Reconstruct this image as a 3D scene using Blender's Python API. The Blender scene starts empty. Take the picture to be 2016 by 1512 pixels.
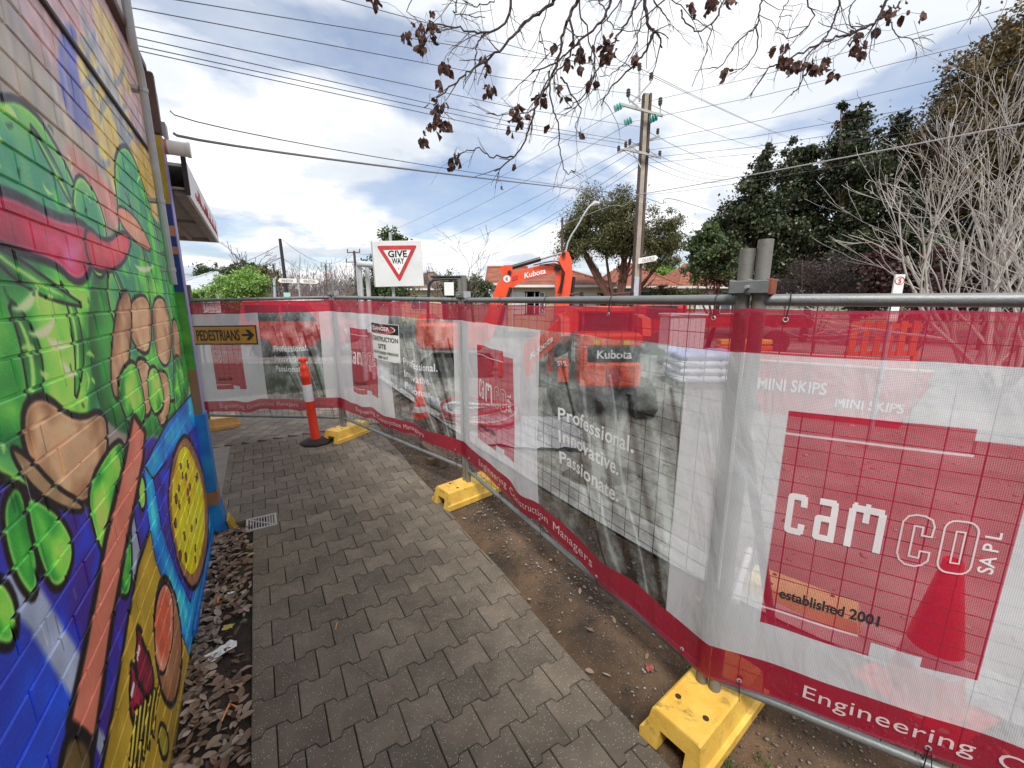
import bpy, math, random
import numpy as np
from mathutils import Vector, Matrix, noise as mn
random.seed(7); RNG = np.random.default_rng(7)
sc = bpy.context.scene; COL = sc.collection
R = math.radians
# ------------------------------------------------------------------ camera, sky, sun, exposure
CAMH, FPX, TH = 1.8, 815.0, math.atan(164/815)
cam = bpy.data.cameras.new('camera'); cam_o = bpy.data.objects.new('camera', cam); COL.objects.link(cam_o)
cam_o.location = (0, 0, CAMH); cam_o.rotation_euler = (R(90)-TH, 0, 0)
cam.sensor_width = 36; cam.lens = FPX/2016*36; cam.clip_start = 0.05; cam.clip_end = 12000
sc.camera = cam_o
sc.view_settings.view_transform = 'Standard'; sc.view_settings.look = 'None'
sc.view_settings.exposure = 0.5; sc.view_settings.gamma = 1; sc.view_settings.use_curve_mapping = False
SUN_EL, SUN_AZ = R(56), R(184)      # azimuth clockwise from +Y
w = bpy.data.worlds.new('World'); sc.world = w; w.use_nodes = True
nt = w.node_tree; nt.nodes.clear()
def N(t, typ, **kw):
    n = t.nodes.new(typ)
    for k, v in kw.items():
        if k.startswith('i_'):
            key = k[2:]; key = int(key) if key.isdigit() else key.replace('_', ' ')
            n.inputs[key].default_value = v
        else: setattr(n, k, v)
    return n
def L(t, a, b): t.links.new(a, b)
def ramp(t, pts, fac=None, mode='LINEAR'):
    n = t.nodes.new('ShaderNodeValToRGB'); cr = n.color_ramp; cr.interpolation = mode
    while len(cr.elements) < len(pts): cr.elements.new(0.5)
    for e, (p, c) in zip(cr.elements, pts):
        e.position = p; e.color = (c, c, c, 1) if isinstance(c, (int, float)) else (*c, 1)
    if fac is not None: t.links.new(fac, n.inputs[0])
    return n
def mixc(t, fac, a, b, mode='MIX'):
    n = t.nodes.new('ShaderNodeMix'); n.data_type = 'RGBA'; n.blend_type = mode
    for s, v in ((n.inputs[0], fac), (n.inputs[6], a), (n.inputs[7], b)):
        if hasattr(v, 'is_output'): t.links.new(v, s)
        else: s.default_value = v if isinstance(v, (int, float)) else (*v[:3], 1)
    return n.outputs[2]
def math_(t, op, a, b=0.0, c=0.0):
    n = t.nodes.new('ShaderNodeMath'); n.operation = op
    for i, v in enumerate((a, b, c)):
        if hasattr(v, 'is_output'): t.links.new(v, n.inputs[i])
        else: n.inputs[i].default_value = v
    return n.outputs[0]
sky = N(nt, 'ShaderNodeTexSky', sky_type='NISHITA', sun_disc=False, sun_elevation=SUN_EL, sun_rotation=SUN_AZ,
        air_density=1.0, dust_density=1.5, ozone_density=1.5)
tc = N(nt, 'ShaderNodeTexCoord')
sep = N(nt, 'ShaderNodeSeparateXYZ'); L(nt, tc.outputs['Generated'], sep.inputs[0])
zz = math_(nt, 'ADD', math_(nt, 'MAXIMUM', sep.outputs[2], 0.0), 0.13)
cmb = N(nt, 'ShaderNodeCombineXYZ')
L(nt, math_(nt, 'DIVIDE', sep.outputs[0], zz), cmb.inputs[0]); L(nt, math_(nt, 'DIVIDE', sep.outputs[1], zz), cmb.inputs[1])
mp = N(nt, 'ShaderNodeMapping'); L(nt, cmb.outputs[0], mp.inputs[0]); mp.inputs['Location'].default_value = (3.1, 1.35, 0)
n1 = N(nt, 'ShaderNodeTexNoise', i_Scale=0.85, i_Detail=9.0, i_Roughness=0.52, i_Distortion=0.25); L(nt, mp.outputs[0], n1.inputs['Vector'])
n2 = N(nt, 'ShaderNodeTexNoise', i_Scale=0.9, i_Detail=7.0, i_Roughness=0.58, i_Distortion=0.1); L(nt, mp.outputs[0], n2.inputs['Vector'])
mp2 = N(nt, 'ShaderNodeMapping'); L(nt, cmb.outputs[0], mp2.inputs[0]); mp2.inputs['Location'].default_value = (7.3, 2.2, 4)
n3 = N(nt, 'ShaderNodeTexNoise', i_Scale=1.9, i_Detail=6.0, i_Roughness=0.6); L(nt, mp2.outputs[0], n3.inputs['Vector'])
cover = ramp(nt, [(0.39, 0.0), (0.50, 1.0)], n1.outputs[0])
thin = ramp(nt, [(0.3, 0.3), (0.7, 0.85)], n3.outputs[0])
cov = math_(nt, 'MAXIMUM', cover.outputs[0], math_(nt, 'MULTIPLY', thin.outputs[0], 0.72))
lowgrey = ramp(nt, [(0.0, (5.2, 5.9, 6.7)), (0.45, (6.8, 7.3, 8.0)), (0.62, (9.6, 9.8, 10.0)), (1.0, (11.5, 11.5, 11.5))], n2.outputs[0])
n2s = ramp(nt, [(0.36, 0.0), (0.62, 1.0)], n2.outputs[0]); L(nt, n2s.outputs[0], lowgrey.inputs[0])
high = ramp(nt, [(0.03, 0.0), (0.4, 1.0)], sep.outputs[2])
ccol = mixc(nt, high.outputs[0], lowgrey.outputs[0], mixc(nt, 0.6, lowgrey.outputs[0], (9.2, 9.5, 9.9)))
skyb = mixc(nt, 1.0, sky.outputs[0], (1.15, 1.25, 1.4), 'MULTIPLY')
fin = mixc(nt, cov, skyb, ccol)
bg = N(nt, 'ShaderNodeBackground', i_Strength=0.083); L(nt, fin, bg.inputs[0])
wo = N(nt, 'ShaderNodeOutputWorld'); L(nt, bg.outputs[0], wo.inputs[0])
sun = bpy.data.lights.new('sun', 'SUN'); sun.energy = 3.2; sun.angle = R(22); sun.color = (1, 0.96, 0.9)
sun_o = bpy.data.objects.new('sun', sun); COL.objects.link(sun_o); sun_o.location = (0, 0, 30)
sd = Vector((math.sin(SUN_AZ)*math.cos(SUN_EL), math.cos(SUN_AZ)*math.cos(SUN_EL), math.sin(SUN_EL)))
sun_o.rotation_euler = sd.to_track_quat('Z', 'Y').to_euler()
sc.cycles.use_denoising = True
sc.cycles.max_bounces = 8; sc.cycles.transparent_max_bounces = 24
# ------------------------------------------------------------------ geometry of the view: pixel (of the 2016 px photograph) to world point
CT, ST = math.cos(TH), math.sin(TH)
def ray(x, y):
    a = (x-1008)/FPX; b = -(y-756)/FPX
    return Vector((a, CT+b*ST, b*CT-ST))
def at(x, y, Y):
    r = ray(x, y); t = Y/r.y
    return Vector((r.x*t, Y, CAMH+r.z*t))
def gnd(x, y, z=0.0):
    r = ray(x, y); t = (z-CAMH)/r.z
    return Vector((r.x*t, r.y*t, z))
# ------------------------------------------------------------------ helpers
def link(o, parent=None):
    COL.objects.link(o)
    if parent is not None: o.parent = parent; o.matrix_parent_inverse = Matrix.Translation(-parent.location) if parent.get('_w') else Matrix()
    return o
def tag(o, label=None, cat=None, group=None, kind=None):
    if label: o['label'] = label
    if cat: o['category'] = cat
    if group: o['group'] = group
    if kind: o['kind'] = kind
    return o
def thing(name, label, cat, loc=(0, 0, 0), group=None, world=True, rz=0):
    """Empty at a thing's base. world=True: its parts are given in world coordinates."""
    o = bpy.data.objects.new(name, None); COL.objects.link(o); o.location = loc; o.empty_display_size = 0.1
    if world: o['_w'] = 1
    else: o.rotation_euler = (0, 0, rz)
    return tag(o, label, cat, group)
def clone(root, loc, rz, label=None):
    r = root.copy(); COL.objects.link(r); r.location = loc; r.rotation_euler = (0, 0, rz)
    if label: r['label'] = label
    for ch in list(root.children):
        c = ch.copy(); COL.objects.link(c); c.parent = r
        for g in ch.children:
            d = g.copy(); COL.objects.link(d); d.parent = c
    return r
def mesh_np(name, V, F, m=None, parent=None, smooth=False, uv=None):
    V = np.asarray(V, dtype=np.float32); F = np.asarray(F, dtype=np.int32)
    me = bpy.data.meshes.new(name); k = F.shape[1]
    me.vertices.add(len(V)); me.vertices.foreach_set('co', V.ravel())
    me.loops.add(F.size); me.loops.foreach_set('vertex_index', F.ravel())
    me.polygons.add(len(F)); me.polygons.foreach_set('loop_start', np.arange(0, F.size, k, dtype=np.int32))
    me.update(calc_edges=True)
    if smooth: me.polygons.foreach_set('use_smooth', np.ones(len(F), dtype=bool))
    if uv is not None:
        l = me.uv_layers.new(name='UVMap'); l.data.foreach_set('uv', np.asarray(uv, dtype=np.float32)[F.ravel()].ravel())
    if m: me.materials.append(m)
    o = bpy.data.objects.new(name, me); return link(o, parent)
class MB:
    def __init__(s): s.v = []; s.f = []
    def add(s, vs, fs):
        b = len(s.v); s.v += [tuple(v) for v in vs]; s.f += [tuple(i+b for i in f) for f in fs]; return s
    def box(s, lo, hi, M=None, ch=0.0):
        x0, y0, z0 = lo; x1, y1, z1 = hi
        if ch:
            c = ch; pts = []
            for z, i in ((z0, c), (z0+c, 0), (z1-c, 0), (z1, c)):
                a0, a1, b0, b1 = x0+i, x1-i, y0+i, y1-i; k = c*0.7
                if i: pts.append([(a0, b0, z), (a1, b0, z), (a1, b1, z), (a0, b1, z)])
                else: pts.append([(a0, b0, z), (a1, b0, z), (a1, b1, z), (a0, b1, z)])
            vs = [p for r in pts for p in r]; fs = [(3, 2, 1, 0), (12, 13, 14, 15)]
            for r in range(3):
                for i in range(4): j = (i+1) % 4; fs.append((r*4+i, r*4+j, r*4+4+j, r*4+4+i))
        else:
            vs = [(x0, y0, z0), (x1, y0, z0), (x1, y1, z0), (x0, y1, z0), (x0, y0, z1), (x1, y0, z1), (x1, y1, z1), (x0, y1, z1)]
            fs = [(3, 2, 1, 0), (4, 5, 6, 7), (0, 1, 5, 4), (1, 2, 6, 5), (2, 3, 7, 6), (3, 0, 4, 7)]
        if M is not None: vs = [M @ Vector(v) for v in vs]
        return s.add(vs, fs)
    def tube(s, pts, rad, n=8, cap=True):
        pts = [Vector(p) for p in pts]; rs = rad if isinstance(rad, (list, tuple)) else [rad]*len(pts)
        vs = []; fs = []; up = None
        for i, p in enumerate(pts):
            d = (pts[min(i+1, len(pts)-1)]-pts[max(i-1, 0)])
            d = d.normalized() if d.length > 1e-9 else Vector((0, 0, 1))
            if up is None: up = d.orthogonal().normalized()
            else:
                up = up-d*up.dot(d); up = up.normalized() if up.length > 1e-6 else d.orthogonal().normalized()
            e = d.cross(up)
            for k in range(n):
                a = 2*math.pi*k/n; vs.append(p+(up*math.cos(a)+e*math.sin(a))*rs[i])
        for i in range(len(pts)-1):
            for k in range(n):
                q = (k+1) % n; fs.append((i*n+k, i*n+q, (i+1)*n+q, (i+1)*n+k))
        if cap: fs.append(tuple(range(n-1, -1, -1))); fs.append(tuple((len(pts)-1)*n+k for k in range(n)))
        return s.add(vs, fs)
    def lathe(s, prof, c=(0, 0, 0), n=24, M=None):
        vs = []; fs = []; c = Vector(c)
        for r, z in prof:
            for k in range(n):
                a = 2*math.pi*k/n; vs.append(Vector((r*math.cos(a), r*math.sin(a), z))+c)
        for i in range(len(prof)-1):
            for k in range(n):
                q = (k+1) % n; fs.append((i*n+k, i*n+q, (i+1)*n+q, (i+1)*n+k))
        fs.append(tuple(range(n-1, -1, -1))); fs.append(tuple((len(prof)-1)*n+k for k in range(n)))
        if M is not None: vs = [M @ v for v in vs]
        return s.add(vs, fs)
    def prism(s, poly, ext):
        """poly: 3D outline; ext: extrusion vector"""
        n = len(poly); e = Vector(ext); a = [Vector(p) for p in poly]; b = [p+e for p in a]
        fs = [tuple(range(n-1, -1, -1)), tuple(range(n, 2*n))]+[(i, (i+1) % n, n+(i+1) % n, n+i) for i in range(n)]
        return s.add(a+b, fs)
    def build(s, name, m=None, parent=None, smooth=False, ang=35):
        me = bpy.data.meshes.new(name); me.from_pydata(s.v, [], s.f); me.validate(); me.update()
        if m: me.materials.append(m)
        o = bpy.data.objects.new(name, me)
        if smooth:
            me.polygons.foreach_set('use_smooth', np.ones(len(me.polygons), dtype=bool))
            try: me.set_sharp_from_angle(angle=R(ang))
            except Exception: pass
        return link(o, parent)
def part(name, m, parent, fn, smooth=False, ang=35):
    b = MB(); fn(b); return b.build(name, m, parent, smooth, ang)
MATS = {}
def mat(name, col, rough=0.6, var=0.25, nscale=8.0, bump=0.0, bscale=40.0, metal=0.0, col2=None, coord='Object', rnd=0.0, spec=0.5, speck=None, trans=0.0, coat=0.0, blot=0.0, stain=None):
    if name in MATS: return MATS[name]
    m = bpy.data.materials.new(name); m.use_nodes = True; t = m.node_tree; t.nodes.clear()
    o = N(t, 'ShaderNodeOutputMaterial'); b = N(t, 'ShaderNodeBsdfPrincipled'); L(t, b.outputs[0], o.inputs[0])
    tcn = N(t, 'ShaderNodeTexCoord'); vec = tcn.outputs[coord]
    if rnd:
        oi = N(t, 'ShaderNodeObjectInfo'); vm = N(t, 'ShaderNodeVectorMath', operation='ADD')
        sc_ = math_(t, 'MULTIPLY', oi.outputs['Random'], 37.0); L(t, vec, vm.inputs[0]); L(t, sc_, vm.inputs[1]); vec = vm.outputs[0]
    n = N(t, 'ShaderNodeTexNoise', i_Scale=nscale, i_Detail=6.0, i_Roughness=0.6); L(t, vec, n.inputs['Vector'])
    c2 = col2 or tuple(c*(1-var) for c in col); c1 = tuple(min(1, c*(1+var*0.5)) for c in col) if not col2 else col
    r = ramp(t, [(0.3, c2), (0.7, c1)], n.outputs[0]); cc = r.outputs[0]
    if rnd:
        rr = ramp(t, [(0, (1-rnd,)*3), (1, (1+rnd*0.0,)*3)], oi.outputs['Random']); cc = mixc(t, 1.0, cc, rr.outputs[0], 'MULTIPLY')
    if blot or stain:
        ge = N(t, 'ShaderNodeNewGeometry'); nz = N(t, 'ShaderNodeTexNoise', i_Scale=1.7, i_Detail=7.0, i_Roughness=0.65); L(t, ge.outputs['Position'], nz.inputs['Vector'])
        if blot: bl_ = ramp(t, [(0.32, 1-blot), (0.66, 1.12)], nz.outputs[0]); cc = mixc(t, 1.0, cc, bl_.outputs[0], 'MULTIPLY')
        if stain:
            ns = N(t, 'ShaderNodeTexNoise', i_Scale=stain[0], i_Detail=9.0, i_Roughness=0.75, i_Distortion=0.6); L(t, ge.outputs['Position'], ns.inputs['Vector'])
            sr = ramp(t, [(stain[1], 0.0), (stain[1]+.12, stain[3])], ns.outputs[0]); cc = mixc(t, sr.outputs[0], cc, stain[2])
    if speck:
        v = N(t, 'ShaderNodeTexVoronoi', i_Scale=speck[0]); L(t, vec, v.inputs['Vector'])
        sp = ramp(t, [(speck[1]*0.6, 1.0), (speck[1], 0.0)], v.outputs['Distance'])
        sx = N(t, 'ShaderNodeSeparateColor'); L(t, v.outputs['Color'], sx.inputs[0])
        gate = math_(t, 'GREATER_THAN', sx.outputs[0], speck[3] if len(speck) > 3 else 0.5)
        cc = mixc(t, math_(t, 'MULTIPLY', sp.outputs[0], gate), cc, speck[2])
    L(t, cc, b.inputs['Base Color'])
    b.inputs['Metallic'].default_value = metal; b.inputs['Specular IOR Level'].default_value = spec
    b.inputs['Coat Weight'].default_value = coat
    rn = ramp(t, [(0.3, max(0, rough-0.08)), (0.7, min(1, rough+0.08))], n.outputs[0]); L(t, rn.outputs[0], b.inputs['Roughness'])
    if bump:
        nb = N(t, 'ShaderNodeTexNoise', i_Scale=bscale, i_Detail=5.0, i_Roughness=0.65); L(t, vec, nb.inputs['Vector'])
        bp = N(t, 'ShaderNodeBump', i_Strength=min(1, bump), i_Distance=0.01); L(t, nb.outputs[0], bp.inputs['Height']); L(t, bp.outputs[0], b.inputs['Normal'])
    if trans:
        tr = N(t, 'ShaderNodeBsdfTranslucent'); L(t, cc, tr.inputs[0]); mx = N(t, 'ShaderNodeMixShader', i_0=trans)
        L(t, b.outputs[0], mx.inputs[1]); L(t, tr.outputs[0], mx.inputs[2]); L(t, mx.outputs[0], o.inputs[0])
    MATS[name] = m; return m
def leafmat(name, cols, trans=0.25, rough=0.55):
    if name in MATS: return MATS[name]
    m = bpy.data.materials.new(name); m.use_nodes = True; t = m.node_tree; t.nodes.clear()
    o = N(t, 'ShaderNodeOutputMaterial'); b = N(t, 'ShaderNodeBsdfPrincipled', i_Roughness=rough)
    g = N(t, 'ShaderNodeNewGeometry'); k = len(cols)
    r = ramp(t, [(i/max(1, k-1), c) for i, c in enumerate(cols)], g.outputs['Random Per Island'])
    tcn = N(t, 'ShaderNodeTexCoord'); n = N(t, 'ShaderNodeTexNoise', i_Scale=1.1, i_Detail=3.0); L(t, tcn.outputs['Object'], n.inputs['Vector'])
    cl = ramp(t, [(0.35, 0.62), (0.65, 1.2)], n.outputs[0]); cc = mixc(t, 1.0, r.outputs[0], cl.outputs[0], 'MULTIPLY')
    L(t, cc, b.inputs['Base Color']); tr = N(t, 'ShaderNodeBsdfTranslucent'); L(t, cc, tr.inputs[0])
    mx = N(t, 'ShaderNodeMixShader', i_0=trans); L(t, b.outputs[0], mx.inputs[1]); L(t, tr.outputs[0], mx.inputs[2]); L(t, mx.outputs[0], o.inputs[0])
    MATS[name] = m; return m
def bezier(pts, n=8):
    """smooth a polyline (Catmull-Rom)"""
    P = [Vector(p) for p in pts]; out = []
    for i in range(len(P)-1):
        a, b, c, d = P[max(i-1, 0)], P[i], P[i+1], P[min(i+2, len(P)-1)]
        for k in range(n):
            t = k/n; out.append(0.5*((2*b)+(-a+c)*t+(2*a-5*b+4*c-d)*t*t+(-a+3*b-3*c+d)*t**3))
    out.append(P[-1]); return out
def text_geo(body, size=1.0, bold=0.0, xs=1.0, align='LEFT', spacing=1.0):
    """flat lettering as vertices (x, y) and faces"""
    cu = bpy.data.curves.new('lettering', 'FONT'); cu.body = body; cu.size = size; cu.offset = bold; cu.align_x = align
    cu.space_character = spacing; cu.resolution_u = 3; cu.fill_mode = 'FRONT'
    ob = bpy.data.objects.new('lettering', cu); COL.objects.link(ob)
    dg = bpy.context.evaluated_depsgraph_get(); me = bpy.data.meshes.new_from_object(ob.evaluated_get(dg))
    V = [(v.co.x*xs, v.co.y) for v in me.vertices]; F = [tuple(p.vertices) for p in me.polygons]
    bpy.data.objects.remove(ob); bpy.data.curves.remove(cu); bpy.data.meshes.remove(me)
    return V, F
def lettering(name, body, m, parent, org, ux, uy, size, bold=0.0, xs=1.0, align='CENTER', spacing=1.0, off=0.003, fit=None):
    V, F = text_geo(body, size, bold, xs, align, spacing); org, ux, uy = Vector(org), Vector(ux).normalized(), Vector(uy).normalized()
    if fit:
        x0 = min(v[0] for v in V); x1 = max(v[0] for v in V); k = fit/(x1-x0); V = [(v[0]*k, v[1]) for v in V]
    nrm = ux.cross(uy).normalized()
    b = MB(); b.add([org+ux*x+uy*y+nrm*off for x, y in V], F); return b.build(name, m, parent)
# ------------------------------------------------------------------ raster painting helpers (computed pixels, no files)
def vnoise(h, w_, cell, seed):
    g = np.random.default_rng(seed); H = int(h/cell)+3; W = int(w_/cell)+3; a = g.random((H, W))
    y = np.arange(h)/cell; x = np.arange(w_)/cell; yi = y.astype(int); xi = x.astype(int); fy = y-yi; fx = x-xi
    fy = (fy*fy*(3-2*fy))[:, None]; fx = (fx*fx*(3-2*fx))[None, :]
    A = a[yi][:, xi]; B = a[yi][:, xi+1]; C = a[yi+1][:, xi]; D = a[yi+1][:, xi+1]
    return (A*(1-fx)+B*fx)*(1-fy)+(C*(1-fx)+D*fx)*fy
def make_image(name, arr):
    h, w_, _ = arr.shape
    im = bpy.data.images.new(name, w_, h, alpha=True); im.alpha_mode = 'CHANNEL_PACKED'
    im.pixels.foreach_set(np.clip(arr, 0, 1).astype(np.float32).ravel()); im.update(); im.pack(); return im
class Canvas:
    def __init__(s, x0, y0, x1, y1, res, base):
        s.x0, s.y0, s.res = x0, y0, res; s.w = int((x1-x0)*res); s.h = int((y1-y0)*res)
        s.a = np.zeros((s.h, s.w, 4)); s.a[..., :3] = base; s.a[..., 3] = 1
        s.n1 = vnoise(s.h, s.w, res*0.06, 1); s.n2 = vnoise(s.h, s.w, res*0.2, 2); s.n3 = vnoise(s.h, s.w, res*0.5, 3)
    def sdist(s, poly):
        P = np.array([(p[0], p[1]) for p in poly]); pad = 0.03
        i0 = max(0, int((P[:, 1].min()-pad-s.y0)*s.res)); i1 = min(s.h, int((P[:, 1].max()+pad-s.y0)*s.res)+1)
        j0 = max(0, int((P[:, 0].min()-pad-s.x0)*s.res)); j1 = min(s.w, int((P[:, 0].max()+pad-s.x0)*s.res)+1)
        if i1 <= i0 or j1 <= j0: return None
        Y, X = np.mgrid[i0:i1, j0:j1]; X = (X+.5)/s.res+s.x0; Y = (Y+.5)/s.res+s.y0
        ins = np.zeros(X.shape, bool); d = np.full(X.shape, 1e9)
        for k in range(len(P)):
            ax, ay = P[k]; bx, by = P[(k+1) % len(P)]
            c = ((ay > Y) != (by > Y)); 
            with np.errstate(divide='ignore', invalid='ignore'): ins ^= c & (X < (bx-ax)*(Y-ay)/((by-ay) or 1e-9)+ax)
            ex, ey = bx-ax, by-ay; q = ex*ex+ey*ey or 1e-9
            t = np.clip(((X-ax)*ex+(Y-ay)*ey)/q, 0, 1); d = np.minimum(d, (X-ax-t*ex)**2+(Y-ay-t*ey)**2)
        d = np.sqrt(d); return (slice(i0, i1), slice(j0, j1)), np.where(ins, -d, d)
    def fill(s, poly, cols, line=0.0, edge=None, soft=0.002, op=1.0, swirl=1.0, linecol=(.03, .03, .04)):
        r = s.sdist(poly)
        if r is None: return
        sl, d = r; cov = np.clip(0.5-d/soft, 0, 1)*op
        c = np.array(cols if isinstance(cols[0], (tuple, list)) else [cols])
        if len(c) > 1:
            m = np.clip(-d/0.09, 0, 1)*0.55+(s.n1[sl]*0.5+s.n2[sl]*0.8-0.4)*0.75*swirl
            m = np.clip(m, 0, 0.999)*(len(c)-1); i = m.astype(int); f = (m-i)[..., None]; col = c[i]*(1-f)+c[np.minimum(i+1, len(c)-1)]*f
        else: col = c[0]*(0.94+0.12*s.n1[sl][..., None])
        s.a[sl][..., :3] = s.a[sl][..., :3]*(1-cov[..., None])+col*cov[..., None]
        if edge is not None:
            e = (np.clip(1-np.abs(d+0.012)/0.012, 0, 1)*op*(0.35+0.65*s.n2[sl]))[..., None]*(d < 0)[..., None]
            s.a[sl][..., :3] = s.a[sl][..., :3]*(1-e)+np.array(edge)*e
        if line:
            e = (np.clip(1.5-np.abs(d)/line*1.0, 0, 1)*op)[..., None]; s.a[sl][..., :3] = s.a[sl][..., :3]*(1-e)+np.array(linecol)*e
    def stroke(s, pts, wd_, col, line=0.0, op=1.0, soft=0.003):
        P = [Vector((p[0], p[1])) for p in pts]; ws = wd_ if isinstance(wd_, (list, tuple)) else [wd_]*len(P); a = []; b = []
        for i, p in enumerate(P):
            d = (P[min(i+1, len(P)-1)]-P[max(i-1, 0)]).normalized(); n = Vector((-d.y, d.x))*ws[i]*0.5; a.append(p+n); b.append(p-n)
        s.fill([(q.x, q.y) for q in a+b[::-1]], col, line=line, op=op, soft=soft)
def smooth_closed(pts, it=2):
    for _ in range(it):
        q = []
        for i in range(len(pts)):
            a, b = pts[i], pts[(i+1) % len(pts)]
            q += [(a[0]*.75+b[0]*.25, a[1]*.75+b[1]*.25), (a[0]*.25+b[0]*.75, a[1]*.25+b[1]*.75)]
        pts = q
    return pts
def ell(cx, cy, rx, ry, n=28, rot=0.0):
    return [(cx+rx*math.cos(a)*math.cos(rot)-ry*math.sin(a)*math.sin(rot), cy+rx*math.cos(a)*math.sin(rot)+ry*math.sin(a)*math.cos(rot)) for a in [2*math.pi*i/n for i in range(n)]]
#__PART2__
# ================================================================== THE PAINTED BRICK WALL
W0 = Vector((-1.347, 1.297, 0)); WD = Vector((-0.52004, 0.85414, 0)); WN = Vector((0.85414, 0.52004, 0)); WRZ = math.atan2(WD.y, WD.x)
def ws(x, y, off=0.0):
    """pixel of the photograph to (s, z) on the wall"""
    r = ray(x, y); o = W0+WN*off; t = (o.x*WN.x+o.y*WN.y)/(r.x*WN.x+r.y*WN.y); p = r*t
    return ((p.x-W0.x)*WD.x+(p.y-W0.y)*WD.y, CAMH+p.z)
def c8(*a): return tuple(v/255 for v in a)
def paint_wall():
    C = Canvas(-1.35, -0.12, 2.3, 3.75, 400, c8(150, 142, 132))
    def S(px, it=2): return [ws(*p) for p in smooth_closed(px, it)]
    def Q(px): return [ws(*p) for p in px]
    # faded upper wall: soft overlapping washes
    def wash(px, col, op=0.8, soft=0.05): C.fill(S(px), col, op=op, soft=soft)
    wash([(0, -900), (330, -900), (330, 420), (0, 420)], c8(158, 148, 138), 1.0)
    wash([(0, -50), (210, -80), (300, 300), (230, 330), (60, 60)], c8(186, 160, 164), .9)
    wash([(30, 0), (180, 0), (215, 250), (160, 330), (100, 190)], c8(188, 150, 146), .7, .1)
    wash([(0, 60), (90, 130), (160, 260), (240, 400), (250, 470), (120, 330), (0, 170)], c8(168, 158, 138), .95, .08)
    wash([(125, 40), (155, 60), (150, 150), (190, 240), (185, 270), (130, 230), (110, 120)], c8(92, 98, 168), .95, .03)
    wash([(155, 60), (200, 100), (240, 180), (272, 300), (285, 470), (240, 420), (190, 280), (150, 120)], c8(206, 182, 96), .95, .04)
    wash([(180, -20), (230, 60), (262, 170), (250, 190), (190, 80)], c8(214, 188, 112), .8, .06)
    wash([(150, 20), (165, 20), (250, 210), (262, 330), (245, 310), (200, 150)], c8(150, 156, 164), .85, .05)
    wash([(230, 60), (285, 100), (292, 260), (262, 190)], c8(176, 132, 120), .8, .08)
    wash([(120, 270), (190, 330), (250, 420), (300, 500), (210, 450), (150, 350)], c8(196, 128, 112), .95, .05)
    wash([(262, 270), (296, 300), (322, 520), (300, 480)], c8(204, 170, 70), 1, .03)
    for k, (x, y) in enumerate([(170, 60), (185, 110), (200, 170), (215, 230), (180, 190), (160, 110), (228, 130), (235, 290), (205, 290), (252, 240), (262, 300)]):
        a = k*0.9; pts = [ws(x+18*math.cos(a+t*2.6)*(1-t*.3), y+34*math.sin(a+t*2.6)) for t in [i/9 for i in range(10)]]
        C.stroke(pts, [0.02+.02*math.sin(i/9*3.1) for i in range(10)], c8(120, 132, 150), op=.7, soft=.012)
    for k in range(26):
        x = 10+k*9; y = random.uniform(0, 230); C.stroke([ws(x, y), ws(x+14, y+random.uniform(60, 150))], .02, c8(*random.choice([(140, 136, 138), (196, 160, 158), (120, 122, 132), (205, 196, 180)])), op=.45, soft=.03)
    # lower field: violet running to ultramarine
    C.fill(Q([(-700, 850), (0, 900), (120, 940), (300, 860), (420, 900), (425, 1060), (330, 1540), (330, 2400), (-2400, 2400)]), [c8(28, 70, 190), c8(36, 52, 172), c8(58, 40, 150), c8(64, 36, 128), c8(34, 56, 180)], soft=.02)
    C.fill(Q([(0, 1160), (110, 1180), (200, 1300), (140, 1512), (0, 1800), (-600, 2400), (-600, 1300)]), [c8(60, 40, 150), c8(34, 62, 184), c8(26, 78, 196)], soft=.25, op=.8)
    # grey beams
    grey = [c8(140, 150, 176), c8(160, 172, 190)]
    C.fill(Q([(20, 1120), (75, 1150), (160, 1290), (150, 1390), (60, 1240), (-5, 1180)]), grey, soft=.02)
    C.fill(Q([(236, 960), (262, 1000), (285, 1130), (268, 1170), (240, 1060)]), grey, soft=.01, line=.006)
    C.fill(Q([(190, 1410), (216, 1470), (208, 1512), (186, 1460)]), grey, soft=.01)
    C.fill(Q([(-200, 740), (0, 740), (42, 620), (25, 760), (2, 950), (-60, 1150), (-200, 1200)]), [c8(70, 76, 92), c8(120, 126, 142), c8(150, 156, 172)], line=.008)
    G = [c8(18, 92, 44), c8(26, 128, 50), c8(62, 168, 60), c8(128, 208, 72), c8(160, 226, 86)]
    GT = [c8(120, 198, 66), c8(96, 180, 92), c8(66, 160, 110), c8(40, 140, 96), c8(90, 186, 70)]
    # tall leaf forms
    C.fill(S([(-260, 260), (0, 182), (62, 208), (120, 300), (172, 420), (206, 560), (232, 700), (225, 800), (180, 900), (120, 980), (40, 960), (-60, 900), (-260, 900)]), GT, line=.009, edge=c8(170, 226, 90), swirl=1.2)
    C.fill(S([(-260, 560), (0, 500), (60, 520), (150, 520), (198, 590), (206, 740), (170, 850), (110, 930), (40, 880), (-120, 880)]), G, line=.0, soft=.05, op=.9, swirl=1.3)
    C.fill(S([(190, 480), (300, 400), (345, 520), (372, 700), (372, 800), (330, 860), (240, 860), (190, 800), (170, 640)]), G[:3], soft=.02)
    C.fill(S([(150, 330), (190, 380), (215, 470), (205, 560), (170, 520), (140, 420)]), GT, line=.006, edge=c8(170, 230, 90))
    C.fill(S([(222, 330), (236, 280), (262, 300), (300, 420), (330, 560), (352, 690), (360, 770), (330, 800), (270, 740), (222, 640), (206, 540), (240, 470)]), GT, line=.01, edge=c8(168, 228, 88), swirl=1.2)
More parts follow.
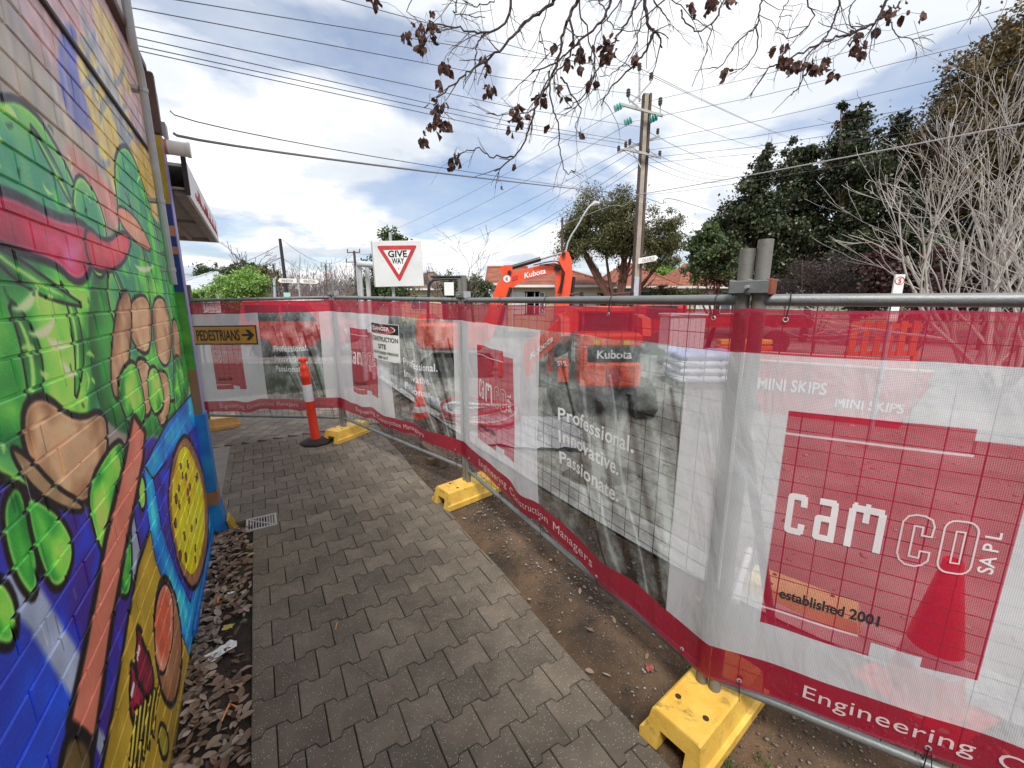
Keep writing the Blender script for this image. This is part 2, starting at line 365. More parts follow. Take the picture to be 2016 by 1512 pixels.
    # vine strokes with lime lights
    for a, b, c, wd_ in [((20, 600), (90, 700), (60, 830), .10), ((120, 560), (170, 650), (150, 780), .08), ((215, 520), (262, 600), (250, 700), .07), ((280, 480), (318, 590), (330, 720), .07), ((-40, 470), (60, 560), (160, 600), .06), ((60, 250), (110, 330), (150, 420), .05), ((248, 380), (290, 500), (300, 640), .05)]:
        bz = [((1-t)**2*a[0]+2*t*(1-t)*b[0]+t*t*c[0], (1-t)**2*a[1]+2*t*(1-t)*b[1]+t*t*c[1]) for t in [i/12 for i in range(13)]]
        ws_ = [wd_*math.sin(math.pi*(.08+.86*i/12)) for i in range(13)]
        C.stroke([ws(*p) for p in bz], ws_, [c8(22, 108, 48), c8(70, 176, 58), c8(176, 232, 92)], line=.005)
        C.stroke([ws(p[0]-3, p[1]-3) for p in bz[2:-2]], [v*.22 for v in ws_[2:-2]], c8(196, 240, 120), op=.8, soft=.01)
    # red ribbon curling across
    C.fill(S([(-200, 330), (0, 372), (60, 398), (110, 428), (165, 436), (186, 470), (176, 545), (150, 560), (112, 520), (50, 500), (-10, 480), (-200, 430)], 2), [c8(150, 20, 50), c8(196, 40, 74), c8(232, 96, 150)], line=.012, edge=c8(240, 130, 180))
    C.fill(S([(165, 436), (210, 480), (240, 452), (262, 470), (246, 520), (205, 540), (172, 520)], 2), [c8(172, 30, 56), c8(226, 96, 90)], line=.008)
    C.fill(S([(228, 400), (262, 420), (292, 470), (300, 500), (270, 480), (236, 440)], 2), [c8(214, 130, 96), c8(226, 160, 120)], line=.006)
    # pale sprayed arcs
    for (x, y, l, a0) in ((70, 610, 40, .3), (120, 640, 34, .9), (30, 560, 40, .1), (150, 700, 30, 1.4), (285, 500, 26, .8), (320, 600, 24, 1.0)):
        pts = [ws(x+l*math.cos(a0+t*1.6), y+l*1.2*math.sin(a0+t*1.6)) for t in [i/9 for i in range(10)]]; C.stroke(pts, [.004+.022*math.sin(math.pi*i/9) for i in range(10)], c8(214, 240, 168), op=.9, soft=.012)
    # tan rounded boulder shapes
    T = [c8(120, 84, 58), c8(168, 124, 88), c8(206, 166, 124), c8(190, 150, 112)]
    C.fill(S([(40, 800), (84, 770), (150, 830), (208, 800), (215, 880), (190, 970), (160, 1000), (96, 970), (50, 900)]), T, line=.010, edge=c8(216, 182, 140))
    C.fill(S([(16, 872), (60, 900), (110, 960), (168, 992), (160, 1012), (100, 992), (46, 940)]), [c8(150, 120, 84), c8(190, 164, 116)], line=.007)
    for poly in ([(256, 590), (286, 575), (300, 620), (296, 700), (268, 690), (250, 640)], [(300, 590), (322, 580), (338, 640), (336, 720), (316, 720), (302, 660)], [(264, 700), (296, 712), (304, 780), (290, 830), (268, 790)], [(306, 730), (330, 730), (338, 790), (322, 850), (306, 810)], [(338, 620), (352, 640), (362, 740), (350, 760), (340, 700)]):
        C.fill(S(poly), T, line=.009, edge=c8(214, 176, 132))
    C.fill(S([(224, 620), (246, 560), (262, 600), (252, 740), (230, 800), (216, 740)]), T, line=.008)
    # hanging green leaf fingers
    for poly in ([(0, 990), (36, 940), (60, 1010), (78, 1130), (66, 1190), (34, 1150), (10, 1080)], [(48, 960), (120, 1010), (150, 1080), (130, 1150), (104, 1166), (80, 1120), (60, 1050)],
                 [(170, 960), (214, 880), (246, 860), (250, 960), (262, 1080), (258, 1170), (240, 1180), (212, 1120), (186, 1050)], [(-60, 1120), (0, 1130), (32, 1180), (34, 1262), (12, 1282), (-60, 1240)],
                 [(232, 740), (262, 700), (282, 760), (288, 830), (262, 850), (236, 800)], [(290, 730), (306, 716), (322, 760), (324, 800), (306, 822), (292, 790)], [(340, 700), (356, 700), (366, 760), (362, 800), (350, 842), (344, 800)],
                 [(272, 930), (284, 940), (288, 990), (280, 1010), (272, 980)]):
        C.fill(S(poly), G, line=.009, edge=c8(176, 236, 100), swirl=1.4)
    # salmon pole
    C.fill(Q([(262, 815), (286, 850), (282, 905), (252, 1060), (222, 1220), (186, 1470), (134, 1426), (170, 1260), (208, 1060), (240, 930)]), [c8(206, 116, 92), c8(216, 132, 108)], line=.016, soft=.006, swirl=.4)
    C.fill(S([(140, 1430), (186, 1464), (176, 1560), (110, 1620), (116, 1500)]), [c8(84, 66, 34), c8(126, 106, 60)], line=.014)
    # mustard ground with snacks painted on it
    C.fill(Q([(296, 1040), (330, 1090), (372, 1190), (420, 1060), (425, 1120), (345, 1540), (300, 1900), (190, 1560), (222, 1400), (250, 1230), (272, 1110)]), [c8(150, 118, 30), c8(176, 146, 40), c8(188, 158, 60)], line=.012, swirl=.5)
    # cyan bands
    cy = [c8(10, 96, 180), c8(14, 140, 214), c8(60, 182, 226)]
    C.fill(Q([(384, 768), (395, 830), (350, 880), (300, 945), (286, 915), (330, 830)]), cy, soft=.006, line=.006)
    C.fill(Q([(284, 918), (302, 942), (318, 1040), (350, 1130), (378, 1195), (412, 1060), (422, 1048), (416, 1110), (374, 1295), (352, 1230), (306, 1100), (292, 1020)]), cy, soft=.006, line=.004)
    C.fill(Q([(330, 900), (350, 880), (392, 832), (408, 960), (418, 1045), (380, 1190), (345, 1110), (322, 1010)]), [c8(56, 44, 158), c8(60, 60, 176)], soft=.01)
    C.fill(Q([(408, 960), (418, 1046), (376, 1270), (366, 1230), (398, 1080)]), cy, soft=.01)
    # round pizza with dark spots
    cx, cz = ws(371, 1008)
    C.fill(S([(362, 852), (380, 872), (408, 950), (412, 1040), (404, 1110), (382, 1172), (352, 1120), (334, 1030), (330, 960), (342, 890)]), [c8(128, 88, 60), c8(156, 110, 80)], line=.014)
    C.fill(S([(362, 872), (378, 892), (402, 960), (405, 1040), (396, 1100), (378, 1142), (354, 1100), (339, 1030), (337, 965), (346, 905)]), [c8(196, 160, 10), c8(226, 194, 20), c8(244, 220, 40)], line=.004, linecol=(.5, .38, .05))
    rr = random.Random(4)
    for _ in range(26):
        x = rr.uniform(343, 400); y = rr.uniform(895, 1110)
        if ((x-371)/30)**2+((y-1008)/118)**2 > .85: continue
        s_, z_ = ws(x, y); C.fill(ell(s_, z_, rr.uniform(.020, .034), rr.uniform(.016, .028)), [c8(120, 70, 20), c8(150, 86, 40)], line=.004)
    for a in (.2, 1.25, 2.3, 3.3, 4.4, 5.4): C.stroke([(cx, cz), (cx+.22*math.cos(a), cz+.27*math.sin(a))], .007, c8(150, 130, 20), op=.8)
    # burger bun, sauce bottles, chips
    C.fill(S([(322, 1120), (350, 1180), (362, 1290), (345, 1395), (322, 1380), (306, 1300), (302, 1200)]), [c8(140, 94, 60), c8(170, 122, 84)], line=.012)
    C.fill(S([(328, 1142), (342, 1180), (340, 1270), (322, 1338), (304, 1300), (304, 1210), (314, 1160)]), [c8(150, 60, 40), c8(206, 112, 84), c8(226, 160, 130), c8(190, 92, 64)], line=.008, swirl=2)
    for ox, oy, k in ((0, 0, 1), (-12, 72, .9)):
        C.fill(S([(268+ox, 1232+oy), (278+ox, 1240+oy), (280+ox, 1262+oy), (298+ox, 1300+oy), (304+ox, 1350+oy), (292+ox, 1380+oy), (272+ox, 1350+oy), (266+ox, 1290+oy), (270+ox, 1262+oy)], 1), [c8(96, 14, 36), c8(176, 36, 70)], line=.010)
        C.stroke([ws(276+ox, 1272+oy), ws(270+ox, 1300+oy)], .02, c8(232, 232, 232), op=.9)
        C.stroke([ws(284+ox, 1330+oy), ws(276+ox, 1360+oy)], .008, c8(40, 8, 16))
    for k in range(6): C.stroke([ws(252+k*10, 1560-k*22), ws(262+k*9, 1470-k*16), ws(270+k*9, 1392-k*9)], [.03, .034, .03], [c8(204, 180, 50), c8(236, 216, 90)], line=.006)
    C.fill(S(([(318, 1420), (330, 1440), (332, 1480), (322, 1500), (312, 1470), (312, 1440)])), [c8(150, 140, 40), c8(210, 200, 70)], line=.009)
    for k in range(70):
        x = random.uniform(0, 345); y = random.uniform(230, 1180); a = random.uniform(0, 6.28); l = random.uniform(10, 34)*(1-x/520); q = ws(x, y); i_ = int((q[1]-C.y0)*C.res); j_ = int((q[0]-C.x0)*C.res)
        if not (0 <= i_ < C.h and 0 <= j_ < C.w): continue
        c0 = C.a[i_, j_, :3]
        if c0[1] < c0[0]*1.1 or c0[1] < c0[2]*1.1: continue
        dk_ = random.random() < .45; col = c8(16, 74, 36) if dk_ else c8(198, 240, 120)
        pts = [ws(x+l*math.cos(a+t*1.3), y+l*1.5*math.sin(a+t*1.3)) for t in [i/8 for i in range(9)]]; C.stroke(pts, [.003+random.uniform(.006, .02)*math.sin(math.pi*i/8) for i in range(9)], col, op=.8, soft=.008)
    for k in range(26):
        x = random.uniform(0, 400); y = random.uniform(350, 1250); q = ws(x, y); C.stroke([q, (q[0]+.001, q[1]-random.uniform(.03, .14))], .004, c8(*random.choice([(20, 70, 40), (230, 230, 220), (40, 40, 60), (150, 220, 90)])), op=.55, soft=.003)
    yy = (np.arange(C.h)/C.res+C.y0)[:, None]; gr = np.clip(1-(yy-.0)/.16, 0, 1)*(.35+.65*C.n1)*.65
    C.a[..., :3] = C.a[..., :3]*(1-gr[..., None])+np.array(c8(96, 84, 70))*gr[..., None]
    # general overspray and grain
    C.a[..., :3] *= (1.14+0.16*C.n2[..., None]*C.n1[..., None]*2-0.0)
    return make_image('mural_paint', C.a)
mural = paint_wall()
def wallmat(root, name='painted_brick', rough=0.38):
    m = bpy.data.materials.new(name); m.use_nodes = True; t = m.node_tree; t.nodes.clear()
    o = N(t, 'ShaderNodeOutputMaterial'); b = N(t, 'ShaderNodeBsdfPrincipled', i_Roughness=rough); L(t, b.outputs[0], o.inputs[0])
    tcn = N(t, 'ShaderNodeTexCoord'); tcn.object = root; sp = N(t, 'ShaderNodeSeparateXYZ'); L(t, tcn.outputs['Object'], sp.inputs[0])
    cb = N(t, 'ShaderNodeCombineXYZ')
    L(t, math_(t, 'DIVIDE', math_(t, 'ADD', sp.outputs[0], 1.35), 3.65), cb.inputs[0]); L(t, math_(t, 'DIVIDE', math_(t, 'ADD', sp.outputs[2], 0.12), 3.87), cb.inputs[1])
    im = N(t, 'ShaderNodeTexImage'); im.image = mural; im.extension = 'EXTEND'; im.interpolation = 'Cubic'; L(t, cb.outputs[0], im.inputs[0])
    n = N(t, 'ShaderNodeTexNoise', i_Scale=3.0, i_Detail=8.0, i_Roughness=0.7); L(t, tcn.outputs['Object'], n.inputs['Vector'])
    r = ramp(t, [(0.25, 0.84), (0.6, 1.06)], n.outputs[0]); cc = mixc(t, 1.0, im.outputs[0], r.outputs[0], 'MULTIPLY'); L(t, cc, b.inputs['Base Color'])
    rr = ramp(t, [(0.3, rough-.1), (0.7, rough+.15)], n.outputs[0]); L(t, rr.outputs[0], b.inputs['Roughness'])
    nb = N(t, 'ShaderNodeTexNoise', i_Scale=85.0, i_Detail=5.0, i_Roughness=0.7); L(t, tcn.outputs['Object'], nb.inputs['Vector'])
    nc = N(t, 'ShaderNodeTexNoise', i_Scale=14.0, i_Detail=3.0); L(t, tcn.outputs['Object'], nc.inputs['Vector'])
    hh = math_(t, 'ADD', math_(t, 'MULTIPLY', nc.outputs[0], 1.4), nb.outputs[0])
    bp = N(t, 'ShaderNodeBump', i_Strength=0.55, i_Distance=0.004); L(t, hh, bp.inputs['Height']); L(t, bp.outputs[0], b.inputs['Normal'])
    return m
bld = thing('painted_brick_building', 'brick shop wall covered in a bright green and blue spray-painted mural', 'building', W0, world=False, rz=WRZ)
PM = wallmat(bld)
BL, BH, JT = 0.245, 0.0823, 0.0065
def brick_mesh(name, l, h, seed):
    rr = random.Random(seed); x0, x1 = -l/2+JT/2, l/2-JT/2; z0, z1 = -h/2+JT/2, h/2-JT/2; c = 0.0032; j = lambda: rr.uniform(-.0012, .0012)
    F = [(x0+j(), 0.0+c, z0+j()), (x1+j(), c, z0+j()), (x1+j(), c, z1+j()), (x0+j(), c, z1+j())]
    I = [(x0+c, j()*.5, z0+c), (x1-c, j()*.5, z0+c), (x1-c, j()*.5, z1-c), (x0+c, j()*.5, z1-c)]
    B = [(p[0], 0.016, p[2]) for p in F]
    me = bpy.data.meshes.new(name); me.from_pydata(F+I+B, [], [(4, 5, 6, 7)]+[(i, (i+1) % 4, 4+(i+1) % 4, 4+i) for i in range(4)]+[(8+i, 8+(i+1) % 4, (i+1) % 4, i) for i in range(4)])
    me.materials.append(PM); return me
bricks = []
for r in range(-1, 46):
    z = r*BH+BH*0.35; x = -1.30+(BL/2 if r % 2 else 0)
    while x < 1.99:
        l = BL
        if x+BL > 1.99: l = 1.99-x
        if l > .05: bricks.append((x+l/2, z+BH/2, l))
        x += l
def pix(s, z, off=0.0):
    p = W0+WD*s+WN*off; d = p.y*CT-(z-CAMH)*ST; u = p.y*ST+(z-CAMH)*CT
    return (1008+FPX*p.x/d, 756-FPX*u/d, d) if d > .15 else (-9e3, 0, 9)
def vis(b):
    x, y, d = pix(b[0], b[1]); inside = -60 < x < 2050 and -60 < y < 1560
    return (0 if inside else 1, d)
bricks.sort(key=vis)
BM = [brick_mesh('brick', BL, BH, k) for k in range(5)]; cut = {}
for i, (x, z, l) in enumerate(bricks[:300]):
    if abs(l-BL) > .002:
        key = round(l, 3); me = cut.setdefault(key, brick_mesh('brick', l, BH, 9))
    else: me = random.choice(BM)
    o = bpy.data.objects.new('brick', me); COL.objects.link(o); o.parent = bld; o.location = (x, random.uniform(-.0012, .0012), z)
b = MB()
for x, z, l in bricks[300:]:
    me = brick_mesh('tmp', l, BH, int(x*100)); b.add([Vector(v.co)+Vector((x, 0, z)) for v in me.vertices], [tuple(p.vertices) for p in me.polygons]); bpy.data.meshes.remove(me)
tag(b.build('brickwork', PM, bld), kind='stuff')
part('mortar_bed', PM, bld, lambda b: b.box((-6, .0052, -.25), (2.0, .25, 4.2)))
part('lower_brickwork', PM, bld, lambda b: b.box((-6, -.001, -.25), (-1.305, .0052, 4.2)))
dkm = mat('rusty_dark_steel', (.028, .02, .018), .6, .4, 9, .3); brm = mat('brown_steel', (.11, .06, .045), .55, .4, 9, .2)
part('steel_lintel', dkm, bld, lambda b: b.box((-3, -.012, 2.712), (1.985, .005, 2.732), ch=.003))
part('upper_ledge', brm, bld, lambda b: b.box((-3, -.035, 3.245), (1.98, .004, 3.285), ch=.004))
part('side_wall', mat('cream_render', (.5, .47, .42), .8, .15), bld, lambda b: (b.box((2.0, .01, -.25), (2.12, 9, 3.35)), b.box((-6, .251, -.25), (2.0, 9, 4.1))))
# corner pillar painted in bands
def pmat(name, c, c2=None): return mat(name, c, .42, .15, 6, .25, 60, col2=c2)
bands = [(.96, 1.30, pmat('tan_paint', (.30, .155, .07))), (1.30, 1.86, pmat('lime_paint', (.12, .42, .04), (.02, .12, .03))), (1.86, 2.12, pmat('navy_paint', (.012, .03, .22))),
         (2.12, 2.17, pmat('salmon_paint', (.55, .2, .12))), (2.17, 2.24, pmat('navy_paint', (.01, .02, .1))), (2.24, 2.31, pmat('salmon_paint', (.55, .2, .12))), (2.31, 2.45, pmat('navy_paint', (.012, .03, .22))), (2.45, 2.88, pmat('yellow_paint', (.52, .36, .03), (.3, .2, .01)))]
for i, (z0, z1, m) in enumerate(bands):
    part('pillar_band', m, bld, lambda b: b.box((2.0, -.050, z0), (2.12, .02, z1)))
part('pillar_edge', mat('lit_lilac_paint', (.46, .34, .5), .5, .3, 3, col2=(.16, .2, .55)), bld, lambda b: b.box((2.006, -.056, .96), (2.115, -.0505, 2.88)))  # pinkish side face; its lit look is put into the pale colour
part('pillar_base', pmat('sky_blue_paint', (.02, .27, .56), (.01, .10, .45)), bld, lambda b: b.box((1.985, -.066, .33), (2.125, .02, .96), ch=.004))
part('pillar_foot', pmat('tan_paint', (.30, .155, .07)), bld, lambda b: b.box((1.985, -.070, .12), (2.125, .02, .328), ch=.004))
part('pillar_toe', pmat('sky_blue_paint', (.02, .27, .56)), bld, lambda b: b.prism([(1.97, .02, .22), (1.97, -.072, .22), (1.97, -.09, .06), (1.97, -.135, -.06), (1.97, .02, -.06)], (.17, 0, 0)))
part('pillar_toe_tip', pmat('yellow_paint', (.52, .36, .03)), bld, lambda b: b.prism([(1.955, -.10, .075), (1.955, -.115, .075), (1.955, -.16, -.03), (1.955, -.13, -.05)], (.16, 0, 0)))
part('skirting', pmat('sky_blue_paint', (.02, .27, .56)), bld, lambda b: b.box((.75, -.016, -.05), (1.985, -.0015, .05), ch=.003))
# downpipe with its brackets
gal = mat('galvanised_steel', (.42, .43, .44), .45, .2, 14, .15, metal=.3); pg = mat('grey_downpipe', (.4, .4, .42), .5, .2, 6, .1)
part('downpipe', pg, bld, lambda b: b.tube([(1.585, -.05, 1.9), (1.585, -.05, 3.02), (1.57, -.05, 3.08), (1.49, -.05, 3.16), (1.475, -.05, 3.24), (1.475, -.05, 4.3)], .021, 10), smooth=True)
for z in (1.98, 2.38, 2.98, 3.5): part('pipe_bracket', gal, bld, lambda b: (b.tube([((1.585 if z < 3.1 else 1.475), -.05, z), ((1.585 if z < 3.1 else 1.475), -.05, z+.022)], .025, 10), b.box(((1.55 if z < 3.1 else 1.44), -.03, z), ((1.62 if z < 3.1 else 1.51), .005, z+.02))))
# verandah round the corner of the shop
wht = mat('white_sheet_metal', (.72, .72, .72), .45, .12, 5); sof = mat('weathered_soffit', (.34, .29, .26), .8, .25, 7, .2)
VB, VT = 2.55, 2.80
def ver(b): b.box((2.16, -.15, VB), (5.1, -.13, VT))
part('verandah_fascia', wht, bld, ver)
part('verandah_soffit', sof, bld, lambda b: b.box((2.16, -.13, VB+.035), (5.08, 3.0, VB+.05)))
part('soffit_beam', sof, bld, lambda b: (b.box((2.2, -.128, VB), (5.08, -.06, VB+.033)), b.box((5.0, -.06, VB), (5.08, 3, VB+.033)), b.box((2.2, .12, VB+.005), (5.0, .16, VB+.034)), b.box((3.6, -.05, VB+.01), (3.64, 3, VB+.034))))
part('verandah_roof', wht, bld, lambda b: b.box((2.16, -.13, VT-.06), (5.08, 3.0, VT-.04)))
part('verandah_far_fascia', wht, bld, lambda b: b.box((5.085, -.13, VB), (5.1, 3.0, VT)))
part('flashing', dkm, bld, lambda b: b.box((2.145, -.158, VB), (2.158, -.128, VT+.03)))
part('gutter_box', mat('grey_gutter', (.32, .33, .34), .5), bld, lambda b: (b.box((2.03, -.055, 2.9), (2.11, -.01, 3.18), ch=.012), b.box((2.04, -.08, 2.90), (2.14, -.056, 2.98))))
part('gutter_end', brm, bld, lambda b: b.box((1.995, -.06, 2.885), (2.045, .0, 3.26), ch=.01))
part('waste_pipe', mat('white_pipe', (.74, .73, .70), .35, .1), bld, lambda b: b.tube([(2.06, -.03, 2.83), (2.06, -.19, 2.83)], .046, 20), smooth=True)
part('pipe_collar', mat('salmon_paint', (.55, .2, .12)), bld, lambda b: b.tube([(2.06, -.025, 2.83), (2.06, -.075, 2.83)], .0475, 20), smooth=True)
part('pipe_cap', mat('white_pipe', (.74, .73, .70), .35, .1), bld, lambda b: b.tube([(2.06, -.18, 2.83), (2.06, -.20, 2.83)], .050, 20), smooth=True)
script = MB(); rr = random.Random(3); x = 2.6
while x < 4.9:      # raised red handwriting-like sign strokes, unreadable at this angle
    h = rr.choice([.05, .06, .12]); script.tube([(x, -.152, VB+.07), (x+.02, -.153, VB+.06+h), (x+.05, -.153, VB+.06+h*.4), (x+.08, -.153, VB+.06)], .0022, 5); x += rr.uniform(.09, .16)
tag(script.build('sign_script', mat('sign_red', (.5, .03, .04), .5), bld), kind='stuff')
# ================================================================== GROUND, FOOTPATH, KERB
def area(name, poly, z, m, kind='structure', thick=0.0):
    b = MB()
    if thick: b.prism([(p[0], p[1], z-thick) for p in poly], (0, 0, thick))
    else: b.add([(p[0], p[1], z) for p in poly], [tuple(range(len(poly)))])
    return tag(b.build(name, m), kind=kind)
def wl(s, off, z=0.0): p = W0+WD*s+WN*off; return Vector((p.x, p.y, z))
site = mat('crushed_site_ground', (.30, .285, .26), .95, .4, 1.3, .8, 30, col2=(.16, .145, .125))
area('ground', [(-3000, -3000), (3000, -3000), (3000, 3000), (-3000, 3000)], -.16, mat('far_ground', (.11, .12, .07), .95, .4, .05))
area('construction_site_ground', [(-30, -12), (40, -12), (40, 22), (-30, 22)], -.14, site)
area('road', [(-60, 22.01), (60, 22.01), (60, 28), (-60, 28)], -.15, mat('asphalt', (.055, .055, .057), .9, .25, 4, .5, 90))
KERB = [(-4.6, 12.2), (-.9, 5.75), (-.16, 4.5), (1.13, 2.55), (2.03, 1.60), (3.8, .05), (5.5, -1.5)]
kb = [Vector((x, y, 0)) for x, y in KERB]
soilM = mat('verge_soil', (.20, .125, .07), .97, .5, 3.2, 1.0, 70, col2=(.045, .03, .02), blot=.45, stain=(9, .55, (.035, .025, .018), .8), speck=(130, .25, (.40, .35, .28), .8))
leafsoil = mat('dark_leaf_soil', (.05, .036, .028), .97, .5, 9, .9, 60)
# verge and footpath base: one slab bounded by the kerb
base = [(p.x, p.y) for p in kb]+[(5.5, -8), (-16, -8), (-16, 12.2)]
area('footpath_base', base, -.032, mat('bedding_sand', (.05, .045, .03), .95, .4, 6, .5, col2=(.025, .045, .015)), thick=.2)
# bumpy verge surface
def grid_surface(name, s0, s1, o0, o1, n, m_, amp, z, m, maxk=None, seed=0, edge=None):
    V = []; F = []
    for i in range(n+1):
        for j in range(m_+1):
            s = s0+(s1-s0)*i/n; lo = edge(s) if edge else o0; o = lo+(o1-lo)*j/m_
            p = wl(s, o); h = mn.fractal(Vector((p.x*2.2, p.y*2.2, seed)), .7, 2.1, 5)*amp+mn.noise(Vector((p.x*23, p.y*23, seed)))*amp*.25
            V.append((p.x, p.y, z+h))
    for i in range(n):
        for j in range(m_): k = i*(m_+1)+j; F.append((k, k+1, k+m_+2, k+m_+1))
    return tag(mesh_np(name, V, F, m, smooth=True), kind='structure')
def redge(s): return 1.70+.028*s+.012*math.sin(s*5)    # right edge of the pavers
def kerb_off(s):     # distance of kerb from wall line at s
    best = 9
    for a, b_ in zip(kb, kb[1:]):
        ra, rb = a-W0, b_-W0; sa, sb = ra.dot(WD), rb.dot(WD); oa, ob = ra.dot(WN), rb.dot(WN)
        if min(sa, sb) <= s <= max(sa, sb): return oa+(ob-oa)*(s-sa)/(sb-sa)
    return 4.5
V = []; F = []; n, m_ = 240, 60
for i in range(n+1):
    s = -2.6+8.4*i/n; lo = redge(s)-.01; hi = kerb_off(s)-.02
    for j in range(m_+1):
        o = lo+(hi-lo)*j/m_; p = wl(s, o); h = mn.fractal(Vector((p.x*2.2, p.y*2.2, 3)), .7, 2.1, 5)*.014+mn.noise(Vector((p.x*25, p.y*25, 1)))*.005
        tr = -.02*math.exp(-((o-lo-.02)/.07)**2); V.append((p.x, p.y, -.014+h+tr*.3))
for i in range(n):
    for j in range(m_): k = i*(m_+1)+j; F.append((k, k+1, k+m_+2, k+m_+1))
verge = tag(mesh_np('verge_soil', V, F, soilM, smooth=True), kind='structure')
strip = grid_surface('leaf_strip_soil', -1.9, 1.98, -.01, .268, 120, 14, .012, -.022, leafsoil, seed=5)
# kerb and gutter
def offset_line(pts, d):
    out = []
    for i, p in enumerate(pts):
        t = (pts[min(i+1, len(pts)-1)]-pts[max(i-1, 0)]).normalized(); out.append(p+Vector((t.y, -t.x, 0))*d)
    return out
conc = mat('pale_concrete', (.50, .49, .46), .85, .25, 5, .35, 70)
kerb = thing('kerb', 'pale concrete kerb and gutter running just behind the fence', 'kerb', kb[2])
ks = [bezier(offset_line(kb, -d), 6) for d in (0, .14, .16, .165, .52, .54)]; zs = [.005, .005, -.01, -.10, -.118, -.135]
Vk = []; Fk = []
for L_, z in zip(ks, zs): Vk += [(p.x, p.y, z) for p in L_]
nk = len(ks[0])
for r in range(5):
    for i in range(nk-1): Fk.append((r*nk+i, r*nk+i+1, (r+1)*nk+i+1, (r+1)*nk+i))
tag(mesh_np('kerb_profile', Vk, Fk, conc, kerb), None)
# flip sign guard: gutter must lie on the site side
# ---- pavers
pav_m = mat('concrete_paver', (.235, .193, .148), .85, .3, 6, .6, 150, rnd=.30, speck=(105, .22, (.62, .58, .50), .45), blot=.30, stain=(4, .59, (.05, .052, .032), .6))
pav_l = mat('worn_paver', (.26, .22, .175), .85, .3, 5, .35, 150, rnd=.3, speck=(120, .18, (.5, .47, .42), .75), blot=.2)
PP = 0.1905
def paver_mesh(name, m, p=PP, rh=0.1735, seed=0, half=0):
    """interlocking paver: edges step out at the corners and in at the middle"""
    rr = random.Random(seed); a = .0130*p/PP; r_ = p*.07; h = rh/2; q = p/2
    g = .0022
    xs = [-q+g, -q/2-r_/2, -q/2+r_/2, q/2-r_/2, q/2+r_/2, q-g]
    if half: xs = [0+g if half > 0 else -q+g]+([q/2-r_/2, q/2+r_/2, q-g] if half > 0 else [-q/2-r_/2, -q/2+r_/2, 0-g])
    def wv(x): return a if abs(x) > q/2 else -a
    top = [(x, h-g+wv(x)) for x in xs]; bot = [(x, -h+g-wv(x)) for x in xs]
    out = bot+top[::-1]; n = len(out); cx = sum(p_[0] for p_ in out)/n; c = .003
    def ins(p_, k):
        x, y = p_; return (x-(k if x > cx else -k)*(1 if abs(x-cx) > abs(xs[-1]-xs[0])*.4 else 0), y-math.copysign(k, y))
    V = [(x, y, -.06) for x, y in out]+[(x, y, -.003) for x, y in out]+[(*ins(p_, c), 0) for p_ in out]
    F = []
    for r in range(2): F += [(r*n+i, r*n+(i+1) % n, (r+1)*n+(i+1) % n, (r+1)*n+i) for i in range(n)]
    k = n//2; tp = 2*n
    for i in range(k-1): F.append((tp+i, tp+i+1, tp+n-2-i, tp+n-1-i))
    me = bpy.data.meshes.new(name); me.from_pydata(V, [], F); me.materials.append(m); return me
fp = tag(bpy.data.objects.new('footpath', None), kind='structure'); COL.objects.link(fp); fp.location = W0; fp.rotation_euler = (0, 0, WRZ)
PMS = [paver_mesh('paver', pav_m, seed=k) for k in range(2)]; PHR = paver_mesh('paver', pav_m, half=1); PHL = paver_mesh('paver', pav_m, half=-1)
pv = []; rowh = .1735
for r in range(-11, 25):
    s = r*rowh+.05; left = .272 if s < 2.0 else .02
    off = .272+(PP/2 if r % 2 else 0)-(PP*2 if s >= 2.0 else 0)
    if r % 2 and s < 2.0: pv.append((s, off-PP/2, 1, 'hl'))
    while off < redge(s)+.02:
        if off >= left-.005 and off+PP < redge(s)-.02: pv.append((s, off+PP/2, 1, 'full'))
        elif off+PP > left+.03: pv.append((s, off+PP/2, 1, 'cut'))
        off += PP
def cut_mesh(s, off):
    src = PMS[0]; n = 12; poly = [(v.co.x, v.co.y) for v in src.vertices[:n]]      # outline: x runs with off, y with s
    lo, hi = (.272 if s < 2.0 else .02), redge(s)+.0
    for sgn, lim in ((1, lo-off), (-1, off-hi)):
        out = []
        for i in range(len(poly)):
            a, b_ = poly[i], poly[(i+1) % len(poly)]; fa, fb = sgn*a[0]-lim, sgn*b_[0]-lim
            if fa >= 0: out.append(a)
            if (fa >= 0) != (fb >= 0): t = fa/(fa-fb); out.append((a[0]+(b_[0]-a[0])*t, a[1]+(b_[1]-a[1])*t))
        poly = out
        if len(poly) < 3: return None
    n = len(poly); cx = sum(p[0] for p in poly)/n; cy = sum(p[1] for p in poly)/n
    V = [(x, y, -.06) for x, y in poly]+[(x, y, -.002) for x, y in poly]+[(cx+(x-cx)*.97, cy+(y-cy)*.98, 0) for x, y in poly]
    F = [(r*n+i, r*n+(i+1) % n, (r+1)*n+(i+1) % n, (r+1)*n+i) for r in range(2) for i in range(n)]+[tuple(2*n+i for i in range(n))]
    me = bpy.data.meshes.new('paver'); me.from_pydata(V, [], F); me.materials.append(pav_m); return me
def pvis(q):
    x, y, d = pix(q[0], 0, q[1]); return (0 if (-120 < x < 2100 and y < 1640) else 1, d)
pv.sort(key=pvis); rest = MB()
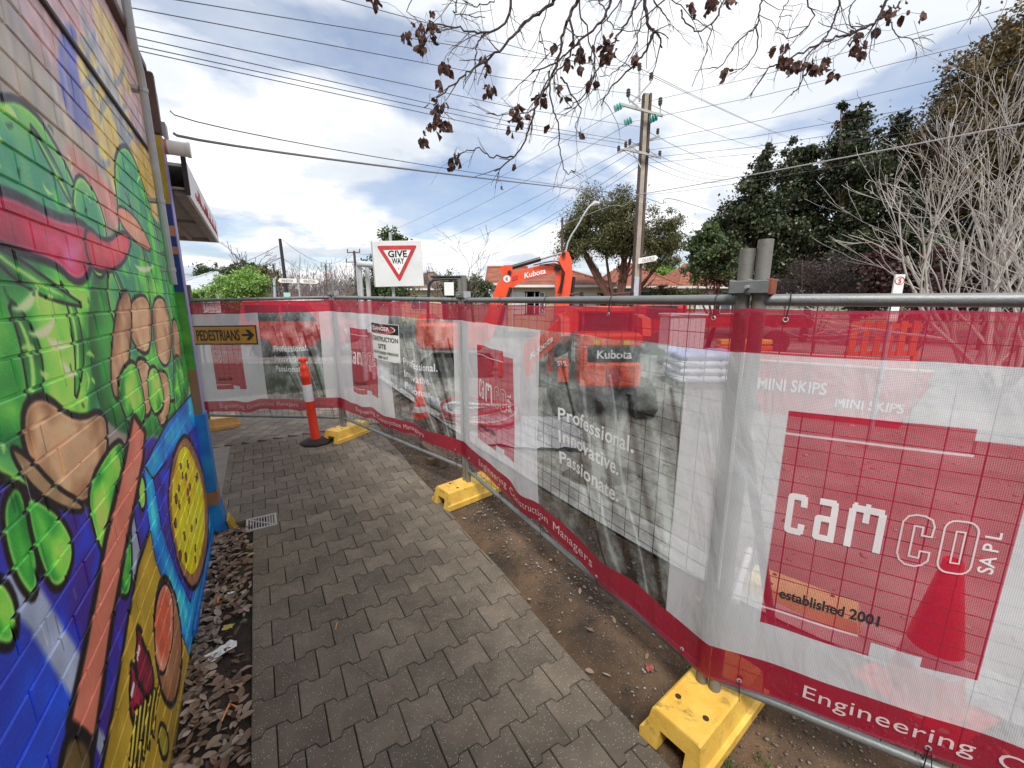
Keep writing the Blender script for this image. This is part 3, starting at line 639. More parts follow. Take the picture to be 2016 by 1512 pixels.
for i, (s, off, _, kd) in enumerate(pv):
    # local y = -off, course runs along local y, rows along local x
    if kd == 'hl' and (s >= 2.0): continue
    me = PHR if kd == 'hl' else (cut_mesh(s, off) if kd == 'cut' else random.choice(PMS))
    if me is None: continue
    rot = -math.pi/2 if True else 0
    x, y, z = s, -off, random.uniform(-.0022, .0022)
    if 1.84 < s < 2.07 and off < .40: continue        # space of the drain grate
    tilt = (random.uniform(-.009, .009), random.uniform(-.009, .009), rot+random.uniform(-.006, .006))
    if i < 300:
        o = bpy.data.objects.new('paver', me); COL.objects.link(o); o.parent = fp; o.location = (x, y, z); o.rotation_euler = tilt
    else:
        Mx = Matrix.Translation((x, y, z)) @ Matrix.Rotation(rot, 4, 'Z'); rest.add([Mx @ v.co for v in me.vertices], [tuple(p.vertices) for p in me.polygons])
if rest.v: tag(rest.build('paving', pav_m, fp), kind='stuff')
# lighter paving beyond the cross joint
fp2 = tag(bpy.data.objects.new('pavement', None), kind='structure'); COL.objects.link(fp2); fp2.location = wl(4.28, 1.6); fp2.rotation_euler = (0, 0, WRZ+R(62)); bpy.context.view_layer.update()
M2 = paver_mesh('paver', pav_l, p=.17, rh=.155); M2h = []; cnt = 0; rest = MB()
inv = Matrix.Rotation(WRZ+R(62), 4, 'Z')
cand = []
for i in range(-18, 40):
    for j in range(-24, 26):
        x = i*.155; y = j*.17+(.085 if i % 2 else 0); p = wl(4.28, 1.6)+inv @ Vector((x, y, 0)); d = p-W0; s = d.dot(WD); o_ = d.dot(WN)
        if s > 4.39 and s < 7.4 and o_ > -1.9 and o_ < kerb_off(min(s, 6.5))-.12: cand.append((p.length, x, y))
cand.sort()
for k, (_, x, y) in enumerate(cand):
    if k < 280:
        o = bpy.data.objects.new('paver', M2); COL.objects.link(o); o.parent = fp2; o.location = (x, y, random.uniform(-.003, .002)); o.rotation_euler = (random.uniform(-.01, .01), random.uniform(-.01, .01), -math.pi/2)
    else:
        Mx = Matrix.Translation((x, y, 0)) @ Matrix.Rotation(-math.pi/2, 4, 'Z'); rest.add([Mx @ v.co for v in M2.vertices], [tuple(p.vertices) for p in M2.polygons])
if rest.v: tag(rest.build('paving', pav_l, fp2), kind='stuff')
slab = mat('grey_concrete_slab', (.27, .245, .215), .85, .25, 4, .3, 60)
area('concrete_slab', [wl(2.36, -1.6)[:2], wl(2.36, -.0)[:2], wl(2.02, .0)[:2], wl(2.02, .02)[:2], wl(4.3, .02)[:2], wl(4.3, -1.6)[:2]], -.002, slab, thick=.1)
area('edge_strip', [wl(4.23, .03)[:2], wl(4.23, redge(4.2))[:2], wl(4.29, redge(4.2))[:2], wl(4.29, .03)[:2]], -.006, slab, thick=.1)
# ---- loose ground cover
def scatter_leaves(name, n, region, size, zf, m, seed, curl=.35, kind='stuff', flat=.28):
    g = np.random.default_rng(seed); V = []; F = []
    for i in range(n):
        c = region(g); L_ = size*g.uniform(.6, 1.35); W_ = L_*g.uniform(.38, .6); a = g.uniform(0, 6.28)
        tx, ty = g.normal(0, flat), g.normal(0, flat); cu = curl*g.uniform(-1, 1)
        pr = [(-.5, 0), (-.25, .38), (.12, .5), (.38, .28), (.5, 0), (.38, -.28), (.12, -.5), (-.25, -.38)]
        Rm = Matrix.Rotation(a, 3, 'Z') @ Matrix.Rotation(tx, 3, 'X') @ Matrix.Rotation(ty, 3, 'Y'); b0 = len(V)
        V.append(tuple(c+Rm @ Vector((0, 0, -abs(cu)*W_*.12)))) 
        for x, y in pr: V.append(tuple(c+Rm @ Vector((x*L_, y*W_, cu*L_*(x*x)*.8+abs(y)**2*W_*.6))))
        for k in range(8): F.append((b0, b0+1+k, b0+1+(k+1) % 8))
    o = mesh_np(name, V, F, m); return tag(o, kind=kind)
dry = leafmat('dry_leaf', [(.14, .08, .05), (.30, .19, .125), (.46, .34, .25), (.20, .11, .065), (.58, .47, .37), (.08, .045, .03)], .1, .7)
def reg_strip(g):
    s = g.uniform(-1.75, 1.97); o = abs(g.beta(1.0, 1.5))*.27+.008
    if .35 < s < .85 and o > .12 and g.random() < .75: o = g.uniform(.01, .12)
    return wl(s, min(.262, o), -.008+g.uniform(0, .018))
scatter_leaves('leaf_litter', 1500, reg_strip, .05, None, dry, 11)
def reg_verge(g):
    s = g.uniform(-2.2, 5); lo = redge(s); hi = kerb_off(s)-.05
    return wl(s, g.uniform(lo, hi), .004+g.uniform(0, .006))
scatter_leaves('scattered_leaves', 240, reg_verge, .035, None, dry, 12, flat=.2)
def stones(name, n, region, s0, s1, m, seed):
    g = np.random.default_rng(seed); V = []; F = []
    ico = [(0, 0, .7), (.9, 0, .1), (.3, .85, .15), (-.75, .5, .05), (-.7, -.55, .1), (.3, -.9, .0), (0, 0, -.5)]
    for i in range(n):
        c = region(g); s = s0*(s1/s0)**(g.random()**2.2); sx, sy, sz = s*g.uniform(.7, 1.4), s*g.uniform(.6, 1.1), s*g.uniform(.4, .8); a = g.uniform(0, 6.28); ca, sa = math.cos(a), math.sin(a); b0 = len(V)
        for x, y, z in ico:
            x = x*sx*g.uniform(.8, 1.2); y = y*sy*g.uniform(.8, 1.2); V.append((c.x+x*ca-y*sa, c.y+x*sa+y*ca, c.z+z*sz))
        for k in range(5): F += [(b0, b0+1+k, b0+1+(k+1) % 5), (b0+6, b0+1+(k+1) % 5, b0+1+k)]
    return tag(mesh_np(name, V, F, m), kind='stuff')
gravM = leafmat('gravel_stone', [(.10, .085, .07), (.2, .18, .15), (.34, .32, .29), (.13, .09, .06), (.5, .48, .44), (.08, .065, .05)], .0, .8)
def reg_grav(g):
    s = g.uniform(-2.4, 5.0); lo = redge(s); hi = kerb_off(s)-.03; t = g.beta(1.6, 1.1) if s < 1.4 else g.random()
    return wl(s, lo+.02+(hi-lo-.03)*t, -.008+g.uniform(0, .007))
stones('verge_gravel', 16000, reg_grav, .002, .012, gravM, 21)
def reg_clod(g): s = g.uniform(-1.8, 1.97); return wl(s, g.uniform(.03, .262), -.018)
stones('soil_crumbs', 3500, reg_clod, .002, .008, mat('soil_crumb', (.045, .032, .025), .95, .4, 30), 22)
def reg_site(g): 
    x = g.uniform(-6, 9); y = g.uniform(1.5, 15); return Vector((x, y, -.138))
stones('site_rubble', 5000, reg_site, .008, .05, leafmat('rubble_stone', [(.2, .185, .16), (.34, .32, .29), (.26, .23, .19), (.45, .43, .4)], 0, .9), 23)
# moss and grit in joints near path edges
def grass_tuft(x, y, n, h, seed):
    g = random.Random(seed); b = MB(); c = gnd(x, y)
    for i in range(n):
        a = g.uniform(0, 6.28); l = h*g.uniform(.5, 1.2); p = c+Vector((g.uniform(-.02, .02), g.uniform(-.02, .02), -.005)); q = p+Vector((math.cos(a)*l*.5, math.sin(a)*l*.5, l)); e = Vector((-math.sin(a), math.cos(a), 0))*.0022
        b.add([p-e, p+e, q], [(0, 1, 2)])
    return b
gm = leafmat('weed_green', [(.06, .16, .025), (.14, .26, .05), (.2, .24, .08)])
b = MB()
for k, (x, y, n, h) in enumerate([(488, 1085, 30, .03), (452, 950, 16, .03), (452, 965, 16, .025), (468, 1128, 14, .02), (462, 1300, 8, .02), (1028, 1092, 12, .02), (1020, 1100, 14, .025), (640, 870, 18, .03), (1440, 1510, 30, .03), (1500, 1500, 24, .03)]): 
    q = grass_tuft(x, y, n, h, k); b.add(q.v, q.f)
tag(b.build('weeds', gm), kind='stuff')
#__PART3__
# ================================================================== TEMPORARY FENCE WITH PRINTED BANNERS
PE, PA, PB, PC, PD = Vector((-4.33, 5.66, 0)), Vector((-2.247, 5.31, 0)), Vector((-.422, 3.631, 0)), Vector((.853, 1.513, 0)), Vector((2.953, .211, 0))
POSTS = [PE, PA, PB, PC, PD]; RAILZ = [1.80, 1.841, 1.804, 1.802, 1.80]; RBOT = [.20, .265, .25, .195, .255]
PD_ = [(POSTS[i+1]-POSTS[i]).normalized() for i in range(4)]; PL_ = [(POSTS[i+1]-POSTS[i]).length for i in range(4)]
PN_ = [Vector((d.y, -d.x, 0)) for d in PD_]          # towards the footpath
PN_ = [n if n.dot(-POSTS[i]) > 0 else -n for i, n in enumerate(PN_)]
def pf(i, u, z, off=0.0): p = POSTS[i]+PD_[i]*u+PN_[i]*off; return Vector((p.x, p.y, z))
railm = mat('weathered_galvanised_tube', (.22, .235, .235), .5, .35, 10, .2, 60, metal=.35, col2=(.17, .185, .18))
postm = mat('weathered_galvanised_post', (.235, .245, .24), .55, .4, 6, .25, 60, metal=.25, col2=(.17, .15, .12))
wirem = mat('fence_wire', (.10, .105, .11), .5, .2, 10, metal=.4)
blk = mat('black_plastic', (.012, .012, .013), .45, .2)
PLAB = ['galvanised fence panel standing farthest away beside the shop corner, behind the pedestrians sign', 'galvanised fence panel behind the danger sign', 'galvanised mesh fence panel in the middle, leading from the yellow foot to the nearest post', 'nearest galvanised mesh fence panel on the right, holding the largest red square']
for i in range(4):
    f = thing('temporary_fence', PLAB[i], 'fence panel', POSTS[i], 'temporary mesh fence panels'); L_ = PL_[i]; a, b_ = .028, L_-.028
    part('top_rail', railm, f, lambda b: b.tube([pf(i, a, RAILZ[i]), pf(i, b_, RAILZ[i+1])], .0205, 14), smooth=True)
    part('bottom_rail', railm, f, lambda b: b.tube([pf(i, a, RBOT[i]+.01), pf(i, b_, RBOT[i+1]+.01)], .0175, 12), smooth=True)
    for u, k in ((a, i), (b_, i+1)):
        part('post', postm, f, lambda b: b.tube([pf(i, u, -.01), pf(i, u, RAILZ[k]+(.205 if k == i else .178))], .0245, 14), smooth=True)
    wm = MB()
    u = a+.08
    while u < b_-.03:
        t = u/L_; wm.tube([pf(i, u, RBOT[i]*(1-t)+RBOT[i+1]*t, -.004), pf(i, u, RAILZ[i]*(1-t)+RAILZ[i+1]*t-.01, -.004)], .0018, 4, cap=False); u += .092
    for k in range(23): 
        z = .30+k*.0655; wm.tube([pf(i, a, z, .0), pf(i, b_, z, .0)], .0017, 4, cap=False)
    tag(wm.build('wire_mesh', wirem, f), kind='stuff')
rust = mat('rusty_coupler', (.25, .07, .03), .8, .5, 14, .3)
for k, lab in ((1, 'steel clamp joining the two posts beside the danger sign'), (2, 'steel clamp joining the posts over the middle yellow foot'), (3, 'steel clamp with one rusty end on the nearest fence posts')):
    p = POSTS[k]; d = (PD_[k-1]+PD_[k]).normalized(); n = Vector((d.y, -d.x, 0)); c = thing('post_coupler', lab, 'clamp', (p.x, p.y, RAILZ[k]), 'clamps joining the fence posts')
    Mx = Matrix.Translation((p.x, p.y, RAILZ[k]+.045)) @ Matrix((( d.x, -d.y, 0, 0), (d.y, d.x, 0, 0), (0, 0, 1, 0), (0, 0, 0, 1)))
    part('clamp_plate', railm, c, lambda b: (b.box((-.062, -.036, -.022), (.062, -.026, .022), Mx, .002), b.box((-.062, .026, -.022), (.062, .036, .022), Mx, .002)))
    part('clamp_jaw', railm, c, lambda b: (b.box((-.065, -.034, -.027), (-.055, .034, .027), Mx, .003), b.box((-.008, -.034, -.027), (.008, .034, .027), Mx, .003)))
    part('clamp_jaw', rust if k == 3 else gal, c, lambda b: b.box((.055, -.034, -.027), (.07, .034, .027), Mx, .003))
    part('bolt', gal, c, lambda b: b.tube([Mx @ Vector((0, -.06, 0)), Mx @ Vector((0, .05, 0))], .006, 6))
# ---- banner print
def paint_banner():
    C = Canvas(0, 0, 2.7, 1.6, 330, c8(232, 235, 239)); A = C.a[..., 3]; A[:] = .76
    red, red2 = c8(192, 36, 70), c8(176, 28, 60)
    def rect(x0, y0, x1, y1, col, al):
        j0, j1, i0, i1 = [int(round(v*C.res)) for v in (x0, x1, y0, y1)]; C.a[i0:i1, j0:j1, :3] = col; C.a[i0:i1, j0:j1, 3] = al
    # greyscale site picture
    h, w_ = C.h, C.w; g = .56+.50*(vnoise(h, w_, 110, 31)-.5)+.34*(vnoise(h, w_, 40, 32)-.5)+.22*(vnoise(h, w_, 12, 33)-.5)+.16*(vnoise(h, w_, 4, 34)-.5)
    X, Y = np.meshgrid(np.arange(w_)/C.res, np.arange(h)/C.res)
    g += .20*np.clip(1.0-Y*1.2, -.3, 1)*0+.10*(Y > 1.1)
    for k in range(7):   # curved tyre tracks sweeping down to the right
        cx = 1.55+k*.13; xx = cx+.28*(1.44-Y)+.30*(np.clip(1.1-Y, 0, 2))**2*(.5-.12*k)
        g += (.34 if k % 2 else -.42)*np.exp(-((X-xx)/(.010+.010*(k % 3)))**2)*(Y < 1.25-.08*(k % 3))
    g -= .42*np.exp(-(((X-1.62)/.16)**2+((Y-.42)/.06)**2)); g -= .30*np.exp(-(((X-1.85)/.16)**2+((Y-.33)/.05)**2))
    g += .26*np.exp(-(((X-1.9-.5*(Y-.6))/.05)**2)); g -= .2*np.exp(-(((X-2.15)/.2)**2+((Y-1.2)/.1)**2))
    g = np.clip((g-.5)*1.25+.52, .06, .95)[..., None]; ph = g*np.array([.93, 1.0, .99])*.92
    j0, j1, i0, i1 = [int(v*C.res) for v in (1.35, 2.46, .165, 1.44)]
    C.a[i0:i1, j0:j1, :3] = ph[i0:i1, j0:j1]; C.a[i0:i1, j0:j1, 3] = .54+.2*(1-g[i0:i1, j0:j1, 0])
    rect(0, 1.44, 2.7, 1.6, red, .74); rect(0, 0, 2.7, .165, red2, .86)
    rect(.35, .42, .98, 1.235, red, .76); rect(.85, 1.20, .99, 1.236, c8(222, 226, 231), .76); rect(.35, .34, .70, .42, red, .76)
    rect(.70, .40, .84, .42, red, .76); rect(.84, .36, .985, .42, red, .76); rect(.70, .34, .82, .40, c8(222, 226, 231), .76); rect(.98, .36, .985, 1.20, red, .76)
    rect(.35, 1.145, .855, 1.156, c8(236, 214, 218), .8); rect(.35, .405, .66, .416, c8(236, 220, 222), .8)
    rect(.845, 1.156, .855, 1.20, red2, .9)
    rect(0, 1.588, 2.7, 1.6, c8(190, 60, 90), .95); rect(0, 0, 2.7, .012, c8(190, 60, 90), .95)
    return make_image('banner_print', C.a)
ban_im = paint_banner()
def bannermat():
    m = bpy.data.materials.new('shade_cloth_banner'); m.use_nodes = True; t = m.node_tree; t.nodes.clear(); o = N(t, 'ShaderNodeOutputMaterial')
    uv = N(t, 'ShaderNodeUVMap'); im = N(t, 'ShaderNodeTexImage'); im.image = ban_im; im.extension = 'REPEAT'; im.interpolation = 'Linear'
    uv2 = N(t, 'ShaderNodeMapping'); L(t, uv.outputs[0], uv2.inputs[0]); uv2.inputs['Scale'].default_value = (1/2.7, 1/1.6, 1); L(t, uv2.outputs[0], im.inputs[0])
    sp = N(t, 'ShaderNodeSeparateXYZ'); L(t, uv.outputs[0], sp.inputs[0])
    wx = math_(t, 'ABSOLUTE', math_(t, 'SINE', math_(t, 'MULTIPLY', sp.outputs[0], math.pi/.0052))); wy = math_(t, 'ABSOLUTE', math_(t, 'SINE', math_(t, 'MULTIPLY', sp.outputs[1], math.pi/.0052)))
    hole = math_(t, 'MULTIPLY', math_(t, 'GREATER_THAN', wx, .5), math_(t, 'GREATER_THAN', wy, .5))     # open cells of the knit, 44 % of the cloth
    al = math_(t, 'SUBTRACT', math_(t, 'ADD', im.outputs['Alpha'], .12), math_(t, 'MULTIPLY', hole, .30))
    n = N(t, 'ShaderNodeTexNoise', i_Scale=2.2, i_Detail=4.0); L(t, uv.outputs[0], n.inputs['Vector']); r = ramp(t, [(0.3, .86), (.7, 1.03)], n.outputs[0])
    cc = mixc(t, 1.0, im.outputs[0], r.outputs[0], 'MULTIPLY')
    mpw = N(t, 'ShaderNodeMapping'); L(t, uv.outputs[0], mpw.inputs[0]); mpw.inputs['Scale'].default_value = (3.2, 1.3, 1); mpw.inputs['Rotation'].default_value = (0, 0, .5)
    nw = N(t, 'ShaderNodeTexNoise', i_Scale=1.6, i_Detail=4.0, i_Roughness=.5, i_Distortion=.8); L(t, mpw.outputs[0], nw.inputs['Vector'])
    nd = N(t, 'ShaderNodeTexNoise', i_Scale=9.0, i_Detail=9.0, i_Roughness=.75); L(t, uv.outputs[0], nd.inputs['Vector']); dr = ramp(t, [(.55, 1.0), (.75, .78)], nd.outputs[0]); cc = mixc(t, 1.0, cc, dr.outputs[0], 'MULTIPLY')
    d = N(t, 'ShaderNodeBsdfPrincipled', i_Roughness=.42); L(t, cc, d.inputs['Base Color']); bpw = N(t, 'ShaderNodeBump', i_Strength=.42, i_Distance=.05); L(t, nw.outputs[0], bpw.inputs['Height']); L(t, bpw.outputs[0], d.inputs['Normal']); tr = N(t, 'ShaderNodeBsdfTranslucent'); L(t, cc, tr.inputs[0])
    m1 = N(t, 'ShaderNodeMixShader', i_0=.42); L(t, d.outputs[0], m1.inputs[1]); L(t, tr.outputs[0], m1.inputs[2])
    tp = N(t, 'ShaderNodeBsdfTransparent'); m2 = N(t, 'ShaderNodeMixShader'); L(t, al, m2.inputs[0]); L(t, tp.outputs[0], m2.inputs[1]); L(t, m1.outputs[0], m2.inputs[2]); L(t, m2.outputs[0], o.inputs[0])
    return m
BMAT = bannermat()
OFFB = .030
def bis(k):
    if k == 0: return POSTS[0]+PN_[0]*OFFB
    if k == 4: return POSTS[4]+PN_[3]*OFFB
    n = (PN_[k-1]+PN_[k]).normalized(); return POSTS[k]+n*(OFFB/ max(.5, n.dot(PN_[k])))
BP = [bis(k) for k in range(5)]; ZB = [.26, .415, .397, .218, .45]; SHIFT = [0.0, .128, .0, -.156]; USC = [PL_[0]/2.7, .917, .917, .917]
RIP = [.014, .024, .018, .012]
def bpos(i, u, y, off=0.0):
    """u: metres along panel i, y: 0..1.6 up the cloth"""
    L_ = PL_[i]; t = u/L_; v = y/1.6; base_ = BP[i].lerp(BP[i+1], t)
    zb = ZB[i]*(1-t)+ZB[i+1]*t + (.018*math.sin(u*7.3+i*2)+.012*math.sin(u*15.1+i))*math.sin(math.pi*min(1, max(0, t)))
    if i == 3: zb = .218+.105*(1-math.exp(-u*1.6))+.008*math.sin(u*9)*min(1, u*3)
    zt = (RAILZ[i]*(1-t)+RAILZ[i+1]*t)-.028-.006*abs(math.sin(u*6.2))*(1 if 0 < t < 1 else 0)
    e = math.sin(math.pi*min(1, max(0, t)))**.5 if 0 < t < 1 else 0; m = math.sin(math.pi*min(1, max(0, v)))**.6
    A = RIP[i]; w = A*(1+.9*math.sin(u*9+1.3*math.sin(y*2.3+i)+i*1.7)+.5*math.sin(u*21+y*3.1*(1 if i % 2 else -1)))*m*e
    if i == 1:      # sagging folds in the cloth past the danger sign
        w += .03*math.exp(-((u-1.83-.23*(y-.8))/.10)**2)*m*e; zdrop = .03*math.exp(-((u-1.83)/.3)**2)*math.sin(v*math.pi)
    else: zdrop = 0
    w += .012*math.exp(-((u-L_*.45)/.5)**2)*m
    p = base_+PN_[i]*(w+off); return Vector((p.x, p.y, zb+(zt-zb)*v-zdrop))
BLAB = ['far printed fence banner partly covered by the yellow pedestrians sign', 'red and white printed fence banner with the danger sign tied over it', 'creased printed fence banner with Professional Innovative Passionate in the middle of the fence', 'largest and nearest printed fence banner at right, with a big red square']
txt = mat('printed_white', (.90, .91, .92), .5, .06, 30, trans=.3); txk = mat('printed_black', (.03, .025, .03), .5, .1, 30); txp = mat('printed_pale_pink', (.84, .72, .74), .5, .06, 30, trans=.3)
def on_banner(name, i, V, F, m, parent, off=.0035):
    import bmesh
    me = bpy.data.meshes.new('t'); me.from_pydata([(x, y, 0) for x, y in V], [], F); bm = bmesh.new(); bm.from_mesh(me); bpy.data.meshes.remove(me)
    for ax, lim in ((0, (min(v[0] for v in V), max(v[0] for v in V))), (1, (min(v[1] for v in V), max(v[1] for v in V)))):
        st = .03 if ax == 0 else .05; k = math.ceil(lim[0]/st)*st
        while k < lim[1]:              bmesh.ops.bisect_plane(bm, geom=bm.verts[:]+bm.edges[:]+bm.faces[:], plane_co=((k, 0, 0) if ax == 0 else (0, k, 0)), plane_no=((1, 0, 0) if ax == 0 else (0, 1, 0))); k += st
    bm.verts.ensure_lookup_table(); bm.verts.index_update(); V = [(v.co.x, v.co.y) for v in bm.verts]; F = [tuple(v.index for v in f.verts) for f in bm.faces]; bm.free()
    b = MB(); b.add([bpos(i, x*USC[i]+SHIFT[i], y, off) for x, y in V], F); return b.build(name, m, parent)
def put_text(name, i, body, x, y, size, m, parent, bold=0, xs=1.0, spacing=1.0, rot=False, width=None):
    V, F = text_geo(body, size, bold, xs, 'LEFT', spacing)
    if width: k = width/max(v[0] for v in V); V = [(a*k, b_) for a, b_ in V]
    if rot: V = [(-b_, a) for a, b_ in V]
    V = [(x+a, y+b_) for a, b_ in V]
    return on_banner(name, i, V, F, m, parent)
def glyphs():
    """solid c a m and outlined C O of the logo as quads in a unit box of height 1"""
    q = []
    def R_(x0, y0, x1, y1): q.append([(x0, y0), (x1, y0), (x1, y1), (x0, y1)])
    t = .15
    def col(x0, y0, x1, y1, cl=0.0, tp=1):      # vertical bar with rounded outer corners
        q.append([(x0, y0+cl), (x0+cl*.3, y0+cl*.3), (x0+cl, y0), (x1, y0), (x1, y1), (x0+cl, y1), (x0+cl*.3, y1-cl*.3), (x0, y1-cl)])
    # c
    col(0, 0, t, 1, .1); R_(t, 0, .40, .15); R_(t, .85, .40, 1); R_(.31, .70, .46, .86); R_(.31, .145, .46, .28); R_(.40, .04, .45, .15); R_(.40, .85, .45, .96)
    # a
    o = .66; R_(o+.06, .85, o+.42, 1); R_(o+.33, 0, o+.48, .85); R_(o+.42, .85, o+.47, .95); col(o, 0, o+t, .60, .08); R_(o+t, 0, o+.33, .14); R_(o+t, .46, o+.33, .60)
    # m
    o = 1.36; R_(o, 0, o+t, .9); R_(o+.05, .85, o+.70, 1); R_(o+.60, 0, o+.75, .9); R_(o+.30, .62, o+.43, .85); R_(o+.32, 1.0, o+.42, 1.06); R_(o+.08, 1.0, o+.16, 1.05)
    solid = list(q); q.clear()
    def line(pts, w_=.035, closed=True):
        P = [Vector(p) for p in pts]; n = len(P)
        for k in range(n if closed else n-1):
            a, b_ = P[k], P[(k+1) % n]; d = (b_-a).normalized(); nn = Vector((-d.y, d.x))*w_/2; e = d*w_*.4
            q.append([tuple(a-nn-e), tuple(b_-nn+e), tuple(b_+nn+e), tuple(a+nn-e)])
    def rr(x0, y0, x1, y1, r, n=4):
        out = []
        for cx, cy, a0 in ((x1-r, y1-r, 0), (x0+r, y1-r, 90), (x0+r, y0+r, 180), (x1-r, y0+r, 270)):
            out += [(cx+r*math.cos(R(a0+90*k/n)), cy+r*math.sin(R(a0+90*k/n))) for k in range(n+1)]
        return out
    o = 2.40; line([(o+.58, .62), (o+.40, .62), (o+.40, .80), (o+.24, .80), (o+.24, .12), (o+.42, .12), (o+.42, .28), (o+.60, .28), (o+.60, .10), (o+.50, -.02), (o+.38, -.08), (o+.20, -.08), (o+.08, 0), (o+.02, .14), (o+.02, .84), (o+.10, .98), (o+.24, 1.04), (o+.40, 1.04), (o+.54, .98), (o+.60, .84)])
    o = 3.18; line(rr(o, -.08, o+.60, 1.04, .2)); line([(o+.22, .14), (o+.38, .14), (o+.38, .82), (o+.22, .82)], .03)
    return solid, q
def subdiv(quads, x, y, sx, sy):
    V = []; F = []
    for p in quads:
        b0 = len(V); V += [(x+a*sx, y+c*sy) for a, c in p]; F.append(tuple(range(b0, b0+len(p))))
    return V, F
tie_n = 0
for i in range(4):
    L_ = PL_[i]; nu, nv = int(L_/.018), 84; V = []; UV = []
    for r in range(nv+1):
        for k in range(nu+1):
            u = L_*k/nu; y = 1.6*r/nv; V.append(bpos(i, u, y)); UV.append(((u-SHIFT[i])/USC[i], min(1.598, max(.002, y))))
    F = [(r*(nu+1)+k, r*(nu+1)+k+1, (r+1)*(nu+1)+k+1, (r+1)*(nu+1)+k) for r in range(nv) for k in range(nu)]
    bn = mesh_np('banner', [tuple(v) for v in V], F, BMAT, None, True, UV); tag(bn, BLAB[i], 'banner', 'printed banners hung along the fence')
    so, li = glyphs(); gx, gy, gs, gh = .385, .758, .0152*8.6, .165
    V1, F1 = subdiv(so, gx, gy, .137, gh); on_banner('logo_letters', i, V1, F1, txt, bn)
    V1, F1 = subdiv(li, gx, gy, .137, gh); on_banner('logo_outline_letters', i, V1, F1, txp, bn, .0042)
    put_text('small_letters', i, 'SA P L', .955, .76, .052, txt, bn, .0006, rot=True, width=.15)
    put_text('founding_line', i, 'established 2001', .40, .475, .060, txk, bn, .0016, xs=.62, width=.31)
    for k, s_ in enumerate(('Professional.', 'Innovative.', 'Passionate.')):
        put_text('slogan_line', i, s_, 1.575, .885-k*.148, .118, txt, bn, .0022, spacing=1.06)
    xb = .36 if i < 3 else .52
    for wd_, x0_, w0_ in (('Engineering', 0, .50), ('Construction', .55, .54), ('Managers', 1.14, .42)): put_text('band_line', i, wd_, xb+x0_, .062, .088, txp, bn, 0, width=w0_, spacing=1.05)
    # eyelets with cable ties
    us = [.12+(L_-.24)*k/4 for k in range(5)]
    for u in us:
        for y, rail in ((1.565, RAILZ), (.035, RBOT)):
            c = bpos(i, u, y, .003); t = u/L_; rz = rail[i]*(1-t)+rail[i+1]*t+(.0 if y > 1 else .01); d = PD_[i]; n = PN_[i]
            ring = [c+(d*math.cos(a)+Vector((0, 0, 1))*math.sin(a))*.0075 for a in [k*math.pi/4 for k in range(8)]]
            ey = part('eyelet', gal, bn, lambda b: b.tube(ring+[ring[0]], .0022, 6, cap=False), smooth=True)
            cr = pf(i, u, rz); rr_ = .0245 if y > 1 else .0215; up = 1 if y > 1 else -1
            loop = [c+n*.004]+[cr+(n*math.cos(a)+Vector((0, 0, up))*math.sin(a))*rr_ for a in [k*math.pi/5 for k in range(0, 9)]]+[c-n*.006]
            part('cable_tie', blk, bn, lambda b: (b.tube(loop, .0018, 5), b.tube([c+n*.005, c+n*.03+Vector((0, 0, -.03 if y > 1 else .01)), c+n*.045+Vector((.01, 0, -.06))], .0014, 4) if random.random() < .35 else None))
# ---- signs tied to the fence
def curved_plate(name, i, u0, u1, z0, z1, off, m, parent, bow=.0, tl=0.0, n=10, th=.002, drop=0.0):
    V = []; F = []
    for k in range(n+1):
        t = k/n; u = u0+(u1-u0)*t; o = off+bow*4*t*(1-t)
        for z, q in ((z0, 0), (z1, 0), (z1, th), (z0, th)): V.append(pf(i, u+(z-z0)*tl, z+drop*t, o+q))
    for k in range(n):
        for a in range(4): F.append((k*4+a, k*4+(a+1) % 4, k*4+4+(a+1) % 4, k*4+4+a))
    F += [(3, 2, 1, 0), (n*4, n*4+1, n*4+2, n*4+3)]; b = MB(); b.add(V, F); return b.build(name, m, parent)
def flat_on(name, i, V, F, u, z, off, m, parent, bow=0, u0=0, u1=1, tl=0, z0=0, drop=0.0):
    b = MB(); pts = []
    for x, y in V:      # sign artwork is drawn 9 % oversize
        x *= .917; y *= .917; uu = u+x; t = (uu-u0)/(u1-u0); pts.append(pf(i, uu+(z+y-z0)*tl, z+y+drop*t, off+bow*4*t*(1-t)))
    b.add(pts, F); return b.build(name, m, parent)
yel = mat('sign_yellow', (.72, .34, .015), .4, .12, 6); sblk = mat('sign_black', (.012, .012, .012), .4, .1); swht = mat('sign_white', (.74, .75, .73), .4, .07, 5); sred = mat('sign_red', (.5, .03, .04), .5)
ped = thing('pedestrian_sign', 'yellow PEDESTRIANS sign with black arrow tied to the far fence panel', 'sign', pf(0, .01, 1.18, .07))
u0, u1, z0, z1 = .055, 1.036, 1.218, 1.470; kw = dict(u0=u0, u1=u1, z0=z0)
curved_plate('sign_plate', 0, u0, u1, z0, z1, .075, sblk, ped, .01, drop=.02)
kk = dict(bow=.01, drop=.02, **kw)
def grid_rect(x0, y0, x1, y1, n=10):
    V = []; F = []
    for k in range(n+1): V += [(x0+(x1-x0)*k/n, y0), (x0+(x1-x0)*k/n, y1)]
    for k in range(n): F.append((2*k, 2*k+2, 2*k+3, 2*k+1))
    return V, F
V, F = grid_rect(.018, .018, (u1-u0)/.917-.018, (z1-z0)/.917-.018); flat_on('sign_face', 0, V, F, u0, z0, .0785, yel, ped, **kk)
V, F = text_geo('PEDESTRIANS', .215, .004, 1); mx_ = max(v[0] for v in V); V = [(a/mx_*.73, b_) for a, b_ in V]; flat_on('sign_lettering', 0, V, F, u0+.064, z0+.057, .0815, sblk, ped, **kk)
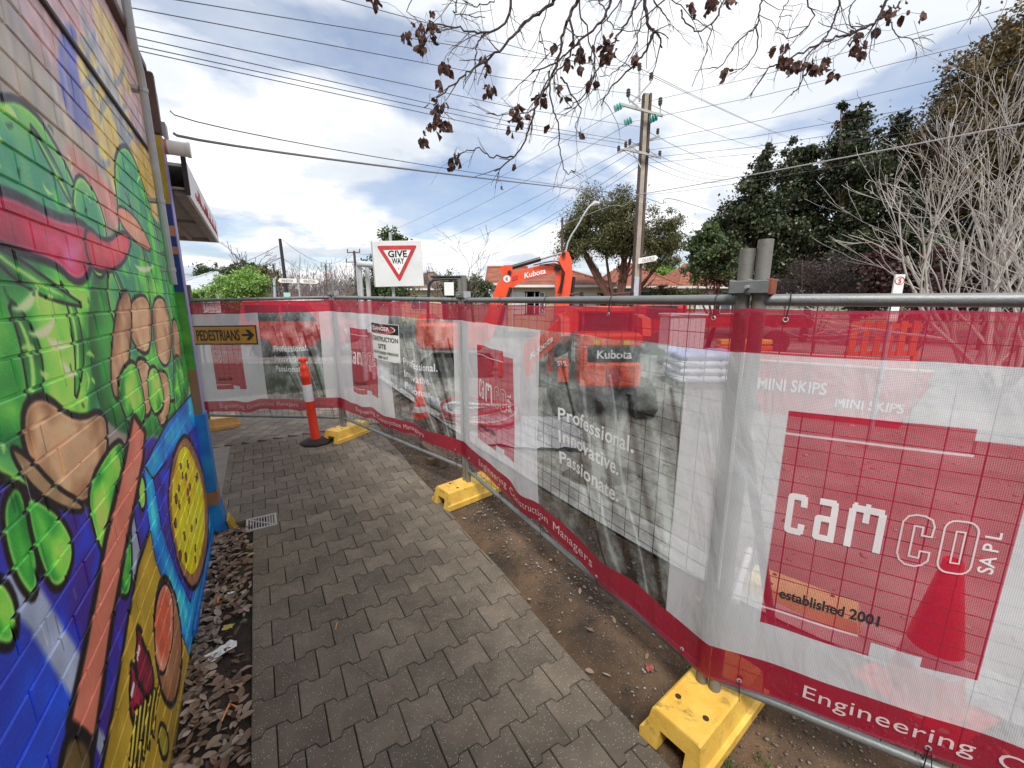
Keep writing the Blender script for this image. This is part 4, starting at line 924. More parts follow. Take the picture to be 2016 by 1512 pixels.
V = [(0, .125), (.11, .125), (.08, .20), (.125, .20), (.205, .137), (.125, .075), (.08, .075), (.11, .15), (0, .15)]
V = [(0, .122), (.11, .122), (.06, .062), (.115, .062), (.195, .1375), (.115, .213), (.06, .213), (.11, .153), (0, .153)]
flat_on('sign_arrow', 0, V, [tuple(range(9))], u0+.766, z0, .0815, sblk, ped, **kk)
dan = thing('danger_sign', 'white DANGER CONSTRUCTION SITE sign with black heading and red oval tied to the fence', 'sign', pf(1, 1.12, 1.1, .08))
u0, u1, z0, z1 = 1.045, 1.577, 1.186, 1.575; kk = dict(bow=.035, drop=-.015, u0=u0, u1=u1, z0=z0, tl=0)
curved_plate('sign_plate', 1, u0, u1, z0, z1, .075, swht, dan, .035, drop=-.015)
def oval(cx, cy, rx, ry, n=28): return [(cx+rx*math.cos(2*math.pi*k/n), cy+ry*math.sin(2*math.pi*k/n)) for k in range(n)], [tuple(range(n))]
W_, H_ = (u1-u0)/.917, (z1-z0)/.917
V, F = grid_rect(.004, H_-.115, W_-.004, H_-.004); flat_on('heading_panel', 1, V, F, u0, z0, .0785, sblk, dan, **kk)
for rx, ry, m, o_ in ((.255, .050, swht, .0805), (.24, .043, sred, .0825)):
    V, F = oval(W_/2-.01, H_-.06, rx, ry); flat_on('heading_oval', 1, V, F, u0, z0, o_, m, dan, **kk)
def sline(s_, x, y, size, width, m, o_, bold=.001):
    V, F = text_geo(s_, size, bold); a = min(v[0] for v in V); c = max(v[0] for v in V); V = [((p-a)/(c-a)*width+x, q+y) for p, q in V]; flat_on('sign_lettering', 1, V, F, u0, z0, o_, m, dan, **kk)
sline('DANGER', .085, H_-.080, .062, .36, swht, .0850, .0015); sline('CONSTRUCTION', .02, .225, .072, W_-.035, sblk, .0805); sline('SITE', .19, .140, .072, .17, sblk, .0805)
sline('UNAUTHORISED PERSONS', .03, .077, .042, W_-.05, sblk, .0805, .0006); sline('KEEP OUT', .17, .022, .042, .22, sblk, .0805, .0006)
for i, sg, pts in ((0, ped, [(.07, 1.455), (1.02, 1.47), (.07, 1.235), (1.02, 1.245)]), (1, dan, [(1.06, 1.56), (1.565, 1.55), (1.06, 1.205), (1.565, 1.19)])):
    for u, z in pts:
        sg_ = -1 if u < (pts[0][0]+pts[1][0])/2 else 1
        part('tie_wire', blk, sg, lambda b: b.tube(bezier([pf(i, u, z, .084), pf(i, u+sg_*.03, z-.02, .05), pf(i, u+sg_*.02, z-.03, .012)]), .0016, 4))
        part('tie_end', blk, sg, lambda b: b.tube(bezier([pf(i, u, z, .084), pf(i, u-.04, z-.05, .12), pf(i, u-.12, z-(.16 if z < 1.3 else .12), .09)]), .0013, 4))
# ---- yellow plastic fence feet
foot_m = mat('yellow_plastic', (.84, .56, .11), .5, .16, 7, .3, 50, col2=(.70, .40, .055), stain=(11, .56, (.12, .075, .03), .75), blot=.12); foot_o = mat('faded_orange_plastic', (.75, .42, .12), .5, .2, 7)
def foot_mesh(b, l=.58, w_=.25, h=.155):
    """block lying along x with sloping sides, wider lower flange and an arched notch in each end"""
    def prof(x, wt, wb, ext=0):  # half section points (y,z) from notch round to notch
        return [(-.055, 0), (-w_/2-.012, 0), (-w_/2-.012, .045), (-w_/2+.006, .052), (-w_/2+.022, h-.008), (-w_/2+.032, h), (w_/2-.032, h), (w_/2-.022, h-.008), (w_/2-.006, .052), (w_/2+.012, .045), (w_/2+.012, 0), (.055, 0), (.055, .085), (-.055, .085)]
    xs = [(-l/2, 0), (-l/2+.012, 1)]
    n = 14; V = []; F = []
    for x, s in ((-l/2-.012, 0), (-l/2+.022, 1), (l/2-.022, 1), (l/2+.012, 0)):
        for (y, z) in prof(x, 0, 0):
            xx = x
            if not s and z > .05: xx = x+(.034 if x < 0 else -.034)*(z/h)*.9
            V.append((xx, y, z if s else min(z, h-.006) if z > .1 and abs(y) < w_/2-.02 and z > .09 else z))
    for r in range(3):
        for k in range(n): q = (k+1) % n; F.append((r*n+k, r*n+q, (r+1)*n+q, (r+1)*n+k))
    F += [(0, 1, 2, 3, 4, 5, 13), (5, 6, 12, 13), (6, 7, 8, 9, 10, 11, 12)]
    F += [tuple(3*n+k for k in reversed(f)) for f in ((0, 1, 2, 3, 4, 5, 13), (5, 6, 12, 13), (6, 7, 8, 9, 10, 11, 12))]
    b.add(V, F)
hole_m = mat('dark_hole', (.06, .025, .008), .8)
def foot(loc, ang, label, m=foot_m, rz=0):
    t = thing('fence_block', label, 'fence foot', loc, 'plastic fence feet', world=False, rz=ang)
    part('block', m, t, lambda b: foot_mesh(b), smooth=True, ang=30)
    for x, y in ((-.15, -.06), (-.15, .06), (.15, -.06), (.15, .06)):
        part('hole', hole_m, t, lambda b: b.lathe([(.0125, .1535), (.0125, .1562)], (x, y, 0), 14))
    return t
foot((.86, 1.505, .0), R(38), 'nearest and largest yellow plastic fence foot, at the bottom of the photo')
foot((-.42, 3.62, -.008), R(42), 'yellow plastic fence foot half on the soil beside the path edge')
foot((-2.22, 5.36, .0), R(66), 'yellow plastic fence foot beside the orange bollard')
foot((-4.28, 5.72, .0), R(40), 'faded orange plastic fence foot at the shop corner', foot_o)
# stains round the post sockets are part of the plastic colour variation
# ---- bollard
org = mat('orange_bollard_plastic', (.80, .045, .018), .32, .1, 5, spec=.6); rub = mat('black_rubber', (.022, .02, .018), .75, .4, 12, .3); refl = mat('reflective_white', (.70, .71, .73), .35, .08, 30)
bo = gnd(623, 872); tb = Vector((-.055, -0.015, 1)).normalized()
bl = thing('bollard', 'orange T-top bollard with a white band on a black rubber base', 'bollard', bo)
bm_ = Matrix.Translation(bo) @ Vector((0, 0, 1)).rotation_difference(tb).to_matrix().to_4x4()
part('base', rub, bl, lambda b: b.add([Matrix.Translation(bo) @ Vector(v) for v in [(math.cos(R(22.5+45*k))*.19, math.sin(R(22.5+45*k))*.19, 0.002) for k in range(8)]+[(math.cos(R(22.5+45*k))*.19, math.sin(R(22.5+45*k))*.19, .03) for k in range(8)]+[(math.cos(R(22.5+45*k))*.10, math.sin(R(22.5+45*k))*.10, .065) for k in range(8)]], [(k, (k+1) % 8, 8+(k+1) % 8, 8+k) for k in range(8)]+[(8+k, 8+(k+1) % 8, 16+(k+1) % 8, 16+k) for k in range(8)]+[tuple(range(16, 24))]))
part('post', org, bl, lambda b: b.lathe([(.062, .04), (.058, .06), (.0535, .3), (.053, .84), (.058, .85), (.062, .875), (.062, .90), (.054, .92), (.050, .97), (.052, .99), (.047, 1.0), (.030, 1.03), (.028, 1.055)], (0, 0, 0), 24, bm_), smooth=True, ang=50)
part('handle', org, bl, lambda b: (b.lathe([(.028, 1.05), (.033, 1.075), (.030, 1.10), (.018, 1.118), (.004, 1.124)], (0, 0, 0), 16, bm_), b.tube([bm_ @ Vector((-.05, 0, 1.085)), bm_ @ Vector((.05, 0, 1.085))], [.022, .022], 10)), smooth=True, ang=50)
part('reflective_band', refl, bl, lambda b: b.lathe([(.0548, .56), (.0545, .775)], (0, 0, 0), 24, bm_), smooth=True)
# ---- traffic cones
cone_m = mat('orange_cone_plastic', (.85, .05, .03), .4, .1, 5)
def cone(loc, h, rz, label, flat=False):
    t = thing('traffic_cone', label, 'traffic cone', loc, 'traffic cones', world=False, rz=rz); s = h/.7
    part('cone_body', cone_m, t, lambda b: b.lathe([(r*s, z*s) for r, z in ((.135, .03), (.13, .05), (.034, .68), (.032, .70), (.026, .70), (.024, .66))], n=28), smooth=True, ang=50)
    part('base', cone_m, t, lambda b: b.box((-.19*s, -.19*s, 0), (.19*s, .19*s, .03*s), ch=.008))
    part('reflective_band', refl, t, lambda b: b.lathe([((.13-.1*(z-.05)/.63+.0015)*s, z*s) for z in (.20, .44)], n=28), smooth=True)
    return t
cone((1.93, 1.62, -.03), .72, R(20), 'large orange cone with a wide white band just behind the nearest banner')
cone((-1.45, 6.35, -.13), .75, R(10), 'orange cone behind the banner beside the danger sign')
# ---- brace behind nearest post, second foot and timber
br = thing('diagonal_stay', 'grey diagonal steel stay behind the nearest fence post', 'brace', (1.0, 1.75, 0))
part('stay_tube', railm, br, lambda b: b.tube([(.90, 1.60, 1.45), (1.46, 1.98, -.05)], .021, 12), smooth=True)
part('stay_collar', gal, br, lambda b: b.tube([(.885, 1.575, 1.42), (.885, 1.575, 1.50)], .034, 12), smooth=True)
foot((1.78, 2.25, -.1), R(-42), 'pale yellow fence foot lying behind the nearest banner', mat('pale_yellow_plastic', (.76, .62, .30), .5, .15, 7))
tim = mat('rough_timber', (.16, .115, .075), .85, .4, 6, .6, 40)
tb_ = thing('timber_offcut', 'dark weathered timber block lying under the bottom rail', 'timber', (-.95, 4.6, 0))
Mx = Matrix.Translation((-.93, 4.62, .03)) @ Matrix.Rotation(R(-58), 4, 'Z'); part('beam', tim, tb_, lambda b: b.box((-.34, -.05, -.05), (.34, .05, .06), Mx, .006)); part('crosspiece', tim, tb_, lambda b: b.box((.12, -.13, -.045), (.2, .10, .02), Mx, .005))
# ---- drain grate and litter
dg_ = thing('drain_grate', 'small grey slotted drain grate set in the paving at the pillar foot', 'drain grate', wl(1.95, .335), world=False, rz=WRZ)
pl_g = mat('grey_plastic', (.42, .42, .40), .5, .15, 12)
part('frame', pl_g, dg_, lambda b: (b.box((-.11, -.11, -.01), (.11, -.093, .006), ch=.002), b.box((-.11, .093, -.01), (.11, .11, .006), ch=.002), b.box((-.11, -.093, -.01), (-.093, .093, .006), ch=.002), b.box((.093, -.093, -.01), (.11, .093, .006), ch=.002)))
part('pit', hole_m, dg_, lambda b: b.box((-.093, -.093, -.03), (.093, .093, -.022)))
part('cross_bar', pl_g, dg_, lambda b: b.box((-.13, -.005, -.008), (.13, .005, .0045), Matrix.Rotation(R(45), 4, 'Z')))
for k in range(9):
    y = -.078+k*.0195
    part('bar', pl_g, dg_, lambda b: b.box((-.093, y-.0035, -.008), (.093, y+.0035, .004)) if k % 1 == 0 else None)
pap = thing('paper_scrap', 'crumpled white paper scrap lying on the soil by the wall', 'paper', gnd(438, 1285))
def crumple(b, c, lx, ly, rot, amp, seed, n=7):
    g = random.Random(seed); V = []; F = []; Mz = Matrix.Rotation(rot, 3, 'Z')
    for i in range(n+1):
        for j in range(n+1): 
            e = .8+.4*g.random() if i in (0, n) or j in (0, n) else 1; V.append(Vector(c)+Mz @ Vector(((i/n-.5)*lx*e, (j/n-.5)*ly*e, .008+g.random()*amp)))
    for i in range(n):
        for j in range(n): k = i*(n+1)+j; F.append((k, k+1, k+n+2, k+n+1))
    b.add(V, F)
paperm = mat('white_paper', (.75, .75, .73), .7, .1, 20)
part('sheet', paperm, pap, lambda b: crumple(b, gnd(438, 1285, -.005), .125, .062, R(62), .016, 2))
lf = MB(); crumple(lf, gnd(450, 1237, .0), .05, .038, R(20), .006, 5, 5); tag(lf.build('fallen_leaf', mat('yellow_leaf', (.55, .38, .09), .6, .3, 40)), 'single yellow fallen leaf above the white paper scrap', 'leaf')
pl = MB(); p0, p1, p2 = gnd(436, 1420, .012), gnd(452, 1385, .018), gnd(466, 1392, .012); pl.tube([p0, p1, p2], .004, 6); tag(pl.build('plastic_strip', mat('orange_peel_plastic', (.8, .33, .12), .5, .1)), 'bent orange plastic strip among the dry leaves', 'litter')
pl = MB(); pl.tube([gnd(430, 1178, .012), gnd(428, 1186, .012)], .005, 6); tag(pl.build('cigarette_butt', mat('orange_filter', (.75, .22, .06), .6, .1)), 'tiny orange stub among dry leaves near the wall', 'litter')
pl = MB(); crumple(pl, gnd(455, 1170, .004), .035, .018, R(20), .006, 8, 4); tag(pl.build('foil_wrapper', mat('foil', (.7, .75, .8), .3, .2, 60)), 'small bright wrapper on the dry leaves', 'litter')
pl = MB(); crumple(pl, gnd(1278, 1318, .0), .045, .03, R(70), .008, 9, 5); tag(pl.build('fallen_leaf', mat('red_leaf', (.35, .08, .07), .6, .3, 40)), 'single red fallen leaf on soil at the path edge', 'leaf')
pl = MB(); pl.tube([gnd(664, 1225, .004), gnd(660, 1240, .004)], .003, 5); tag(pl.build('wood_chip', mat('pale_wood', (.62, .36, .18), .6)), 'small pale wood chip lying on the pavers', 'litter')
tw = MB(); rr = random.Random(5)
for (x, y, l, a) in ((700, 1310, 40, .6), (771, 1346, 26, 1.3), (1012, 1250, 30, 1.5), (1160, 1355, 24, 1.6), (1000, 1245, 22, 1.9), (516, 1450, 36, 1.6), (430, 1480, 22, 1.1), (1190, 1190, 20, 1.2)):
    a_ = gnd(x, y, .003); b_ = gnd(x+l*math.cos(a), y+l*math.sin(a), .003); tw.tube(bezier([a_, (a_+b_)/2+Vector((rr.uniform(-.01, .01), rr.uniform(-.01, .01), .002)), b_], 4), .0013, 4)
tag(tw.build('dry_twigs', mat('dry_twig', (.25, .19, .13), .8)), kind='stuff')
#__PART4__
# ================================================================== CONSTRUCTION SITE MACHINES AND GOODS
kub = mat('machine_orange', (.78, .075, .018), .35, .14, 4, spec=.6, coat=.2); blkm = mat('machine_black', (.018, .018, .02), .4, .3, 8); chrome = mat('chrome_rod', (.6, .6, .6), .15, .1, metal=.9); glass = mat('dark_glass', (.03, .035, .04), .08, .2)
trk = mat('muddy_rubber', (.07, .06, .05), .85, .5, 8, .5, 40)
def plate(b, px, Y, th):       # side plate traced as metric points at depth Y
    b.prism([at(x, y, Y) for x, y in px], (0, th, 0))
ex = thing('excavator', 'orange mini excavator with raised arched boom and black roll frame beyond the fence', 'excavator', (-1.2, 11, -.14))
part('boom', kub, ex, lambda b: plate(b, [(930, 655), (950, 640), (968, 590), (978, 560), (1000, 541), (1030, 531), (1070, 520), (1092, 517), (1103, 522), (1100, 532), (1070, 541), (1030, 552), (1010, 566), (998, 590), (990, 640), (960, 675)], 10.9, .22), smooth=True, ang=40)
part('stick', kub, ex, lambda b: plate(b, [(1104, 500), (1112, 493), (1120, 497), (1126, 512), (1127, 545), (1122, 580), (1121, 640), (1114, 650), (1096, 650), (1090, 640), (1094, 580), (1093, 535), (1096, 522)], 10.93, .16), smooth=True, ang=40)
part('boom_cylinder', blkm, ex, lambda b: (b.tube([at(1003, 528, 11.0), at(1064, 510, 11.0)], .058, 12), b.tube([at(1000, 530, 11.0), at(1008, 526, 11)], .07, 12)), smooth=True)
part('cylinder_rod', chrome, ex, lambda b: b.tube([at(1062, 511, 11.0), at(1106, 498, 11.0)], .026, 10), smooth=True)
part('cylinder_bracket', kub, ex, lambda b: plate(b, [(984, 528), (992, 522), (1008, 522), (1010, 536), (990, 546)], 10.9, .22))
part('slew_cylinder', blkm, ex, lambda b: (b.tube([at(975, 660, 10.85), at(1006, 566, 10.85)], .045, 10)), smooth=True)
part('bucket_cylinder', blkm, ex, lambda b: (b.tube([at(1130, 545, 11.0), at(1120, 640, 11.0)], .045, 10)), smooth=True)
part('pivot_pin', blkm, ex, lambda b: [b.tube([at(x, y, 10.86), at(x, y, 10.86)+Vector((0, .3, 0))], r, 10) for x, y, r in ((1110, 500, .05), (1098, 527, .09), (1003, 536, .05))])
for dx in (0, 6, 11): part('hydraulic_hose', blkm, ex, lambda b: b.tube(bezier([at(1050+dx*2, 522, 10.84), at(1092+dx*.4, 514+dx, 10.82), at(1104+dx*.6, 524+dx, 10.82), at(1106+dx*.3, 550, 10.84), at(1098+dx*.6, 578, 10.86)], 5), .014, 6), smooth=True)
part('bucket', blkm, ex, lambda b: b.prism([at(x, y, 10.75) for x, y in [(1118, 648), (1128, 660), (1124, 690), (1098, 704), (1070, 700), (1064, 690), (1090, 680), (1096, 660)]], (0, .5, 0)))
lettering('maker_name', 'Kubota', mat('decal_white', (.8, .8, .8), .4, .05), ex, at(1053, 543, 10.89), at(1070, 539, 10.89)-at(1053, 543, 10.89), (0, 0, 1), .19, .004, off=.004)
lettering('maker_roundel', 'K', mat('sign_red', (.5, .03, .04), .5), ex, at(998, 552, 10.88), (1, 0, 0), (0, 0, 1), .12, .003, off=.012)
part('round_decal', mat('decal_white', (.8, .8, .8), .4, .05), ex, lambda b: b.add([at(998, 549, 10.885)+Vector((.09*math.cos(a), 0, .09*math.sin(a))) for a in [k*math.pi/10 for k in range(20)]], [tuple(range(19, -1, -1))]))
part('red_decal', sred, ex, lambda b: b.add([at(x, y, 10.885) for x, y in [(1008, 545), (1020, 541), (1019, 549), (1008, 553)]], [(0, 3, 2, 1)]))
part('machine_body', kub, ex, lambda b: (b.box((-2.35, 10.5, .55), (-.75, 11.7, 1.25), ch=.08), b.box((-2.45, 10.6, .6), (-2.0, 11.6, 1.45), ch=.12)), smooth=True, ang=30)
for y in (10.6, 11.6): part('roll_frame', blkm, ex, lambda b: b.tube(bezier([at(842, 650, y), at(844, 568, y), at(850, 554, y), at(862, 550, y), at(902, 549, y), at(916, 553, y), at(924, 566, y), at(934, 650, y)], 5), .035, 8), smooth=True)
part('roof', blkm, ex, lambda b: b.box((-2.02, 10.55, 2.36), (-1.22, 11.65, 2.41), ch=.02))
part('mirror', mat('sign_white', (.74, .75, .73), .4, .07, 5), ex, lambda b: b.box(tuple(at(875, 582, 10.5)), tuple(at(893, 556, 10.5)+Vector((0, .03, 0))), ch=.008))
part('seat', blkm, ex, lambda b: (b.box((-1.75, 10.85, 1.25), (-1.3, 11.3, 1.35), ch=.03), b.box((-1.8, 10.85, 1.3), (-1.7, 11.3, 1.85), ch=.03)))
for y in (10.45, 11.45): part('track', trk, ex, lambda b: b.prism([(-2.4+.0+x, y, -.13+z) for x, z in [(.15, 0), (1.75, 0), (1.9, .15), (1.9, .3), (1.75, .48), (.15, .48), (0, .3), (0, .15)]], (0, .3, 0)))
part('blade', kub, ex, lambda b: b.box((-.35, 10.4, -.1), (-.25, 11.8, .3), ch=.02))
# compact track loader seen from the back
ld = thing('track_loader', 'orange compact track loader seen from behind with maker name on its black rear panel', 'loader', (1.55, 6.8, -.14))
X0, X1, Yb = 1.08, 2.05, 6.5
part('rear_door', kub, ld, lambda b: b.box((X0, Yb, .42), (X1, Yb+.5, .84), ch=.05), smooth=True, ang=30)
part('rear_panel', blkm, ld, lambda b: b.box((X0+.10, Yb+.03, .84), (X1-.01, Yb+.4, 1.07), ch=.01))
part('hood', kub, ld, lambda b: (b.box((X0, Yb+.01, 1.07), (X1, Yb+.9, 1.30), ch=.05), b.box((X0-.005, Yb, .80), (X0+.11, Yb+.5, 1.1), ch=.02)), smooth=True, ang=30)
lettering('maker_name', 'Kubota', mat('decal_white', (.8, .8, .8), .4, .05), ld, (1.62, Yb+.03, .90), (1, 0, 0), (0, 0, 1), .19, .004, off=.005)
part('round_badge', sred, ld, lambda b: b.lathe([(.14, 0), (.14, .012), (.12, .012)], (0, 0, 0), 24, Matrix.Translation((1.62, Yb, .63)) @ Matrix.Rotation(R(90), 4, 'X')))
part('tail_lamp', mat('amber_lens', (.8, .4, .02), .2, .1), ld, lambda b: (b.box((X0+.2, Yb-.015, 1.12), (X0+.3, Yb, 1.2)), b.box((X1-.3, Yb-.015, 1.12), (X1-.2, Yb, 1.2))))
for p in ([(1.15, 7.0, 1.2), (1.15, 7.0, 1.92), (1.15, 8.2, 1.92), (1.15, 8.2, .6)], [(1.98, 7.0, 1.2), (1.98, 7.0, 1.92), (1.98, 8.2, 1.92), (1.98, 8.2, .6)]): part('cab_frame', blkm, ld, lambda b: b.tube(p, .035, 8))
part('cab_roof', kub, ld, lambda b: b.box((1.1, 6.95, 1.60), (2.03, 8.3, 1.70), ch=.03))
part('cab_glass', glass, ld, lambda b: b.box((1.2, 7.02, 1.3), (1.93, 7.03, 1.6)))
for x, m in ((.78, kub), (2.08, kub)): part('lift_arm', m, ld, lambda b: b.prism([(x, y, z) for y, z in [(6.6, 1.25), (6.7, 1.52), (7.2, 1.58), (8.6, 1.35), (9.2, .7), (9.3, .2), (9.05, .2), (8.9, .7), (8.4, 1.15), (7.2, 1.35), (6.9, 1.1)]], (.14, 0, 0)))
for x in (.72, 2.05): part('track', trk, ld, lambda b: b.prism([(x, y, z-.14) for y, z in [(6.7, .0), (8.3, 0), (8.5, .2), (8.2, .5), (7.0, .62), (6.65, .5), (6.5, .2)]], (.32, 0, 0)))
part('side_boom', kub, ld, lambda b: b.prism([at(x, y, 7.0) for x, y in [(1030, 700), (1034, 676), (1078, 650), (1120, 610), (1150, 606), (1150, 640), (1110, 665), (1052, 716), (1046, 740), (1034, 740)]], (0, .16, 0)), smooth=True, ang=40)
lettering('maker_name', 'Kubota', mat('decal_white', (.8, .8, .8), .4, .05), ld, at(1066, 690, 6.98), at(1080, 678, 6.98)-at(1066, 690, 6.98), (0, 0, 1), .17, .004, off=.004)
lettering('model_code', 'SVL', mat('decal_white', (.8, .8, .8), .4, .05), ld, at(1107, 720, 6.75), (1, 0, 0), (0, 0, 1), .11, .003, off=.004)
part('decal_plate', kub, ld, lambda b: b.box(tuple(at(1098, 752, 6.76)), tuple(at(1120, 706, 6.76)+Vector((0, .02, 0)))))
bkt = mat('worn_steel', (.2, .19, .18), .6, .4, 8, .3, metal=.3)
part('blade', bkt, ld, lambda b: b.box((.55, 9.25, -.1), (2.4, 9.35, .45)))
# bags of material on a pallet
bagm = mat('white_woven_bag', (.62, .62, .70), .7, .2, 3, .4, 14); bagb = mat('lilac_plastic_wrap', (.42, .42, .70), .5, .2, 4)
pal = thing('bag_stack', 'pallet of white cement bags under lilac wrap beside the nearest post', 'bags', (4.4, 9.2, -.14)); rr = random.Random(8)
for r in range(4):
    for i in range(3):
        for j in range(2):
            x = 3.72+i*.46+rr.uniform(-.02, .02); y = 9.0+j*.55; z = .0+r*.17
            part('bag', bagm if r < 3 else bagb, pal, lambda b: b.box((x, y, z), (x+.45, y+.54, z+.165), ch=.05), smooth=True, ang=60)
part('pallet', tim, pal, lambda b: [b.box((3.7, 9+.0+k*.25, -.14), (5.12, 9.1+k*.25, -.02)) for k in range(5)])
# skip bin
skm = mat('skip_red_paint', (.50, .04, .035), .5, .25, 3, .2)
sk = thing('skip_bin', 'long red skip bin lettered MINI SKIPS behind the nearest banner', 'skip bin', (5.3, 6.9, -.14))
o0, o1 = Vector((4.15, 7.15, 0)), Vector((6.1, 5.9, 0)); d = (o1-o0).normalized(); nn = Vector((d.y, -d.x, 0)) if Vector((d.y, -d.x, 0)).dot(-o0) > 0 else Vector((-d.y, d.x, 0)); Ls = (o1-o0).length
def skp(u, o, z): p = o0+d*u-nn*o; return Vector((p.x, p.y, z))
part('side_panel', skm, sk, lambda b: b.add([skp(.25, .1, -.14), skp(Ls-.25, .1, -.14), skp(Ls, 0, .78), skp(0, 0, .78), skp(.25, .14, -.14), skp(Ls-.25, .14, -.14), skp(Ls, .04, .78), skp(0, .04, .78)], [(0, 1, 2, 3), (7, 6, 5, 4), (0, 4, 5, 1), (1, 5, 6, 2), (2, 6, 7, 3), (3, 7, 4, 0)]))
part('side_panel', skm, sk, lambda b: b.add([skp(.25, 1.3, -.14), skp(Ls-.25, 1.3, -.14), skp(Ls, 1.4, .78), skp(0, 1.4, .78), skp(.25, 1.26, -.14), skp(Ls-.25, 1.26, -.14), skp(Ls, 1.36, .78), skp(0, 1.36, .78)], [(3, 2, 1, 0), (4, 5, 6, 7), (1, 5, 4, 0), (2, 6, 5, 1), (3, 7, 6, 2), (0, 4, 7, 3)]))
for u0, u1 in ((.25, 0), (Ls-.25, Ls)): part('end_panel', skm, sk, lambda b: b.add([skp(u0, .1, -.14), skp(u0, 1.3, -.14), skp(u1, 1.4, .6), skp(u1, 0, .6)], [(0, 1, 2, 3)]))
part('rim', mat('pale_rim', (.6, .35, .3), .5), sk, lambda b: (b.tube([skp(0, 0, .79), skp(Ls, 0, .79)], .022, 6), b.tube([skp(0, 1.4, .79), skp(Ls, 1.4, .79)], .022, 6)))
part('floor', skm, sk, lambda b: b.add([skp(.25, .1, -.12), skp(Ls-.25, .1, -.12), skp(Ls-.25, 1.3, -.12), skp(.25, 1.3, -.12)], [(0, 1, 2, 3)]))
V, F = text_geo('MINI SKIPS', .28, .006); kx = .98/max(v[0] for v in V); b = MB(); b.add([skp(.14+x*kx, .06-.1*(y+.3)/.92-.012, .3+y) for x, y in V], F); b.build('skip_lettering', mat('decal_white', (.8, .8, .8), .4, .05), sk)
b = MB(); b.add([skp(1.25+x*kx*.85, .06-.1*(y+.1)/.92-.012, .12+y*.8) for x, y in V], F); b.build('skip_lettering', mat('decal_white', (.8, .8, .8), .4, .05), sk)
# red barrier boards, crate, plastic bin, pipes, hose
bar = thing('slatted_barrier', 'orange-red slatted crate standing behind the nearest banner near the S sign', 'barrier', (8.2, 9.5, -.14))
for k in range(6): part('slat', mat('barrier_orange', (.75, .14, .03), .5, .15), bar, lambda b: b.box((7.75+k*.28, 9.5, .55), (7.90+k*.28, 9.53, 1.35)))
part('crossbar', mat('barrier_orange', (.75, .14, .03), .5, .15), bar, lambda b: (b.box((7.7, 9.535, .55), (9.4, 9.57, .65)), b.box((7.7, 9.535, 1.2), (9.4, 9.57, 1.3)), b.box((7.7, 9.535, -.14), (7.8, 9.6, .55)), b.box((9.3, 9.535, -.14), (9.4, 9.6, .55))))
cr = thing('plastic_tub', 'white ribbed plastic tank on a pallet beyond the lilac bag stack', 'tank', (5.0, 12.4, -.14)); wp = mat('white_plastic', (.72, .70, .70), .4, .1)
part('tub_body', wp, cr, lambda b: b.box((4.6, 12.1, .3), (5.6, 13.0, 1.35), ch=.06)); part('tub_lid', wp, cr, lambda b: b.box((4.55, 12.05, 1.35), (5.65, 13.05, 1.43), ch=.02))
for k in range(6): part('rib', wp, cr, lambda b: b.box((4.68+k*.16, 12.07, .4), (4.74+k*.16, 12.1, 1.3)))
part('stand', tim, cr, lambda b: b.box((4.6, 12.1, -.14), (5.6, 13, .3)))
ob = thing('barrier_pile', 'heap of stacked orange and yellow plastic barriers beyond the bag stack', 'barriers', (6.3, 12, -.14))
for k in range(5):
    part('barrier_board', mat('barrier_orange', (.75, .14, .03), .5, .15) if k % 2 else mat('barrier_yellow', (.78, .42, .04), .5, .15), ob, lambda b: b.box((5.7+k*.1, 11.6+k*.12, -.14+k*.17), (7.4+k*.05, 11.9+k*.12, -.0+k*.17), Matrix.Rotation(0, 4, 'Z'), .02))
tk = thing('flatbed_truck', 'red flatbed truck parked across the road beyond the site', 'truck', (9, 15.5, -.14)); trd = mat('truck_red', (.55, .035, .03), .35, .12, 3)
part('cab', trd, tk, lambda b: (b.box((4.6, 15, .55), (6.1, 16.8, 1.75), ch=.12)), smooth=True, ang=30)
part('windscreen', glass, tk, lambda b: b.box((4.8, 14.985, 1.15), (5.9, 15.0, 1.62)))
part('tray', trd, tk, lambda b: (b.box((6.2, 15, .85), (10.8, 16.8, .97)), b.box((6.2, 14.98, .97), (10.8, 15.02, 1.3)), b.box((6.2, 15.03, .97), (6.26, 16.8, 1.75))))
for x in (5.3, 9.6): part('wheel', trk, tk, lambda b: b.lathe([(.2, 0), (.42, .02), (.45, .08), (.45, .22), (.4, .26), (.15, .26)], (0, 0, 0), 20, Matrix.Translation((x, 15.2, .30)) @ Matrix.Rotation(R(90), 4, 'X')), smooth=True)
cv = thing('parked_van', 'red and white van parked beyond the far fence panel, behind the orange bollard', 'van', (-7.2, 15, -.14))
part('body', trd, cv, lambda b: b.prism([(x, 14.4, z) for x, z in [(-9.3, .25), (-6.0, .25), (-5.7, .6), (-5.9, 1.0), (-6.5, 1.15), (-7.0, 1.75), (-9.2, 1.8), (-9.4, 1.2)]], (0, 1.7, 0)), smooth=True, ang=30)
part('roof_panel', swht, cv, lambda b: b.box((-9.1, 14.45, 1.79), (-7.1, 16.0, 1.84), ch=.02))
part('side_window', glass, cv, lambda b: (b.prism([(x, 14.385, z) for x, z in [(-7.9, 1.12), (-6.7, 1.12), (-7.1, 1.62), (-7.9, 1.66)]], (0, .012, 0)), b.box((-9.15, 14.385, 1.12), (-8.0, 14.397, 1.65))))
for x in (-8.7, -6.5): part('wheel', trk, cv, lambda b: b.lathe([(.15, 0), (.31, .02), (.33, .06), (.33, .18), (.3, .2), (.1, .2)], (0, 0, 0), 20, Matrix.Translation((x, 14.5, .19)) @ Matrix.Rotation(R(90), 4, 'X')), smooth=True)
part('headlight', swht, cv, lambda b: b.box((-5.85, 14.45, .68), (-5.74, 14.75, .85)))
